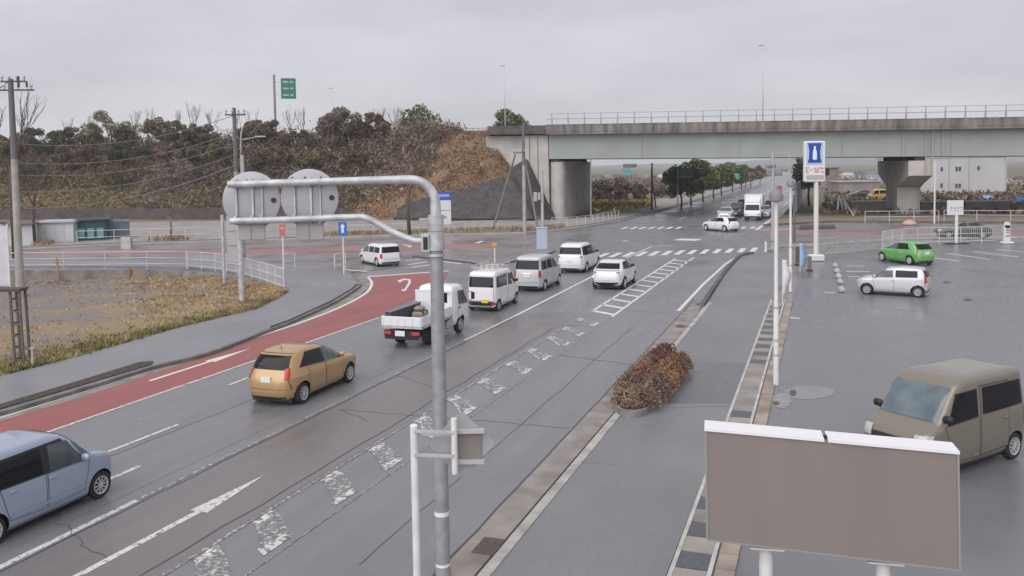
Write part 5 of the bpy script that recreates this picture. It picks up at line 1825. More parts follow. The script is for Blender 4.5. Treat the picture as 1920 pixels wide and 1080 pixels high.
# street lamp behind the sign backs, lamp columns on the expressway
p = G(459, 505)
Hh = D(466, 238, p.y).z
S = thing('street_lamp', 'thin pale street lamp with a long side arm behind the sign backs', 'street lamp', p)
b = MB()
b.tube([(0, 0, 0), (0, 0, Hh * .8)], [.09, .06], 10)
pts = smooth_path([(0, 0, Hh * .8), (.02, 0, Hh * .93), (.16, 0, Hh)], 4)
b.tube(pts, .05, 8)
b.build('post', GREY_P, S, True)
b = MB()
za_ = D(460, 262, p.y).z
b.tube([(0, 0, za_), (1.0, 0, za_ + .15)], .035, 8)
b.build('arm', GREY_P, S, True)
b = MB()
b.box((1.35, 0, za_ + .19), (.75, .2, .12), bev=.04)
b.build('lamp_head', ALU, S, 50)
def tall_lamp(label, px, ty, t, d, z, head=True):
    p = BP(t, d, z)
    h_ = D(px, ty, p.y).z - z
    S = thing('lamp_column', label, 'lamp column', p, 0, 'lamp columns on the expressway')
    b = MB()
    b.tube([(0, 0, 0), (0, 0, h_)], [.10, .06], 8)
    b.build('post', mat('lamp_pale', (0.5, 0.5, 0.52), .5), S, True)
    b = MB()
    b.box((-.25, 0, h_), (.8, .22, .12), bev=.04)
    b.build('lamp_head', ALU, S)
tall_lamp('slender lamp column above the abutment end of the viaduct', 949, 123, at_bank(950, 26), 26, CREST)
tall_lamp('faint lamp column behind the tallest brown tree', 628, 165, at_bank(629, 32), 32, CREST)
tall_lamp('tall lamp column standing on the viaduct deck', 1430, 85, at_bank(1431, 21), 21, zg1 + .3)
# expressway sign
SGN_G = mat('sign_green', (0.025, 0.165, 0.115), .4)
SGN_LG = mat('sign_pale_mark', (0.30, 0.46, 0.40), .4)
def green_sign(label, base, sg, w_, h_, rz=0.0, post_r=.12, top=0.0, rows=3, m=SGN_G, mm=SGN_LG, off=None, group='green direction signs'):
    """sg: centre of the plate; base: foot of its post"""
    S = thing('direction_sign', label, 'road sign', base, 0, group)
    sg = Vector(sg) - Vector(base)
    b = MB()
    hp = sg.z + h_ / 2 + top
    b.tube([(0, 0, 0), (0, 0, hp)], [post_r, post_r * .8], 10)
    b.build('post', GREY_P if post_r < .1 else mat('sign_post_grey', (0.20, 0.20, 0.21), .5), S, 50)
    b = MB()
    for k in (.32, -.32):
        b.beam((0, 0, sg.z + k * h_), (sg.x, sg.y, sg.z + k * h_), .06, .06)
    b.build('arm', GREY_P, S)
    b = MB()
    b.box(sg + Vector((0, -.05, 0)), (w_, .05, h_), rz, bev=.015)
    pl = b.build('sign_plate', m, S)
    b = MB()
    M_ = Matrix.Rotation(rz, 4, 'Z')
    for i in range(rows):
        z = sg.z + h_ * (.32 - .64 * i / max(1, rows - 1))
        for dx, ln in ((-.18, .38), (.22, .22)):
            v = M_ @ Vector((dx * w_, -.082, 0))
            b.box((sg.x + v.x, sg.y - .0 + v.y, z), (ln * w_, .01, h_ * .085), rz)
    b.build('lettering_band', mm, pl)
    return S
p = BP(at_bank(521, 14), 14, CREST)
sc = p.y / F_PX
green_sign('green expressway sign on a tall post rising above the bank trees', p, D(541, 166, p.y), 27 * sc, 38 * sc, .25, .2, .6, 3)
b = MB(p)

# two-post sign edge-on at the field corner
pa, pb_ = G(421, 530, .1), G(454, 564, .1)
S = thing('panel_sign', 'tall narrow grey sign panel between two posts at the field corner', 'sign', pa)
b = MB(pa)
b.tube([pa, Vector((pa.x, pa.y, D(420, 403, pa.y).z))], .10, 12)
b.build('post', GALV, S, 50)
b = MB(pa)
b.tube([pb_, Vector((pb_.x, pb_.y, D(452, 416, pb_.y).z))], .16, 14)
b.build('post', GALV, S, 50)
b = MB(pa)
q0, q1 = D(424, 405, pa.y - .4), D(446, 492, pa.y - .4)
b.box(((q0.x + q1.x) / 2, pa.y - .4, (q0.z + q1.z) / 2), (q1.x - q0.x, .06, q0.z - q1.z), bev=.015)
for yy in (432, 459):
    z = D(434, yy, pa.y - .45).z
    b.box(((q0.x + q1.x) / 2, pa.y - .45, z), (q1.x - q0.x, .05, .05))
b.beam((pa.x, pa.y, q1.z + .2), (q1.x, pa.y - .38, q1.z + .2), .06, .06)
b.beam((pa.x, pa.y, q0.z - .5), (q1.x, pa.y - .38, q0.z - .5), .06, .06)
b.build('panel', ALU, S)

# fences: posts + rails + mesh bars, one thing per run
FENCE = mat('fence_white', (0.52, 0.52, 0.53), .5, var=.08, scale=2)
def fence(label, pts, h, gap=2.0, rails=(1.0, .55), bars=0.0, z=.12, m=None, r=.035, name='pipe_fence', cat='fence', group='white pipe fences', rr=.028):
    m = m or FENCE
    pts = [Vector((p[0], p[1], z)) for p in pts]
    S = thing(name, label, cat, pts[0], 0, group)
    o = pts[0]
    # resample
    seg = [(pts[i + 1] - pts[i]).length for i in range(len(pts) - 1)]
    tot = sum(seg)
    def pos(s):
        for i, L_ in enumerate(seg):
            if s <= L_ or i == len(seg) - 1:
                return pts[i].lerp(pts[i + 1], min(1, s / L_))
            s -= L_
    n = max(1, round(tot / gap))
    for k in rails:
        b = MB(o)
        b.tube([pos(tot * i / n) + Vector((0, 0, h * k - .02)) for i in range(n + 1)], rr, 6)
        b.build('rail', m, S, True)
    for i in range(n + 1):
        b = MB(o)
        p = pos(tot * i / n)
        b.tube([p - Vector((0, 0, .1)), p + Vector((0, 0, h))], r, 8)
        b.build('post', m, S, 50)
    if bars:
        b = MB(o)
        nb_ = int(tot / bars)
        for i in range(nb_):
            p = pos(tot * (i + .5) / nb_)
            b.tube([p + Vector((0, 0, h * min(rails))), p + Vector((0, 0, h * max(rails)))], .012, 4, cap=False)
        b.build('mesh_panel', m, S)
    return S
fence('white pipe fence along the back edge of the dry field', [G(-40, 506, .12), G(45, 504, .12), G(160, 503, .12), G(300, 501.5, .12), G(350, 502, .12)], 1.15, 3.0, (1.0, .62, .25))
fence('white mesh fence curving round the field corner', [G(352, 502, .12), G(400, 506, .12), G(440, 512, .12), G(490, 527, .12), G(533, 542, .12)], 1.15, 1.6, (1.0, .55, .15), .12)
fence('white fence on the far pavement left of the sign backs', [G(145, 458, .13), G(300, 452, .13), G(412, 449, .13)], 1.25, 3.6, (1.0, .5))
fence('white fence on the far pavement below the stone revetment', [G(640, 441, .13), G(720, 438, .13), G(860, 433, .13), G(985, 429, .13)], 1.0, 3.4, (1.0, .5))
fence('short white fence at the foot of the viaduct wall pier', [G(1035, 425, .13), G(1067, 424, .13), G(1105, 420, .13), G(1140, 414, .13), G(1160, 409, .13)], 1.0, 1.7, (1.0, .45))
fence('tiny white fence piece beside the blue sign post', [G(628, 503, .12), G(648, 500, .12)], 1.0, .9, (1.0, .6, .2), r=.05)
fence('short white fence piece beside the red sign post', [G(533, 503, .12), G(553, 501.5, .12)], 1.0, 1.0, (1.0, .5))
fence('grey mesh fence of the lot, stretch near the store sign', [G(1537, 479, .01), G(1600, 474, .01), G(1652, 467.5, .01)], 1.25, 1.6, (1.0, .5, .08), .14, z=.01, m=GREY_P)
fence('pale lot fence behind the green hatchback', [G(1655, 467, .01), G(1700, 459, .01), G(1780, 457, .01), G(1880, 454.5, .01)], 1.35, 1.9, (1.0, .6, .15), .16, z=.01)
fence('white rails beyond the side street under the pier', [G(1622, 418, .05), G(1680, 417.5, .05), G(1760, 417, .05)], 1.2, 3.0, (1.0, .5))
fence('white rails beyond the side street at the right edge', [G(1770, 416, .05), G(1870, 417, .05), G(1960, 418, .05)], 1.2, 3.2, (1.0, .6))

# the low dry field with its retaining wall
zf = lambda x: -.75 + max(0, min(1, (x - 45) / 490)) * .80
FR = [(-140, 748), (-60, 722), (0, 706), (90, 684), (174, 661), (250, 639), (322, 618), (400, 599), (478, 580), (512, 563), (538, 548)]
BK = [(-140, 534), (-80, 532), (0, 530), (45, 529), (120, 527), (190, 523), (260, 520), (330, 518), (400, 519), (470, 528), (534, 543)]
b = MB()
NR = 20
rr_ = random.Random(5)
for (fx, fy), (bx, by) in zip(FR, BK):
    a, c = G(fx, fy, .10), G(bx, by, zf(bx))
    for j in range(NR + 1):
        k = j / NR
        q = a.lerp(c, k)
        q.z += rr_.uniform(-.04, .04) if 0 < j < NR else 0
        b.v.append(tuple(q))
for i in range(len(FR) - 1):
    for j in range(NR):
        a = i * (NR + 1) + j
        b.f.append((a, a + NR + 1, a + NR + 2, a + 1))
        b.m.append(0)
fm = bpy.data.materials.new('field_gravel')
fm.use_nodes = True
n_ = fm.node_tree
bs = n_.nodes['Principled BSDF']
ge = n_.nodes.new('ShaderNodeNewGeometry')
na = n_.nodes.new('ShaderNodeTexNoise')
na.inputs['Scale'].default_value = .32
na.inputs['Detail'].default_value = 7
nb2 = n_.nodes.new('ShaderNodeTexNoise')
nb2.inputs['Scale'].default_value = 14
nb2.inputs['Detail'].default_value = 4
for z_ in (na, nb2):
    n_.links.new(ge.outputs['Position'], z_.inputs['Vector'])
ra = n_.nodes.new('ShaderNodeValToRGB')
ra.color_ramp.elements[0].position, ra.color_ramp.elements[1].position = .44, .60
ra.color_ramp.elements[0].color = (0.215, 0.195, 0.185, 1)
ra.color_ramp.elements[1].color = (0.30, 0.225, 0.13, 1)
sx = n_.nodes.new('ShaderNodeSeparateXYZ')
n_.links.new(ge.outputs['Position'], sx.inputs['Vector'])
mr = n_.nodes.new('ShaderNodeMapRange')
mr.inputs['From Min'].default_value, mr.inputs['From Max'].default_value = -29, -14
mr.inputs['To Min'].default_value, mr.inputs['To Max'].default_value = -.15, .17
n_.links.new(sx.outputs['X'], mr.inputs['Value'])
ad = n_.nodes.new('ShaderNodeMath')
n_.links.new(na.outputs['Fac'], ad.inputs[0])
n_.links.new(mr.outputs['Result'], ad.inputs[1])
n_.links.new(ad.outputs[0], ra.inputs['Fac'])
mx = n_.nodes.new('ShaderNodeMix')
mx.data_type = 'RGBA'
mx.blend_type = 'MULTIPLY'
mx.inputs['Factor'].default_value = .8
rb2 = n_.nodes.new('ShaderNodeValToRGB')
rb2.color_ramp.elements[0].position, rb2.color_ramp.elements[1].position = .3, .7
rb2.color_ramp.elements[0].color = (.5, .5, .5, 1)
n_.links.new(nb2.outputs['Fac'], rb2.inputs['Fac'])
n_.links.new(ra.outputs['Color'], mx.inputs['A'])
n_.links.new(rb2.outputs['Color'], mx.inputs['B'])
n_.links.new(mx.outputs['Result'], bs.inputs['Base Color'])
bs.inputs['Roughness'].default_value = .95
tag(b.build('field_ground', fm, None, True), None, None, None, 'structure')
b = MB()
for i in range(len(BK) - 1):
    (x0, y0), (x1, y1) = BK[i], BK[i + 1]
    a, c = G(x0, y0, zf(x0)), G(x1, y1, zf(x1))
    dv = Vector((0.0, .22, 0))
    b.slab([a, c, c + dv, a + dv], -1.0, .10)
tag(b.build('retaining_wall', mat('old_wall', (0.14, 0.12, 0.11), .9, col2=(0.27, 0.24, 0.225), scale=1.2, detail=7)), 'low stained concrete wall at the back of the dry field', 'wall')
def fieldpt(u, v):
    """u along the road side 0..1, v from the pavement to the wall"""
    i = min(len(FR) - 2, int(u * (len(FR) - 1)))
    k = u * (len(FR) - 1) - i
    fx, fy = FR[i][0] * (1 - k) + FR[i + 1][0] * k, FR[i][1] * (1 - k) + FR[i + 1][1] * k
    bx, by = BK[i][0] * (1 - k) + BK[i + 1][0] * k, BK[i][1] * (1 - k) + BK[i + 1][1] * k
    return G(fx, fy, .10).lerp(G(bx, by, zf(bx)), v)
def tufts(name, label, spots, m, h, seed, nb_=5, lean=.5):
    r = np.random.default_rng(seed)
    V_, F_ = [], []
    for p in spots:
        for _ in range(nb_):
            a = r.uniform(0, 2 * PI)
            hh = h * r.uniform(.4, 1.2)
            bx = np.array(p) + np.array([r.normal() * .06, r.normal() * .06, 0])
            tip = bx + np.array([math.cos(a) * hh * lean * r.uniform(.2, 1.6), math.sin(a) * hh * lean * r.uniform(.2, 1.6), hh])
            wv = np.array([-math.sin(a), math.cos(a), 0]) * r.uniform(.012, .03)
            k = len(V_)
            V_ += [bx - wv, bx + wv, tip]
            F_.append((k, k + 1, k + 2))
    me = bpy.data.meshes.new(name)
    me.from_pydata([tuple(v) for v in V_], [], F_)
    me.materials.append(m)
    o = bpy.data.objects.new(name, me)
    C.objects.link(o)
    return tag(o, label, 'grass', None, 'stuff')
rg = np.random.default_rng(21)
def nz2(u, v):
    return .5 + .5 * math.sin(u * 17 + 3 * math.sin(v * 7)) * math.sin(v * 9 + 2 * math.sin(u * 11))
sp, sp2, sp3 = [], [], []
for _ in range(16000):
    u, v = rg.uniform(0.12, 1), rg.uniform(0, 1)
    right = max(0, (u - .50) / .5)
    edge = math.exp(-v / .10)
    back = math.exp(-(1 - v) / .10)
    dns = right ** .7 * 1.3 + edge * .6 + back * .6 * (u > .25) + .03
    if rg.uniform() < dns * (.2 + .7 * nz2(u, v)):
        (sp if rg.uniform() < .72 else sp2).append(tuple(fieldpt(u, v)))
for _ in range(1500):
    u, v = rg.uniform(.2, .95), abs(rg.normal()) * .05
    sp3.append(tuple(fieldpt(u, min(1, v))))
FSTRAW = leafmat('field_straw', (0.22, 0.15, 0.08), (0.38, 0.28, 0.15), (0.52, 0.42, 0.26))
FRUST = leafmat('field_rust', (0.18, 0.10, 0.055), (0.31, 0.19, 0.10), (0.43, 0.29, 0.17))
FGREEN = leafmat('field_green', (0.10, 0.095, 0.035), (0.20, 0.18, 0.075), (0.33, 0.28, 0.15))
tufts('dry_grass', 'straw coloured dry grass covering the field', sp, FSTRAW, .13, 1, 6, 1.3)
tufts('rusty_weeds', 'reddish brown dead weeds scattered over the field', sp2, FRUST, .16, 2, 5, 1.0)
tufts('green_weeds', 'olive weeds along the field edge by the pavement', sp3, FGREEN, .16, 3, 6, .9)
vsp = []
for _ in range(1300):
    k = rg.uniform(0, 1)
    x = 60 + k * 1000
    y = np.interp(x, [50, 300, 500, 700, 980, 1060], [462.5, 452, 446.5, 440, 434, 428]) - rg.uniform(0, 5)
    if (60 < x < 100) or (280 < x < 360) or x > 560:
        vsp.append(tuple(G(x, y, .12)))
tufts('verge_grass', 'dry grass on the far pavement verge', vsp, STRAW, .55, 4, 6, .5)
# leaning stakes in the field
OCHRE = mat('ochre_paint', (0.34, 0.22, 0.06), .6, var=.2, scale=4)
for (px, py, tx, ty, lab) in ((112, 527, 106, 484, 'leaning yellow stake in the field by the retaining wall'), (243, 526, 242, 499, 'short upright orange brown stake in the field by the wall')):
    a = G(px, py, -.6)
    c = D(tx, ty, a.y)
    b = MB(a)
    b.tube([a, c], [.07, .055], 8)
    b.box(c - Vector((0, 0, .25)), (.28, .06, .12), .2)
    tag(b.build('field_stake', OCHRE if px < 200 else mat('rusty_stake', (0.33, 0.16, 0.07), .7)), lab, 'stake')
a = G(62, 686, .1)
b = MB(a)
b.tube([a, a + Vector((0, 0, .62))], .05, 8)
b.box(a + Vector((0, 0, .62)), (.14, .14, .05))
tag(b.build('marker_post', CONC_L), 'small pale concrete marker post in the weeds beside the lattice stand', 'post')
# lattice stand with a beam, and the white banner at the frame's left edge
a = G(27, 682, .05)
S = thing('lattice_stand', 'dark steel lattice stand with a beam on top at the left edge', 'stand', a)
HL = D(30, 546, a.y).z
b = MB(a)
for px in (19, 36):
    q = D(px, 560, a.y)
    b.beam((q.x + .06, a.y, a.z), (q.x, a.y, HL), .07, .07)
    b.beam((q.x + .06, a.y + .4, a.z), (q.x, a.y + .4, HL), .07, .07)
x0, x1 = D(19, 600, a.y).x + .02, D(36, 600, a.y).x + .02
for k in range(6):
    z = a.z + (HL - a.z) * (k + .3) / 6
    b.beam((x0, a.y, z), (x1, a.y, z), .04, .05)
    b.beam((x0, a.y, z), (x0, a.y + .4, z), .04, .05)
b.build('lattice_column', mat('rusty_steel', (0.115, 0.095, 0.088), .7, var=.25, scale=5), S)
b = MB(a)
b.box((x0 - .9, a.y + .2, HL + .04), (2.6, .6, .10))
b.build('top_beam', mat('beam_dark', (0.07, 0.06, 0.055), .7), S)
S = thing('white_banner', 'tall white framed banner panel standing at the left frame edge', 'banner', G(8, 541, -.6))
a = G(8, 541, -.6)
b = MB(a)
x0, x1 = D(-12, 480, a.y).x, D(15, 480, a.y).x
b.box(((x0 + x1) / 2, a.y, (D(5, 424, a.y).z + D(5, 536, a.y).z) / 2), (x1 - x0, .05, D(5, 424, a.y).z - D(5, 536, a.y).z))
b.build('panel', mat('banner_white', (0.52, 0.52, 0.56), .6, var=.08, scale=1.5), S)
b = MB(a)
b.tube([(x1 + .05, a.y - .02, a.z - .2), (x1 + .05, a.y - .02, D(5, 420, a.y).z)], .05, 8)
b.tube([(x1 - .16, a.y - .06, a.z - .2), (x1 - .16, a.y - .06, D(5, 536, a.y).z + .1)], .03, 8)
b.build('frame', W_PAINT, S)

# ------------------------------------------------------------------ planter with clipped shrubs
OUT = [(1151, 764), (1153, 755), (1162, 741), (1185, 714), (1213, 688), (1236, 672), (1258, 667), (1277, 669), (1284, 679), (1274, 699), (1255, 725), (1236, 750), (1222, 765), (1208, 774), (1188, 778), (1165, 775)]
op = [G(x, y, .1) for x, y in OUT]
cen = sum(op, Vector()) / len(op)
op = [Vector((p.x, p.y, 0)) for p in smooth_path(op + [op[0]], 4)[:-1]]
cen.z = 0
S = thing('planter_bed', 'long rounded concrete planter bed on the pavement beside the kerb', 'planter', cen)
b = MB(cen)
n = len(op)
inn = [p + (cen - p).normalized() * .14 for p in op]
vs = [(p.x, p.y, -.02) for p in op] + [(p.x, p.y, .20) for p in op] + [(p.x, p.y, .20) for p in inn] + [(p.x, p.y, .10) for p in inn]
fs = []
for k in range(3):
    for i in range(n):
        j = (i + 1) % n
        fs.append((k * n + i, k * n + j, (k + 1) * n + j, (k + 1) * n + i))
b.add(vs, fs)
b.build('rim', mat('planter_concrete', (0.20, 0.18, 0.165), .8, var=.25, scale=3), S, 40)
b = MB(cen)
b.poly([(p.x, p.y, .13) for p in inn])
b.build('soil', mat('soil_dark', (0.05, 0.04, 0.033), .95), S)
HEDGE = leafmat('shrub_leaves', (0.075, 0.034, 0.034), (0.20, 0.098, 0.082), (0.33, 0.20, 0.14))
HEDGE2 = leafmat('shrub_leaves_yellow', (0.09, 0.05, 0.03), (0.225, 0.12, 0.07), (0.36, 0.225, 0.13))
HEDGE3 = leafmat('shrub_leaves_pale', (0.09, 0.06, 0.05), (0.24, 0.165, 0.125), (0.40, 0.31, 0.22))
HTWIG = mat('shrub_twig', (0.07, 0.045, 0.038), .8)
a0, a1 = G(1190, 763, .1), G(1261, 680, .1)
ax = (a1 - a0)
sd2 = Vector((ax.y, -ax.x, 0)).normalized()
rh = np.random.default_rng(77)
nS = 15
pos_words = ['nearest', 'second', 'third', 'fourth', 'fifth', 'sixth', 'seventh']
k = 0
for i in range(8):
    for sgn in (-1, 1):
        if i == 7 and sgn == 1:
            continue
        f = (i + .12) / 7.3
        wloc = .36 if 0 < i < 7 else .22
        p = a0 + ax * f + sd2 * sgn * wloc
        p.z = .12
        hgt = rh.uniform(.60, .76)
        lab = 'clipped reddish shrub in the planter, ' + ('road' if sgn < 0 else 'pavement') + ' side, ' + (pos_words[i] if i < 7 else 'farthest') + (' along' if i else ' to us')
        S2 = thing('planter_shrub', lab, 'shrub', p, 0, 'clipped shrubs in the planter')
        b = MB()
        for q in range(16):
            an = rh.uniform(0, 2 * PI)
            rr = rh.uniform(.12, .42)
            b.tube([(0, 0, 0), (rr * .4 * math.cos(an), rr * .4 * math.sin(an), hgt * .55), (rr * math.cos(an), rr * math.sin(an), hgt * rh.uniform(.85, 1.0))], [.014, .01, .004], 3, cap=False)
        b.build('stems', HTWIG, S2)
        nl = 2400
        v = rh.normal(size=(nl, 3))
        v /= np.linalg.norm(v, axis=1)[:, None]
        v[:, 2] = np.abs(v[:, 2]) * 1.0 - .12
        rad_ = rh.uniform(.55, 1.08, size=(nl, 1)) ** .5
        lump = 1 + .14 * np.sin(v[:, :1] * 7 + i) * np.sin(v[:, 1:2] * 6 + sgn * 2)
        P = v * rad_ * lump * np.array([.46, .46, hgt * .82]) + np.array([0, 0, hgt * .16])
        quads_mesh('crown', P, rh.uniform(.032, .07, nl), HEDGE3 if i < 2 else (HEDGE if (i < 5 or sgn < 0) and not (i >= 3 and sgn > 0) else HEDGE2), 900 + k, 1.0, 0, S2)
        k += 1

# ------------------------------------------------------------------ poles and signs by the right pavement and lot
def px_h(p, px, ty):
    return D(px, ty, p.y).z
for (px, py, ty, hw, lab) in ((1455, 722, 379, .15, 'white pole with grey domed head rising from the drain strip, nearer one'), (1482, 547, 350, .15, 'white pole with grey domed head, farther one along the drain strip')):
    p = G(px, py, .01)
    H_ = px_h(p, px + 3, ty)
    S = thing('lamp_post', lab, 'lamp post', p, 0, 'white poles along the lot edge')
    b = MB()
    b.tube([(0, 0, 0), (0, 0, H_ * .42), (0, 0, H_ * .43), (0, 0, H_)], [.085, .08, .062, .055], 14)
    b.build('post', W_PAINT, S, 50)
    for z in (.9, 1.35, H_ * .42):
        b = MB()
        b.tube([(0, 0, z), (0, 0, z + .07)], .09, 14)
        b.build('clamp_band', mat('band_grey', (.4, .4, .4), .5), S, 50)
    b = MB()
    b.tube([(0, 0, H_), (0, 0, H_ + .03), (0, 0, H_ + .2), (0, 0, H_ + .33), (0, 0, H_ + .38)], [.08, .20, .21, .13, .03], 16)
    b.build('lamp_head', mat('head_grey', (0.20, 0.185, 0.19), .5), S, 50)
# signal pole at the near right corner
p = G(1449, 469, .01)
H_ = px_h(p, 1452, 284)
S = thing('traffic_light', 'grey traffic light pole at the zebra crossing, lamps facing away', 'traffic light', p)
b = MB()
b.tube([(0, 0, 0), (0, 0, H_)], [.14, .10], 14)
b.build('pole', GREY_P, S, 50)
b = MB()
z = px_h(p, 1455, 325)
b.box((.15, .12, z), (1.25, .22, .38), bev=.06)
b.box((-.15, .0, z + .55), (.9, .3, .3), .5, bev=.06)
b.build('signal_housing', mat('signal_grey', (0.22, 0.21, 0.225), .5), S, 40)
b = MB()
for k in range(3):
    b.tube([(-.22 + .38 * k, .20, z), (-.22 + .38 * k, .42, z)], [.16, .15], 14)
b.build('visor', BLACK, S)
b = MB()
z = px_h(p, 1465, 356)
b.box((.48, 0, z), (.42, .2, .78), bev=.04)
b.beam((0, 0, z), (.3, 0, z), .06, .06)
ps = b.build('pedestrian_signal', mat('ped_grey', (0.30, 0.29, 0.30), .5), S)
rl = mat('red_lamp', (.30, .05, .07), .3)
rl.node_tree.nodes['Principled BSDF'].inputs['Emission Color'].default_value = (1, .12, .12, 1)
rl.node_tree.nodes['Principled BSDF'].inputs['Emission Strength'].default_value = .06
b = MB()
b.box((.48, -.105, z + .18), (.28, .02, .28))
b.build('red_lamp', rl, ps)
b = MB()
b.box((.48, -.105, z - .18), (.28, .02, .28))
b.build('green_lamp', mat('green_lamp', (.03, .16, .14), .3), ps)
b = MB()
b.box((-.1, -.18, 1.0), (.3, .22, .55), bev=.03)
b.build('control_box', ALU, S)
b = MB()
zz = px_h(p, 1452, 300)
b.tube([(0, 0, H_ - .2), (1.25, 0, H_ - .1)], .035, 8)
b.tube([(1.25, 0, H_ - .1), (1.25, 0, px_h(p, 1483, 345))], .05, 8)
b.build('arm', GREY_P, S, 50)
# second, farther signal pole behind the store-side white pole
p = G(1489, 452, .01)
S = thing('sign_post', 'dark thin post beyond the farther white pole at the lot corner', 'post', p)
b = MB()
b.tube([(0, 0, 0), (0, 0, px_h(p, 1487, 366))], .11, 10)
b.build('post', mat('post_dark', (0.10, 0.115, 0.105), .6), S, 50)
# bollard at the crossing
p = G(1436, 473, .01)
b = MB(p)
b.tube([p, p + Vector((0, 0, .74))], .09, 12)
b.tube([p + Vector((0, 0, .74)), p + Vector((0, 0, .79))], [.09, .05], 12)
tag(b.build('bollard', W_PAINT, None, 50), 'single white bollard at the right end of the zebra crossing', 'bollard')
# nobori banners
def banner(label, px, py, ty, wdt, m, poly=None, extra=None):
    p = G(px, py, .01)
    H_ = px_h(p, px, ty)
    S = thing('vertical_banner', label, 'banner', p)
    b = MB()
    b.tube([(0, 0, 0), (0, 0, H_ + .05)], .018, 6)
    b.build('pole', W_PAINT, S)
    b = MB()
    n_ = 12
    L0 = H_ * .80
    for i in range(n_ + 1):
        z = H_ - L0 * i / n_
        sw = math.sin(i * .7) * .05
        wv = wdt * (poly(i / n_) if poly else 1)
        b.v += [(0.02, .0, z), (wv * .9, wv * .35 + sw, z)]
    b.f = [(2 * i, 2 * i + 1, 2 * i + 3, 2 * i + 2) for i in range(n_)]
    b.m = [0] * n_
    o = b.build('cloth', m, S, True)
    md = o.modifiers.new('thickness', 'SOLIDIFY')
    md.thickness = .006
    return S
banner('white vertical banner hanging limp between the two white poles', 1467, 571, 488, .5, mat('cloth_white', (0.66, 0.64, 0.67), .7), lambda t: .45 + .6 * math.exp(-((t - .45) / .3) ** 2))
banner('pale blue vertical banner near the lot corner by the store sign', 1500, 512, 457, .38, mat('cloth_blue', (0.25, 0.42, 0.66), .7))
for px, py, ty, w_, m, lab in ((1496, 497, 463, .28, mat('board_brown', (0.10, 0.07, 0.06), .7), 'brown narrow board beside the pale blue banner'), (1518, 508, 481, .25, mat('board_olive', (0.17, 0.155, 0.11), .7), 'olive narrow board left of the store sign foot')):
    p = G(px, py, .01)
    H_ = px_h(p, px, ty)
    S = thing('standing_board', lab, 'board', p)
    b = MB()
    b.box((0, 0, H_ * .55), (w_, .06, H_ * .9), bev=.01)
    b.build('panel', m, S)
    b = MB()
    b.box((0, 0, .03), (w_ * 1.3, .35, .06))
    b.build('foot', BLACK, S)
# store pole sign
def text_mesh(name, body, size, m, parent, loc, rot=(PI / 2, 0, 0), fit=None, ext=.004):
    cu = bpy.data.curves.new(name, 'FONT')
    cu.body = body
    cu.size = size
    cu.align_x = 'CENTER'
    cu.align_y = 'CENTER'
    cu.extrude = ext
    cu.offset = size * .035
    o = bpy.data.objects.new(name, cu)
    C.objects.link(o)
    me = bpy.data.meshes.new_from_object(o.evaluated_get(bpy.context.evaluated_depsgraph_get()))
    bpy.data.objects.remove(o)
    if fit and len(me.vertices):
        xs_ = [v.co.x for v in me.vertices]
        ys_ = [v.co.y for v in me.vertices]
        kx = fit[0] / max(1e-6, max(xs_) - min(xs_))
        ky = fit[1] / max(1e-6, max(ys_) - min(ys_))
        cx, cy = (max(xs_) + min(xs_)) / 2, (max(ys_) + min(ys_)) / 2
        for v in me.vertices:
            v.co.x = (v.co.x - cx) * kx
            v.co.y = (v.co.y - cy) * ky
    me.name = name
    me.materials.clear()
    me.materials.append(m)
    o = bpy.data.objects.new(name, me)
    C.objects.link(o)
    o.parent = parent
    o.location = loc
    o.rotation_euler = rot
    return o
p = G(1530, 489, .01)
S = thing('store_sign', 'tall store sign with blue milk can panel on a white pole', 'store sign', p)
tl, br = D(1507, 265, p.y) - p, D(1546, 341, p.y) - p
w_, h_ = br.x - tl.x, tl.z - br.z
cx, cz = (tl.x + br.x) / 2, (tl.z + br.z) / 2
b = MB()
b.tube([(0, 0, .2), (0, 0, br.z)], [.17, .16], 16)
b.build('pole', mat('pole_cream', (0.60, 0.585, 0.55), .45), S, 50)
b = MB()
b.box((0, 0, .22), (.95, .8, .44), bev=.06)
b.build('footing', mat('footing_white', (0.60, 0.58, 0.58), .6), S)
b = MB()
b.box((cx, 0, cz), (w_, .42, h_), bev=.07)
b.build('cabinet', mat('cabinet_white', (0.66, 0.66, 0.67), .4), S)
b = MB()
b.box((cx - .04, -.215, cz + h_ * .20), (w_ * .80, .02, h_ * .56), bev=.008)
b.build('blue_panel_field', mat('field_pale_blue', (0.36, 0.50, 0.72), .4), S)
b = MB()
zz, hh, ww = cz + h_ * .21, h_ * .48, w_ * .64
q = [(-.5, .5), (.5, .5), (.47, .38), (.40, .1), (.42, -.25), (.5, -.42), (.5, -.5), (-.5, -.5), (-.5, -.42), (-.42, -.25), (-.40, .1), (-.47, .38)]
b.add([(cx - .04 + u * ww, -.235, zz + v * hh) for u, v in q] + [(cx - .04 + u * ww, -.222, zz + v * hh) for u, v in q], [tuple(range(11, -1, -1))] + [(i, (i + 1) % 12, 12 + (i + 1) % 12, 12 + i) for i in range(12)])
b.build('blue_emblem', mat('emblem_blue', (0.015, 0.055, 0.27), .4), S)
q = [(-.13, -.34), (.13, -.34), (.15, -.3), (.15, .02), (.12, .14), (.07, .20), (.06, .27), (.09, .30), (.09, .34), (-.09, .34), (-.09, .30), (-.06, .27), (-.07, .20), (-.12, .14), (-.15, .02), (-.15, -.3)]
b = MB()
b.add([(cx - .04 + u * ww, -.252, zz + v * hh) for u, v in q] + [(cx - .04 + u * ww, -.236, zz + v * hh) for u, v in q], [tuple(range(15, -1, -1))] + [(i, (i + 1) % 16, 16 + (i + 1) % 16, 16 + i) for i in range(16)])
b.build('milk_can', mat('can_white', (0.66, 0.72, 0.80), .4), S)
b = MB()
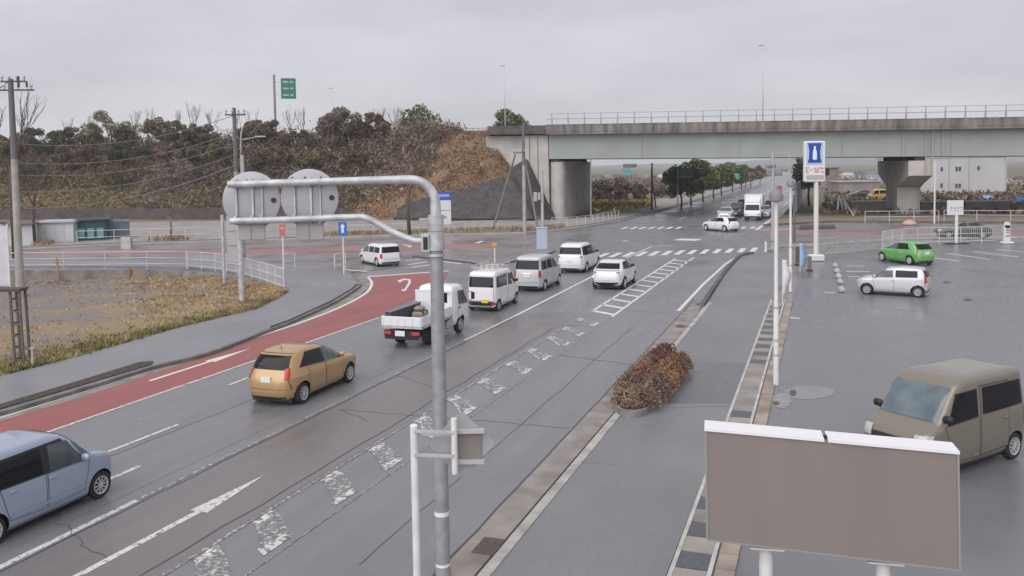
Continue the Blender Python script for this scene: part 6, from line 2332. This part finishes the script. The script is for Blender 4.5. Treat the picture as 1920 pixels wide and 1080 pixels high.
b.box((cx, -.213, cz - h_ * .385), (w_ * .84, .012, h_ * .12))
b.build('grey_strip', mat('strip_grey', (0.38, 0.37, 0.38), .5), S)
text_mesh('red_lettering', '酒・たばこ', .4, mat('sign_red', (0.55, 0.045, 0.055), .4), S, (cx - .03, -.222, cz - h_ * .205), fit=(w_ * .90, h_ * .15))
# white sign on a white post behind the lot fence, and a standing lot sign
p = G(1793, 457, .01)
S = thing('lot_sign', 'white square sign with grey scrawl on a white post at the lot edge', 'sign', p)
tl, br = D(1776, 376, p.y) - p, D(1806, 403, p.y) - p
b = MB()
b.tube([(0, 0, 0), (0, 0, br.z + .1)], .13, 12)
b.build('post', W_PAINT, S, 50)
b = MB()
b.box(((tl.x + br.x) / 2, 0, (tl.z + br.z) / 2), (br.x - tl.x, .12, tl.z - br.z), bev=.02)
b.build('panel', mat('panel_white', (0.60, 0.60, 0.62), .5), S)
b = MB()
rr_ = random.Random(12)
for k in range(2):
    for j in range(4):
        b.box((tl.x + .3 + j * .28 + rr_.uniform(-.03, .03), -.064, (tl.z + br.z) / 2 - .0 - k * .22 + rr_.uniform(-.04, .04)), (.17, .01, .05 + .08 * (k == 0)))
b.build('grey_lettering', mat('letter_grey', (0.30, 0.31, 0.34), .5), S)
b = MB()
b.box((0, -.1, .03), (1.8, .5, .06))
b.build('base_plate', BLACK, S)
p = G(1888, 457, .01)
S = thing('standing_sign', 'white arched standing sign with dark lettering at the lot fence end', 'sign', p)
b = MB()
b.box((0, 0, .85), (.55, .12, 1.3), bev=.03)
b.tube([(0, -.06, 1.5), (0, .06, 1.5)], .26, 20)
b.build('panel', mat('panel_white', (0.6, 0.6, 0.62), .5), S)
b = MB()
b.box((0, 0, .09), (.9, .55, .18), bev=.05)
b.build('weighted_foot', W_PAINT, S)
b = MB()
for z, w0 in ((1.25, .22), (1.08, .3), (.9, .2), (.62, .34)):
    b.box((.02, -.066, z), (w0, .01, .09))
b.build('dark_lettering', mat('letter_dark', (0.12, 0.13, 0.15), .5), S)
b = MB()
b.box((.22, -.066, 1.1), (.08, .01, .7))
b.build('red_stripe', mat('stripe_red', (0.55, 0.25, 0.2), .5), S)
# wheel stops beside the silver car
for i, (px, py) in enumerate(((1566, 501), (1569, 511), (1572, 521), (1575, 531.5), (1578, 547))):
    p = G(px, py, .01)
    b = MB(p)
    b.box(p + Vector((0, 0, .12)), (.28, .55, .22), rad(-12), bev=.04)
    b.box(p + Vector((0, 0, .25)), (.12, .2, .08), rad(-12), bev=.02)
    tag(b.build('wheel_stop', CONC_L), ['farthest', 'second farthest', 'middle', 'second nearest', 'nearest'][i] + ' of five pale wheel stops in a row left of the silver car', 'wheel stop', 'wheel stops in the lot')

# ------------------------------------------------------------------ junction furniture
p = G(1018, 465, .12)
S = thing('signal_pole', 'tall dark grey pole above a pale blue cabinet on the traffic island', 'pole', p)
b = MB()
b.tube([(0, 0, 0), (0, 0, px_h(p, 1019, 322))], [.16, .09], 14)
b.build('pole', GREY_P, S, 50)
b = MB()
z = px_h(p, 1004, 372)
b.box((-.55, 0, z), (.30, .25, .75), bev=.04)
b.box((-.25, -.12, z + .05), (.22, .2, .6), bev=.03)
b.build('signal_back', ALU, S)
S = thing('control_cabinet', 'pale blue control cabinet at the foot of the dark pole', 'cabinet', G(1016, 466.5, .12))
b = MB()
b.box((0, -.35, .85), (.85, .55, 1.7), bev=.03)
b.build('box', mat('cabinet_blue', (0.36, 0.42, 0.52), .5), S)
b = MB()
b.box((0, -.35, 1.72), (.95, .65, .06))
b.build('lid', mat('cabinet_lid', (0.42, 0.47, 0.56), .5), S)
p = G(928, 493, .12)
S = thing('delineator', 'white post with an orange reflector head on the traffic island', 'delineator', p)
b = MB()
b.tube([(0, 0, 0), (0, 0, px_h(p, 928, 468))], .045, 10)
b.build('post', W_PAINT, S, 50)
b = MB()
z = px_h(p, 928, 463)
b.box((0, 0, z), (.34, .08, .26), .1, bev=.03)
b.build('orange_reflector', mat('orange_refl', (0.75, 0.26, 0.03), .4), S)
for px, py, ty, sy0, sy1, w_, m, lab, shp in ((533, 540, 424, 424, 446, 11, mat('sign_red_faded', (0.45, 0.13, 0.11), .5), 'thin white post with a small faded red sign at the field corner', 0), (645, 514, 419, 419, 446, 16, mat('sign_blue', (0.03, 0.13, 0.42), .45), 'thin white post with a blue sign at the pavement corner', 1)):
    p = G(px, py, .12)
    S = thing('post_sign', lab, 'road sign', p)
    sc = p.y / F_PX
    b = MB()
    b.tube([(0, 0, 0), (0, 0, px_h(p, px, ty))], .045, 10)
    b.build('post', W_PAINT, S, 50)
    z0, z1 = px_h(p, px, sy1), px_h(p, px, sy0)
    b = MB()
    b.box((0, -.06, (z0 + z1) / 2), (w_ * sc, .03, z1 - z0), bev=.008)
    b.build('sign_plate', m, S)
    b = MB()
    if shp:
        b.add([(-.08, -.08, z0 + .2), (.08, -.08, z0 + .2), (.08, -.08, z1 - .35), (.16, -.08, z1 - .35), (0, -.08, z1 - .1), (-.16, -.08, z1 - .35), (-.08, -.08, z1 - .35)], [tuple(range(7))])
        b.build('white_arrow', mat('sign_white', (0.6, 0.62, 0.66), .5), S)
    else:
        b.box((0, -.08, (z0 + z1) / 2 + .1), (w_ * sc * .6, .008, .08))
        b.build('pale_band', mat('sign_pinkish', (0.6, 0.42, 0.38), .5), S)
# blue and white board below the revetment
p = G(832, 432, .12)
S = thing('notice_board', 'white upright notice board with a blue top before the dark revetment', 'notice board', p)
tl, br = D(818, 360, p.y) - p, D(847, 421, p.y) - p
w_, h_ = br.x - tl.x, tl.z - br.z
cx = (tl.x + br.x) / 2
b = MB()
b.box((cx, 0, br.z + h_ / 2), (w_ * .94, .12, h_), bev=.02)
b.build('panel', mat('notice_white', (0.58, 0.59, 0.62), .5), S)
b = MB()
b.box((cx, -.01, tl.z - h_ * .125), (w_, .16, h_ * .25), bev=.02)
hd = b.build('blue_header', mat('notice_blue', (0.04, 0.07, 0.38), .45), S)
b = MB()
b.box((cx, -.098, tl.z - h_ * .11), (w_ * .72, .01, h_ * .08))
b.build('pale_lettering', mat('notice_pale', (0.25, 0.36, 0.66), .5), hd)
b = MB()
zz = br.z + h_ * .23
for k in range(6):
    b.box((cx - w_ * .22 + k * w_ * .075, -.068, zz + .06 * math.sin(k * 2.1)), (w_ * .05, .012, .30 - .05 * abs(k - 2.5)))
b.box((cx, -.068, br.z + h_ * .44), (w_ * .8, .012, .05))
b.build('dark_mark', mat('notice_mark', (0.10, 0.11, 0.14), .5), S)
for dx in (-.38, .38):
    b = MB()
    b.tube([(cx + dx * w_, .0, 0), (cx + dx * w_, .0, br.z + .1)], .06, 8)
    b.build('leg', GREY_P, S)
# shed, teal container, block wall and dark retaining wall at the foot of the bank
def gwall(name, label, cat, p0, p1, ty, depth, m, roof=None, over=.25, z=.1, grp=None):
    a, c = G(*p0, z), G(*p1, z)
    H_ = D(p0[0], ty, a.y).z - z
    rz_ = math.atan2(c.y - a.y, c.x - a.x)
    Ln = (c - a).length
    S = thing(name, label, cat, a, rz_, grp)
    b = MB()
    b.box((Ln / 2, depth / 2, H_ / 2), (Ln, depth, H_))
    b.build('wall', m, S)
    return S, Ln, H_
SHEDW = mat('shed_white', (0.50, 0.51, 0.53), .5, var=.06, scale=.8)
S, Ln, H_ = gwall('storage_shed', 'low white storage shed at the foot of the bank, far left', 'shed', (70, 456), (139, 454), 418, 3.5, SHEDW)
b = MB()
b.box((Ln / 2, 1.7, H_ + .06), (Ln + .4, 4.0, .12))
b.build('roof', mat('shed_roof', (0.40, 0.41, 0.43), .5), S)
for k in range(4):
    b = MB()
    b.box((Ln * (k + .5) / 4, -.02, H_ * .48), (Ln / 4 - .08, .04, H_ * .86), bev=.01)
    b.build('door_panel', SHEDW, S)
S, Ln, H_ = gwall('white_locker_shed', 'small white shed half hidden behind the tall utility pole', 'shed', (14, 462), (62, 460), 422, 2.5, SHEDW)
b = MB()
b.box((Ln / 2, 1.2, H_ + .05), (Ln + .5, 3.2, .1))
b.build('roof', mat('roof_brown', (0.12, 0.09, 0.085), .6), S)
S, Ln, H_ = gwall('teal_shelter', 'dark teal open shelter right of the white storage shed', 'shelter', (146, 452), (200, 450), 414, 3.0, mat('teal_dark', (0.03, 0.085, 0.10), .6, var=.3, scale=1))
b = MB()
b.box((Ln / 2, 1.5, H_ + .05), (Ln + .6, 3.8, .12))
b.build('roof', mat('teal_roof', (0.035, 0.04, 0.045), .6), S)
for k in range(3):
    b = MB()
    b.box((Ln * (k + .4) / 3, -.12, H_ * .36), (Ln / 3 * .7, .2, H_ * .5), bev=.02)
    b.build('teal_panel', mat('teal_panel', (0.16, 0.30, 0.31), .5), S)
S, Ln, H_ = gwall('blue_grey_container', 'blue grey container beyond the white fence right of the teal shelter', 'container', (200, 448), (244, 446), 415, 2.5, mat('container_bluegrey', (0.13, 0.17, 0.20), .6, var=.2, scale=1))
b = MB()
for k in range(8):
    b.box((Ln * (k + .5) / 8, -.03, H_ / 2), (.12, .05, H_ * .9))
b.build('rib', mat('container_rib', (0.11, 0.145, 0.17), .6), S)
ba_, bc_ = BP(at_bank(-60, -2.0), -2.0), BP(at_bank(820, -2.0), -2.0)
b = MB(ba_)
n = 20
for i in range(n):
    q0, q1 = ba_.lerp(bc_, i / n), ba_.lerp(bc_, (i + 1) / n)
    b.slab([q0, q1, q1 + BT * .5, q0 + BT * .5], -.2, 1.55)
tag(b.build('foot_wall', mat('dark_foot_wall', (0.075, 0.06, 0.062), .85, var=.35, scale=.8)), 'long dark stained wall along the foot of the wooded bank', 'wall')
p = G(238, 466, .0)
b = MB(p)
b.box(p + Vector((0, 0, .45)), (.9, .5, 1.1), bev=.03)
tag(b.build('concrete_bin', CONC_L, None), 'pale concrete box at the far kerb of the side street', 'box')

# ------------------------------------------------------------------ beyond the viaduct
OLIVEG = leafmat('foliage_deep_green', (0.030, 0.040, 0.020), (0.085, 0.10, 0.05), (0.16, 0.17, 0.09))
# row of trees along the far road
for i, (px, py, ty, wpx, lab) in enumerate(((1277, 391, 303, 58, 'nearest dark green roadside tree beyond the viaduct, beside the green sign'), (1296, 384, 303, 50, 'second dense green tree in the row along the far road'), (1318, 377, 302, 48, 'third green tree in the row along the far road'), (1338, 371, 303, 40, 'fourth green tree in the far roadside row'), (1353, 366, 305, 36, 'fifth green tree in the far roadside row'), (1374, 360, 305, 34, 'sixth green tree in the far roadside row'), (1390, 355, 308, 28, 'last green tree of the far roadside row'))):
    p = G(px, py, .1)
    leafy_tree('roadside_tree', lab, p, D(px, ty, p.y).z - p.z, wpx * 1.35 * p.y / F_PX, OLIVEG if i < 1 else GREEN, 600 + i, n=4200, leaf=.42 + .04 * i, trunk_f=.25, clumps=26, group='green trees along the far road')
for i, (px, py, ty, wpx, m, lab) in enumerate(((1408, 349, 312, 30, BROWN, 'brown bare tree at the far end of the roadside row'), (1425, 345, 310, 22, BROWN, 'small brown tree farthest along the left of the far road'), (1398, 351, 322, 26, TWIG, 'pale twiggy tree near the end of the roadside row'))):
    p = G(px, py, .1)
    leafy_tree('far_bare_tree', lab, p, D(px, ty, p.y).z - p.z, wpx * p.y / F_PX, m, 640 + i, n=900, leaf=.7, trunk_f=.2, clumps=18)
p = G(1517, 385, .05)
leafy_tree('store_side_tree', 'very dark tree behind the store sign on the right of the far road', p, D(1517, 289, p.y).z, 70 * p.y / F_PX, DARKG, 660, n=3000, leaf=.5, trunk_f=.36, clumps=28)
# brown thickets and yellow grass left of the far road
FARTWIG = leafmat('foliage_pinkish_twig', (0.10, 0.068, 0.06), (0.22, 0.155, 0.135), (0.33, 0.25, 0.215))
for i, (px, py, ty, wpx, lab) in enumerate(((1128, 384, 336, 44, 'brown thicket right of the wall pier'), (1160, 384, 334, 46, 'brown thicket in the middle of the gap under the viaduct'), (1196, 382, 345, 40, 'brown thicket left of the dark utility poles'), (1240, 374, 345, 44, 'brown thicket left of the roadside trees'))):
    p = G(px, py - 2, .0)
    leafy_tree('brown_thicket', lab, p, D(px, ty, p.y).z, wpx * p.y / F_PX, FARTWIG if i % 2 else TWIG, 670 + i, n=3800, leaf=.40, trunk_f=.05, low=True, clumps=26, cat='thicket', bark=BARK, group='brown thickets beyond the viaduct')
rg = np.random.default_rng(9)
P = []
for _ in range(5000):
    x, y = 1150 + 38 * rg.normal(), 380 + 6.5 * rg.normal()
    if not (1108 < x < 1225 and 362 < y < 393 + (1150 - x) * .06):
        continue
    P.append(tuple(G(x, y, rg.uniform(0, .8))))
tag(quads_mesh('yellow_grass', np.array(P), rg.uniform(.3, .7, len(P)), leafmat('yellow_grass_blades', (0.15, 0.115, 0.03), (0.27, 0.21, 0.06), (0.38, 0.31, 0.11)), 5, 1.0, .5), 'yellow grass patch under the viaduct left of the far road', 'grass', None, 'stuff')
P = []
for _ in range(6000):
    x, y = rg.uniform(1105, 1420), rg.uniform(328, 350)
    q = G(x, y, rg.uniform(0, 1.5))
    if q.x < 0.366 * q.y - 36:
        P.append(tuple(q))
for _ in range(3500):
    x, y = rg.uniform(1545, 1960), rg.uniform(330, 398)
    P.append(tuple(G(x, y, rg.uniform(0, .6))))
tag(quads_mesh('far_scrub', np.array(P), rg.uniform(.5, 1.3, len(P)), BROWN, 6, 1.0, .3), 'brown scrub scattered over the plain beyond the viaduct', 'scrub', None, 'stuff')
# dark timber poles and signs by the far road
for px, py, ty, r_, lab in ((1222, 394, 240, .16, 'dark timber pole left of the green roadside trees, nearer one'), (1230, 391, 332, .12, 'leaning dark pole propped against the timber pole'), (1108, 408, 296, .07, 'thin pale pole just right of the wall pier'), (1187, 378, 326, .08, 'thin dark post under the teal sign beyond the viaduct')):
    p = G(px, py, .05)
    q = D(px - (8 if 'leaning' in lab else 0), ty, p.y)
    if q.z > 7.2 and px < 1300 and 'timber' in lab:
        q.z = 6.9
    b = MB(p)
    b.tube([p, q], [r_, r_ * .7], 8)
    tag(b.build('timber_pole' if r_ > .1 else 'slim_pole', mat('timber_dark', (0.075, 0.06, 0.055), .8) if r_ > .1 else GREY_P, None, 50), lab, 'pole')
p = G(1271, 393, .1)
green_sign('dark green road sign on a post beneath the nearest roadside tree', p, D(1287, 326, p.y), 30 * p.y / F_PX, 17 * p.y / F_PX, 0, .08, .2, 2, mat('sign_green_dark', (0.018, 0.095, 0.085), .45), mat('sign_mark_teal', (0.10, 0.24, 0.22), .45))
p = G(1376, 362, .1)
green_sign('small turquoise sign beyond the green roadside trees', p, D(1379, 331, p.y), 14 * p.y / F_PX, 11 * p.y / F_PX, 0, .09, .2, 2, mat('sign_turquoise', (0.05, 0.32, 0.27), .45), mat('sign_mark_teal2', (0.2, 0.45, 0.4), .45))
p = G(1181, 376, .1)
green_sign('teal sign with a dark oval cap beyond the viaduct left gap', p, D(1175, 322, p.y), 16 * p.y / F_PX, 13 * p.y / F_PX, 0, .09, .1, 2, mat('sign_teal', (0.10, 0.36, 0.38), .45), mat('sign_mark_pale', (0.3, 0.5, 0.52), .45))
q = D(1181, 310.5, p.y)
b = MB(q)
b.box(q, (26 * p.y / F_PX, .3, 7 * p.y / F_PX), bev=.12)
tag(b.build('oval_board', mat('oval_dark', (0.16, 0.145, 0.155), .6)), 'dark oval board mounted above the teal sign', 'board')
# right of the far road: white building, walls, rails
S, Ln, H_ = gwall('white_building', 'large white windowed building beyond the viaduct pier', 'building', (1700, 363), (1887, 360), 297, 14, mat('building_white', (0.46, 0.455, 0.475), .6, var=.07, scale=.25))
b = MB()
b.box((Ln / 2, 7, H_ + .12), (Ln + .3, 14.3, .24))
b.build('roof', mat('building_roof', (0.42, 0.42, 0.46), .6), S)
WIN = mat('far_window', (0.07, 0.075, 0.085), .3)
for px, py in ((1793, 322), (1799, 322), (1834, 321), (1793, 351), (1799, 351), (1765, 322), (1765, 350)):
    u = (px - 1700) / 187 * Ln
    z = 7.6 * (363 - py) / 66
    b = MB()
    b.box((u, -.03, z), (.45, .08, .85))
    b.build('window', WIN, S)
for u in (.42, .62, .985):
    b = MB()
    b.box((Ln * u, -.06, H_ / 2), (.12, .1, H_))
    b.build('downpipe', mat('pipe_pale', (0.36, 0.36, 0.37), .5), S)
for p0, p1, ty, lab in (((1596, 401), (1660, 400), 378, 'dark brown low wall left of the hammerhead pier'), ((1727, 400), (1778, 399), 379, 'dark brown low wall right of the hammerhead pier'), ((1811, 399), (1893, 398), 378, 'dark brown low wall at the right below the white building')):
    S, Ln, H_ = gwall('dark_wall', lab, 'wall', p0, p1, ty, .4, mat('dark_wall_brown', (0.062, 0.05, 0.05), .8, var=.25, scale=.7), grp='dark low walls beyond the side street')
    b = MB()
    b.box((Ln / 2, .2, H_ + .05), (Ln, .5, .1))
    b.build('coping', mat('wall_coping', (0.27, 0.25, 0.23), .8), S)
S, Ln, H_ = gwall('tan_shed', 'tan shed beyond the junction right of the store sign', 'shed', (1546, 352), (1572, 351), 316, 5, mat('tan_wall', (0.27, 0.215, 0.18), .7, var=.15, scale=.5))
b = MB()
b.box((Ln / 2, 2.5, H_ + .1), (Ln + .5, 5.6, .2))
b.build('roof', mat('tan_roof', (0.16, 0.12, 0.10), .7), S)
S, Ln, H_ = gwall('brown_shed', 'long low brown shed beyond the viaduct left of the pier', 'shed', (1572, 362), (1650, 361), 342, 8, mat('brown_wall', (0.24, 0.21, 0.195), .7, var=.2, scale=.4))
b = MB()
b.box((Ln / 2, 4, H_ + .1), (Ln + .6, 8.6, .2))
b.build('roof', mat('long_roof', (0.33, 0.31, 0.30), .7), S)
S, Ln, H_ = gwall('grey_screen_wall', 'pale grey ribbed screen on the right side of the far road', 'wall', (1494, 398), (1512, 366), 345, .3, mat('screen_grey', (0.37, 0.37, 0.385), .6, var=.1, scale=1))
b = MB()
for k in range(12):
    b.box((Ln * (k + .5) / 12, -.03, H_ / 2), (.12, .05, H_))
b.build('rib', mat('screen_rib', (0.32, 0.32, 0.33), .6), S)
p = G(1752, 419, .05)
S = thing('white_column', 'tall thin pale column standing right of the hammerhead pier', 'pole', p)
b = MB()
b.tube([(0, 0, 0), (0, 0, 6.6)], [.09, .07], 10)
b.build('post', W_PAINT, S, 50)
b = MB()
b.tube([(0, 0, 6.6), (0, 0, 6.75)], [.12, .05], 10)
b.build('cap', GREY_P, S, 50)
for px, py, w_, h_, m, lab in ((1851, 376, 22, 10, mat('tarp_sky', (0.16, 0.36, 0.60), .5), 'sky blue tarpaulin heap before the white building'), (1911, 384, 26, 14, mat('tarp_blue', (0.03, 0.11, 0.38), .5), 'deep blue tarpaulin heap at the right frame edge')):
    p = G(px, py, 0)
    sc = p.y / F_PX
    b = MB(p)
    r = random.Random(px)
    n = 10
    for j in range(4):
        k = [1, .92, .7, .3][j]
        for i in range(n):
            a = 2 * PI * i / n
            b.v.append((p.x + math.cos(a) * w_ * sc / 2 * k * r.uniform(.9, 1.1), p.y + math.sin(a) * 1.2 * k, h_ * sc * [0, .55, .85, 1][j] * r.uniform(.92, 1.06)))
    b.f = [(j * n + i, j * n + (i + 1) % n, (j + 1) * n + (i + 1) % n, (j + 1) * n + i) for j in range(3) for i in range(n)] + [tuple(range(3 * n, 4 * n))]
    b.m = [0] * len(b.f)
    tag(b.build('tarpaulin', m), lab, 'tarpaulin')
p = G(1705, 421, .05)
b = MB(p)
b.tube([p, p + Vector((0, 0, .25)), p + Vector((0, 0, .5))], [.8, .65, .2], 14)
tag(b.build('sand_heap', mat('heap_pink', (0.42, 0.30, 0.27), .9, var=.2, scale=3), None, True), 'small pinkish white heap by the kerb below the pier', 'heap')
for a_, c_, lab in (((1581, 398, 1576, 372), (1600, 404, 1583, 375), 'pale slanting pipes leaning beyond the junction'),):
    p = G(a_[0], a_[1], .05)
    S = thing('pipe_stack', lab, 'pipes', p)
    for (x0, y0, x1, y1) in (a_, c_, (1589, 401, 1580, 368), (1570, 398, 1573, 366)):
        b = MB(p)
        b.tube([G(x0, y0, .05), D(x1, y1, p.y + .6)], .13, 8)
        b.build('pipe', W_PAINT, S, 50)
# distant houses on the plain
HW = {'white': (0.45, 0.44, 0.44), 'grey': (0.28, 0.28, 0.29), 'cream': (0.42, 0.37, 0.30), 'pinkish': (0.40, 0.31, 0.29), 'brown': (0.20, 0.15, 0.12)}
HR = {'dark': (0.08, 0.08, 0.09), 'blue grey': (0.14, 0.17, 0.22), 'reddish': (0.22, 0.10, 0.08), 'silver': (0.38, 0.38, 0.40)}
HS = [(1120, 340, 12, 16, 'white', 'dark', 'first house right of the wall pier'), (1140, 338, 11, 14, 'grey', 'blue grey', 'second house right of the wall pier'), (1155, 339, 12, 14, 'cream', 'dark', 'house just left of the teal sign'), (1200, 339, 11, 16, 'pinkish', 'reddish', 'house right of the teal sign'), (1213, 338, 12, 12, 'white', 'blue grey', 'house left of the dark timber pole'), (1243, 340, 13, 18, 'pinkish', 'silver', 'house behind the thicket by the roadside trees'), (1257, 338, 10, 12, 'grey', 'dark', 'house touching the roadside trees'),
      (1590, 336, 12, 20, 'white', 'silver', 'house above the brown shed, left part'), (1612, 334, 12, 18, 'grey', 'dark', 'house above the brown shed, right part'), (1634, 336, 13, 16, 'white', 'blue grey', 'house left of the hammerhead pier'), (1576, 330, 9, 14, 'cream', 'dark', 'house right of the tan shed'), (1897, 343, 14, 18, 'white', 'reddish', 'house right of the white building'), (1914, 346, 16, 18, 'pinkish', 'dark', 'house at the right frame edge'), (1470, 327, 9, 14, 'white', 'dark', 'house by the end of the far road')]
for px, py, hp, wp, wc, rc_, lab in HS:
    p = G(px, py, 0)
    sc = p.y / F_PX
    W_, H_ = wp * sc, hp * sc
    S = thing('house', wc + ' walled ' + lab + ', ' + rc_ + ' roof', 'house', p, rad((px * 7) % 30 - 15), 'distant houses beyond the viaduct')
    b = MB()
    b.box((0, W_ * .3, H_ * .31), (W_, W_ * .6, H_ * .62))
    b.build('wall', mat('house_' + wc, HW[wc], .7), S)
    b = MB()
    e0, e1, ym, o_ = -W_ * .05, W_ * .65, W_ * .3, W_ * .55
    z0, z1 = H_ * .61, H_
    b.add([(-o_, e0, z0), (o_, e0, z0), (o_, e1, z0), (-o_, e1, z0), (-o_ * .8, ym, z1), (o_ * .8, ym, z1)], [(0, 1, 5, 4), (2, 3, 4, 5), (1, 2, 5), (3, 0, 4), (3, 2, 1, 0)])
    b.build('roof', mat('houseroof_' + rc_, HR[rc_], .6), S)
    for k in (-.28, .22):
        b = MB()
        b.box((k * W_, -.03, H_ * .34), (W_ * .2, .08, H_ * .2))
        b.build('window', WIN, S)
# hills on the horizon
b = MB()
n = 120
rhl = random.Random(2)
prof = [0] * (n + 1)
for i in range(n + 1):
    x = i / n
    prof[i] = 9 + 5 * math.sin(x * 9 + 1) + 3 * math.sin(x * 23) + 2 * math.sin(x * 51 + 2) + rhl.uniform(-1, 1)
for i in range(n + 1):
    x = -1700 + 4400 * i / n
    b.v += [(x, 2400, -2), (x, 2650, max(2, prof[i]) * 1.0), (x, 2900, max(2, prof[i]) * 1.4)]
for i in range(n):
    for j in range(2):
        a = i * 3 + j
        b.f.append((a, a + 3, a + 4, a + 1))
        b.m.append(0)
tag(b.build('hills', mat('hill_forest', (0.07, 0.085, 0.07), .9, var=.3, scale=.01), None, True), None, None, None, 'structure')
# ------------------------------------------------------------------ damp winter air
hz = bpy.data.materials.new('haze_air')
hz.use_nodes = True
hn_ = hz.node_tree
hn_.nodes.clear()
ho = hn_.nodes.new('ShaderNodeOutputMaterial')
pv = hn_.nodes.new('ShaderNodeVolumePrincipled')
pv.inputs['Color'].default_value = (0.86, 0.88, 0.94, 1)
pv.inputs['Density'].default_value = 0.0004
hn_.links.new(pv.outputs['Volume'], ho.inputs['Volume'])
b = MB()
b.box((500, 1450, 34.5), (4600, 3200, 73))
o = tag(b.build('haze', hz), 'thin damp air fading the far plain and hills', None, None, 'stuff')
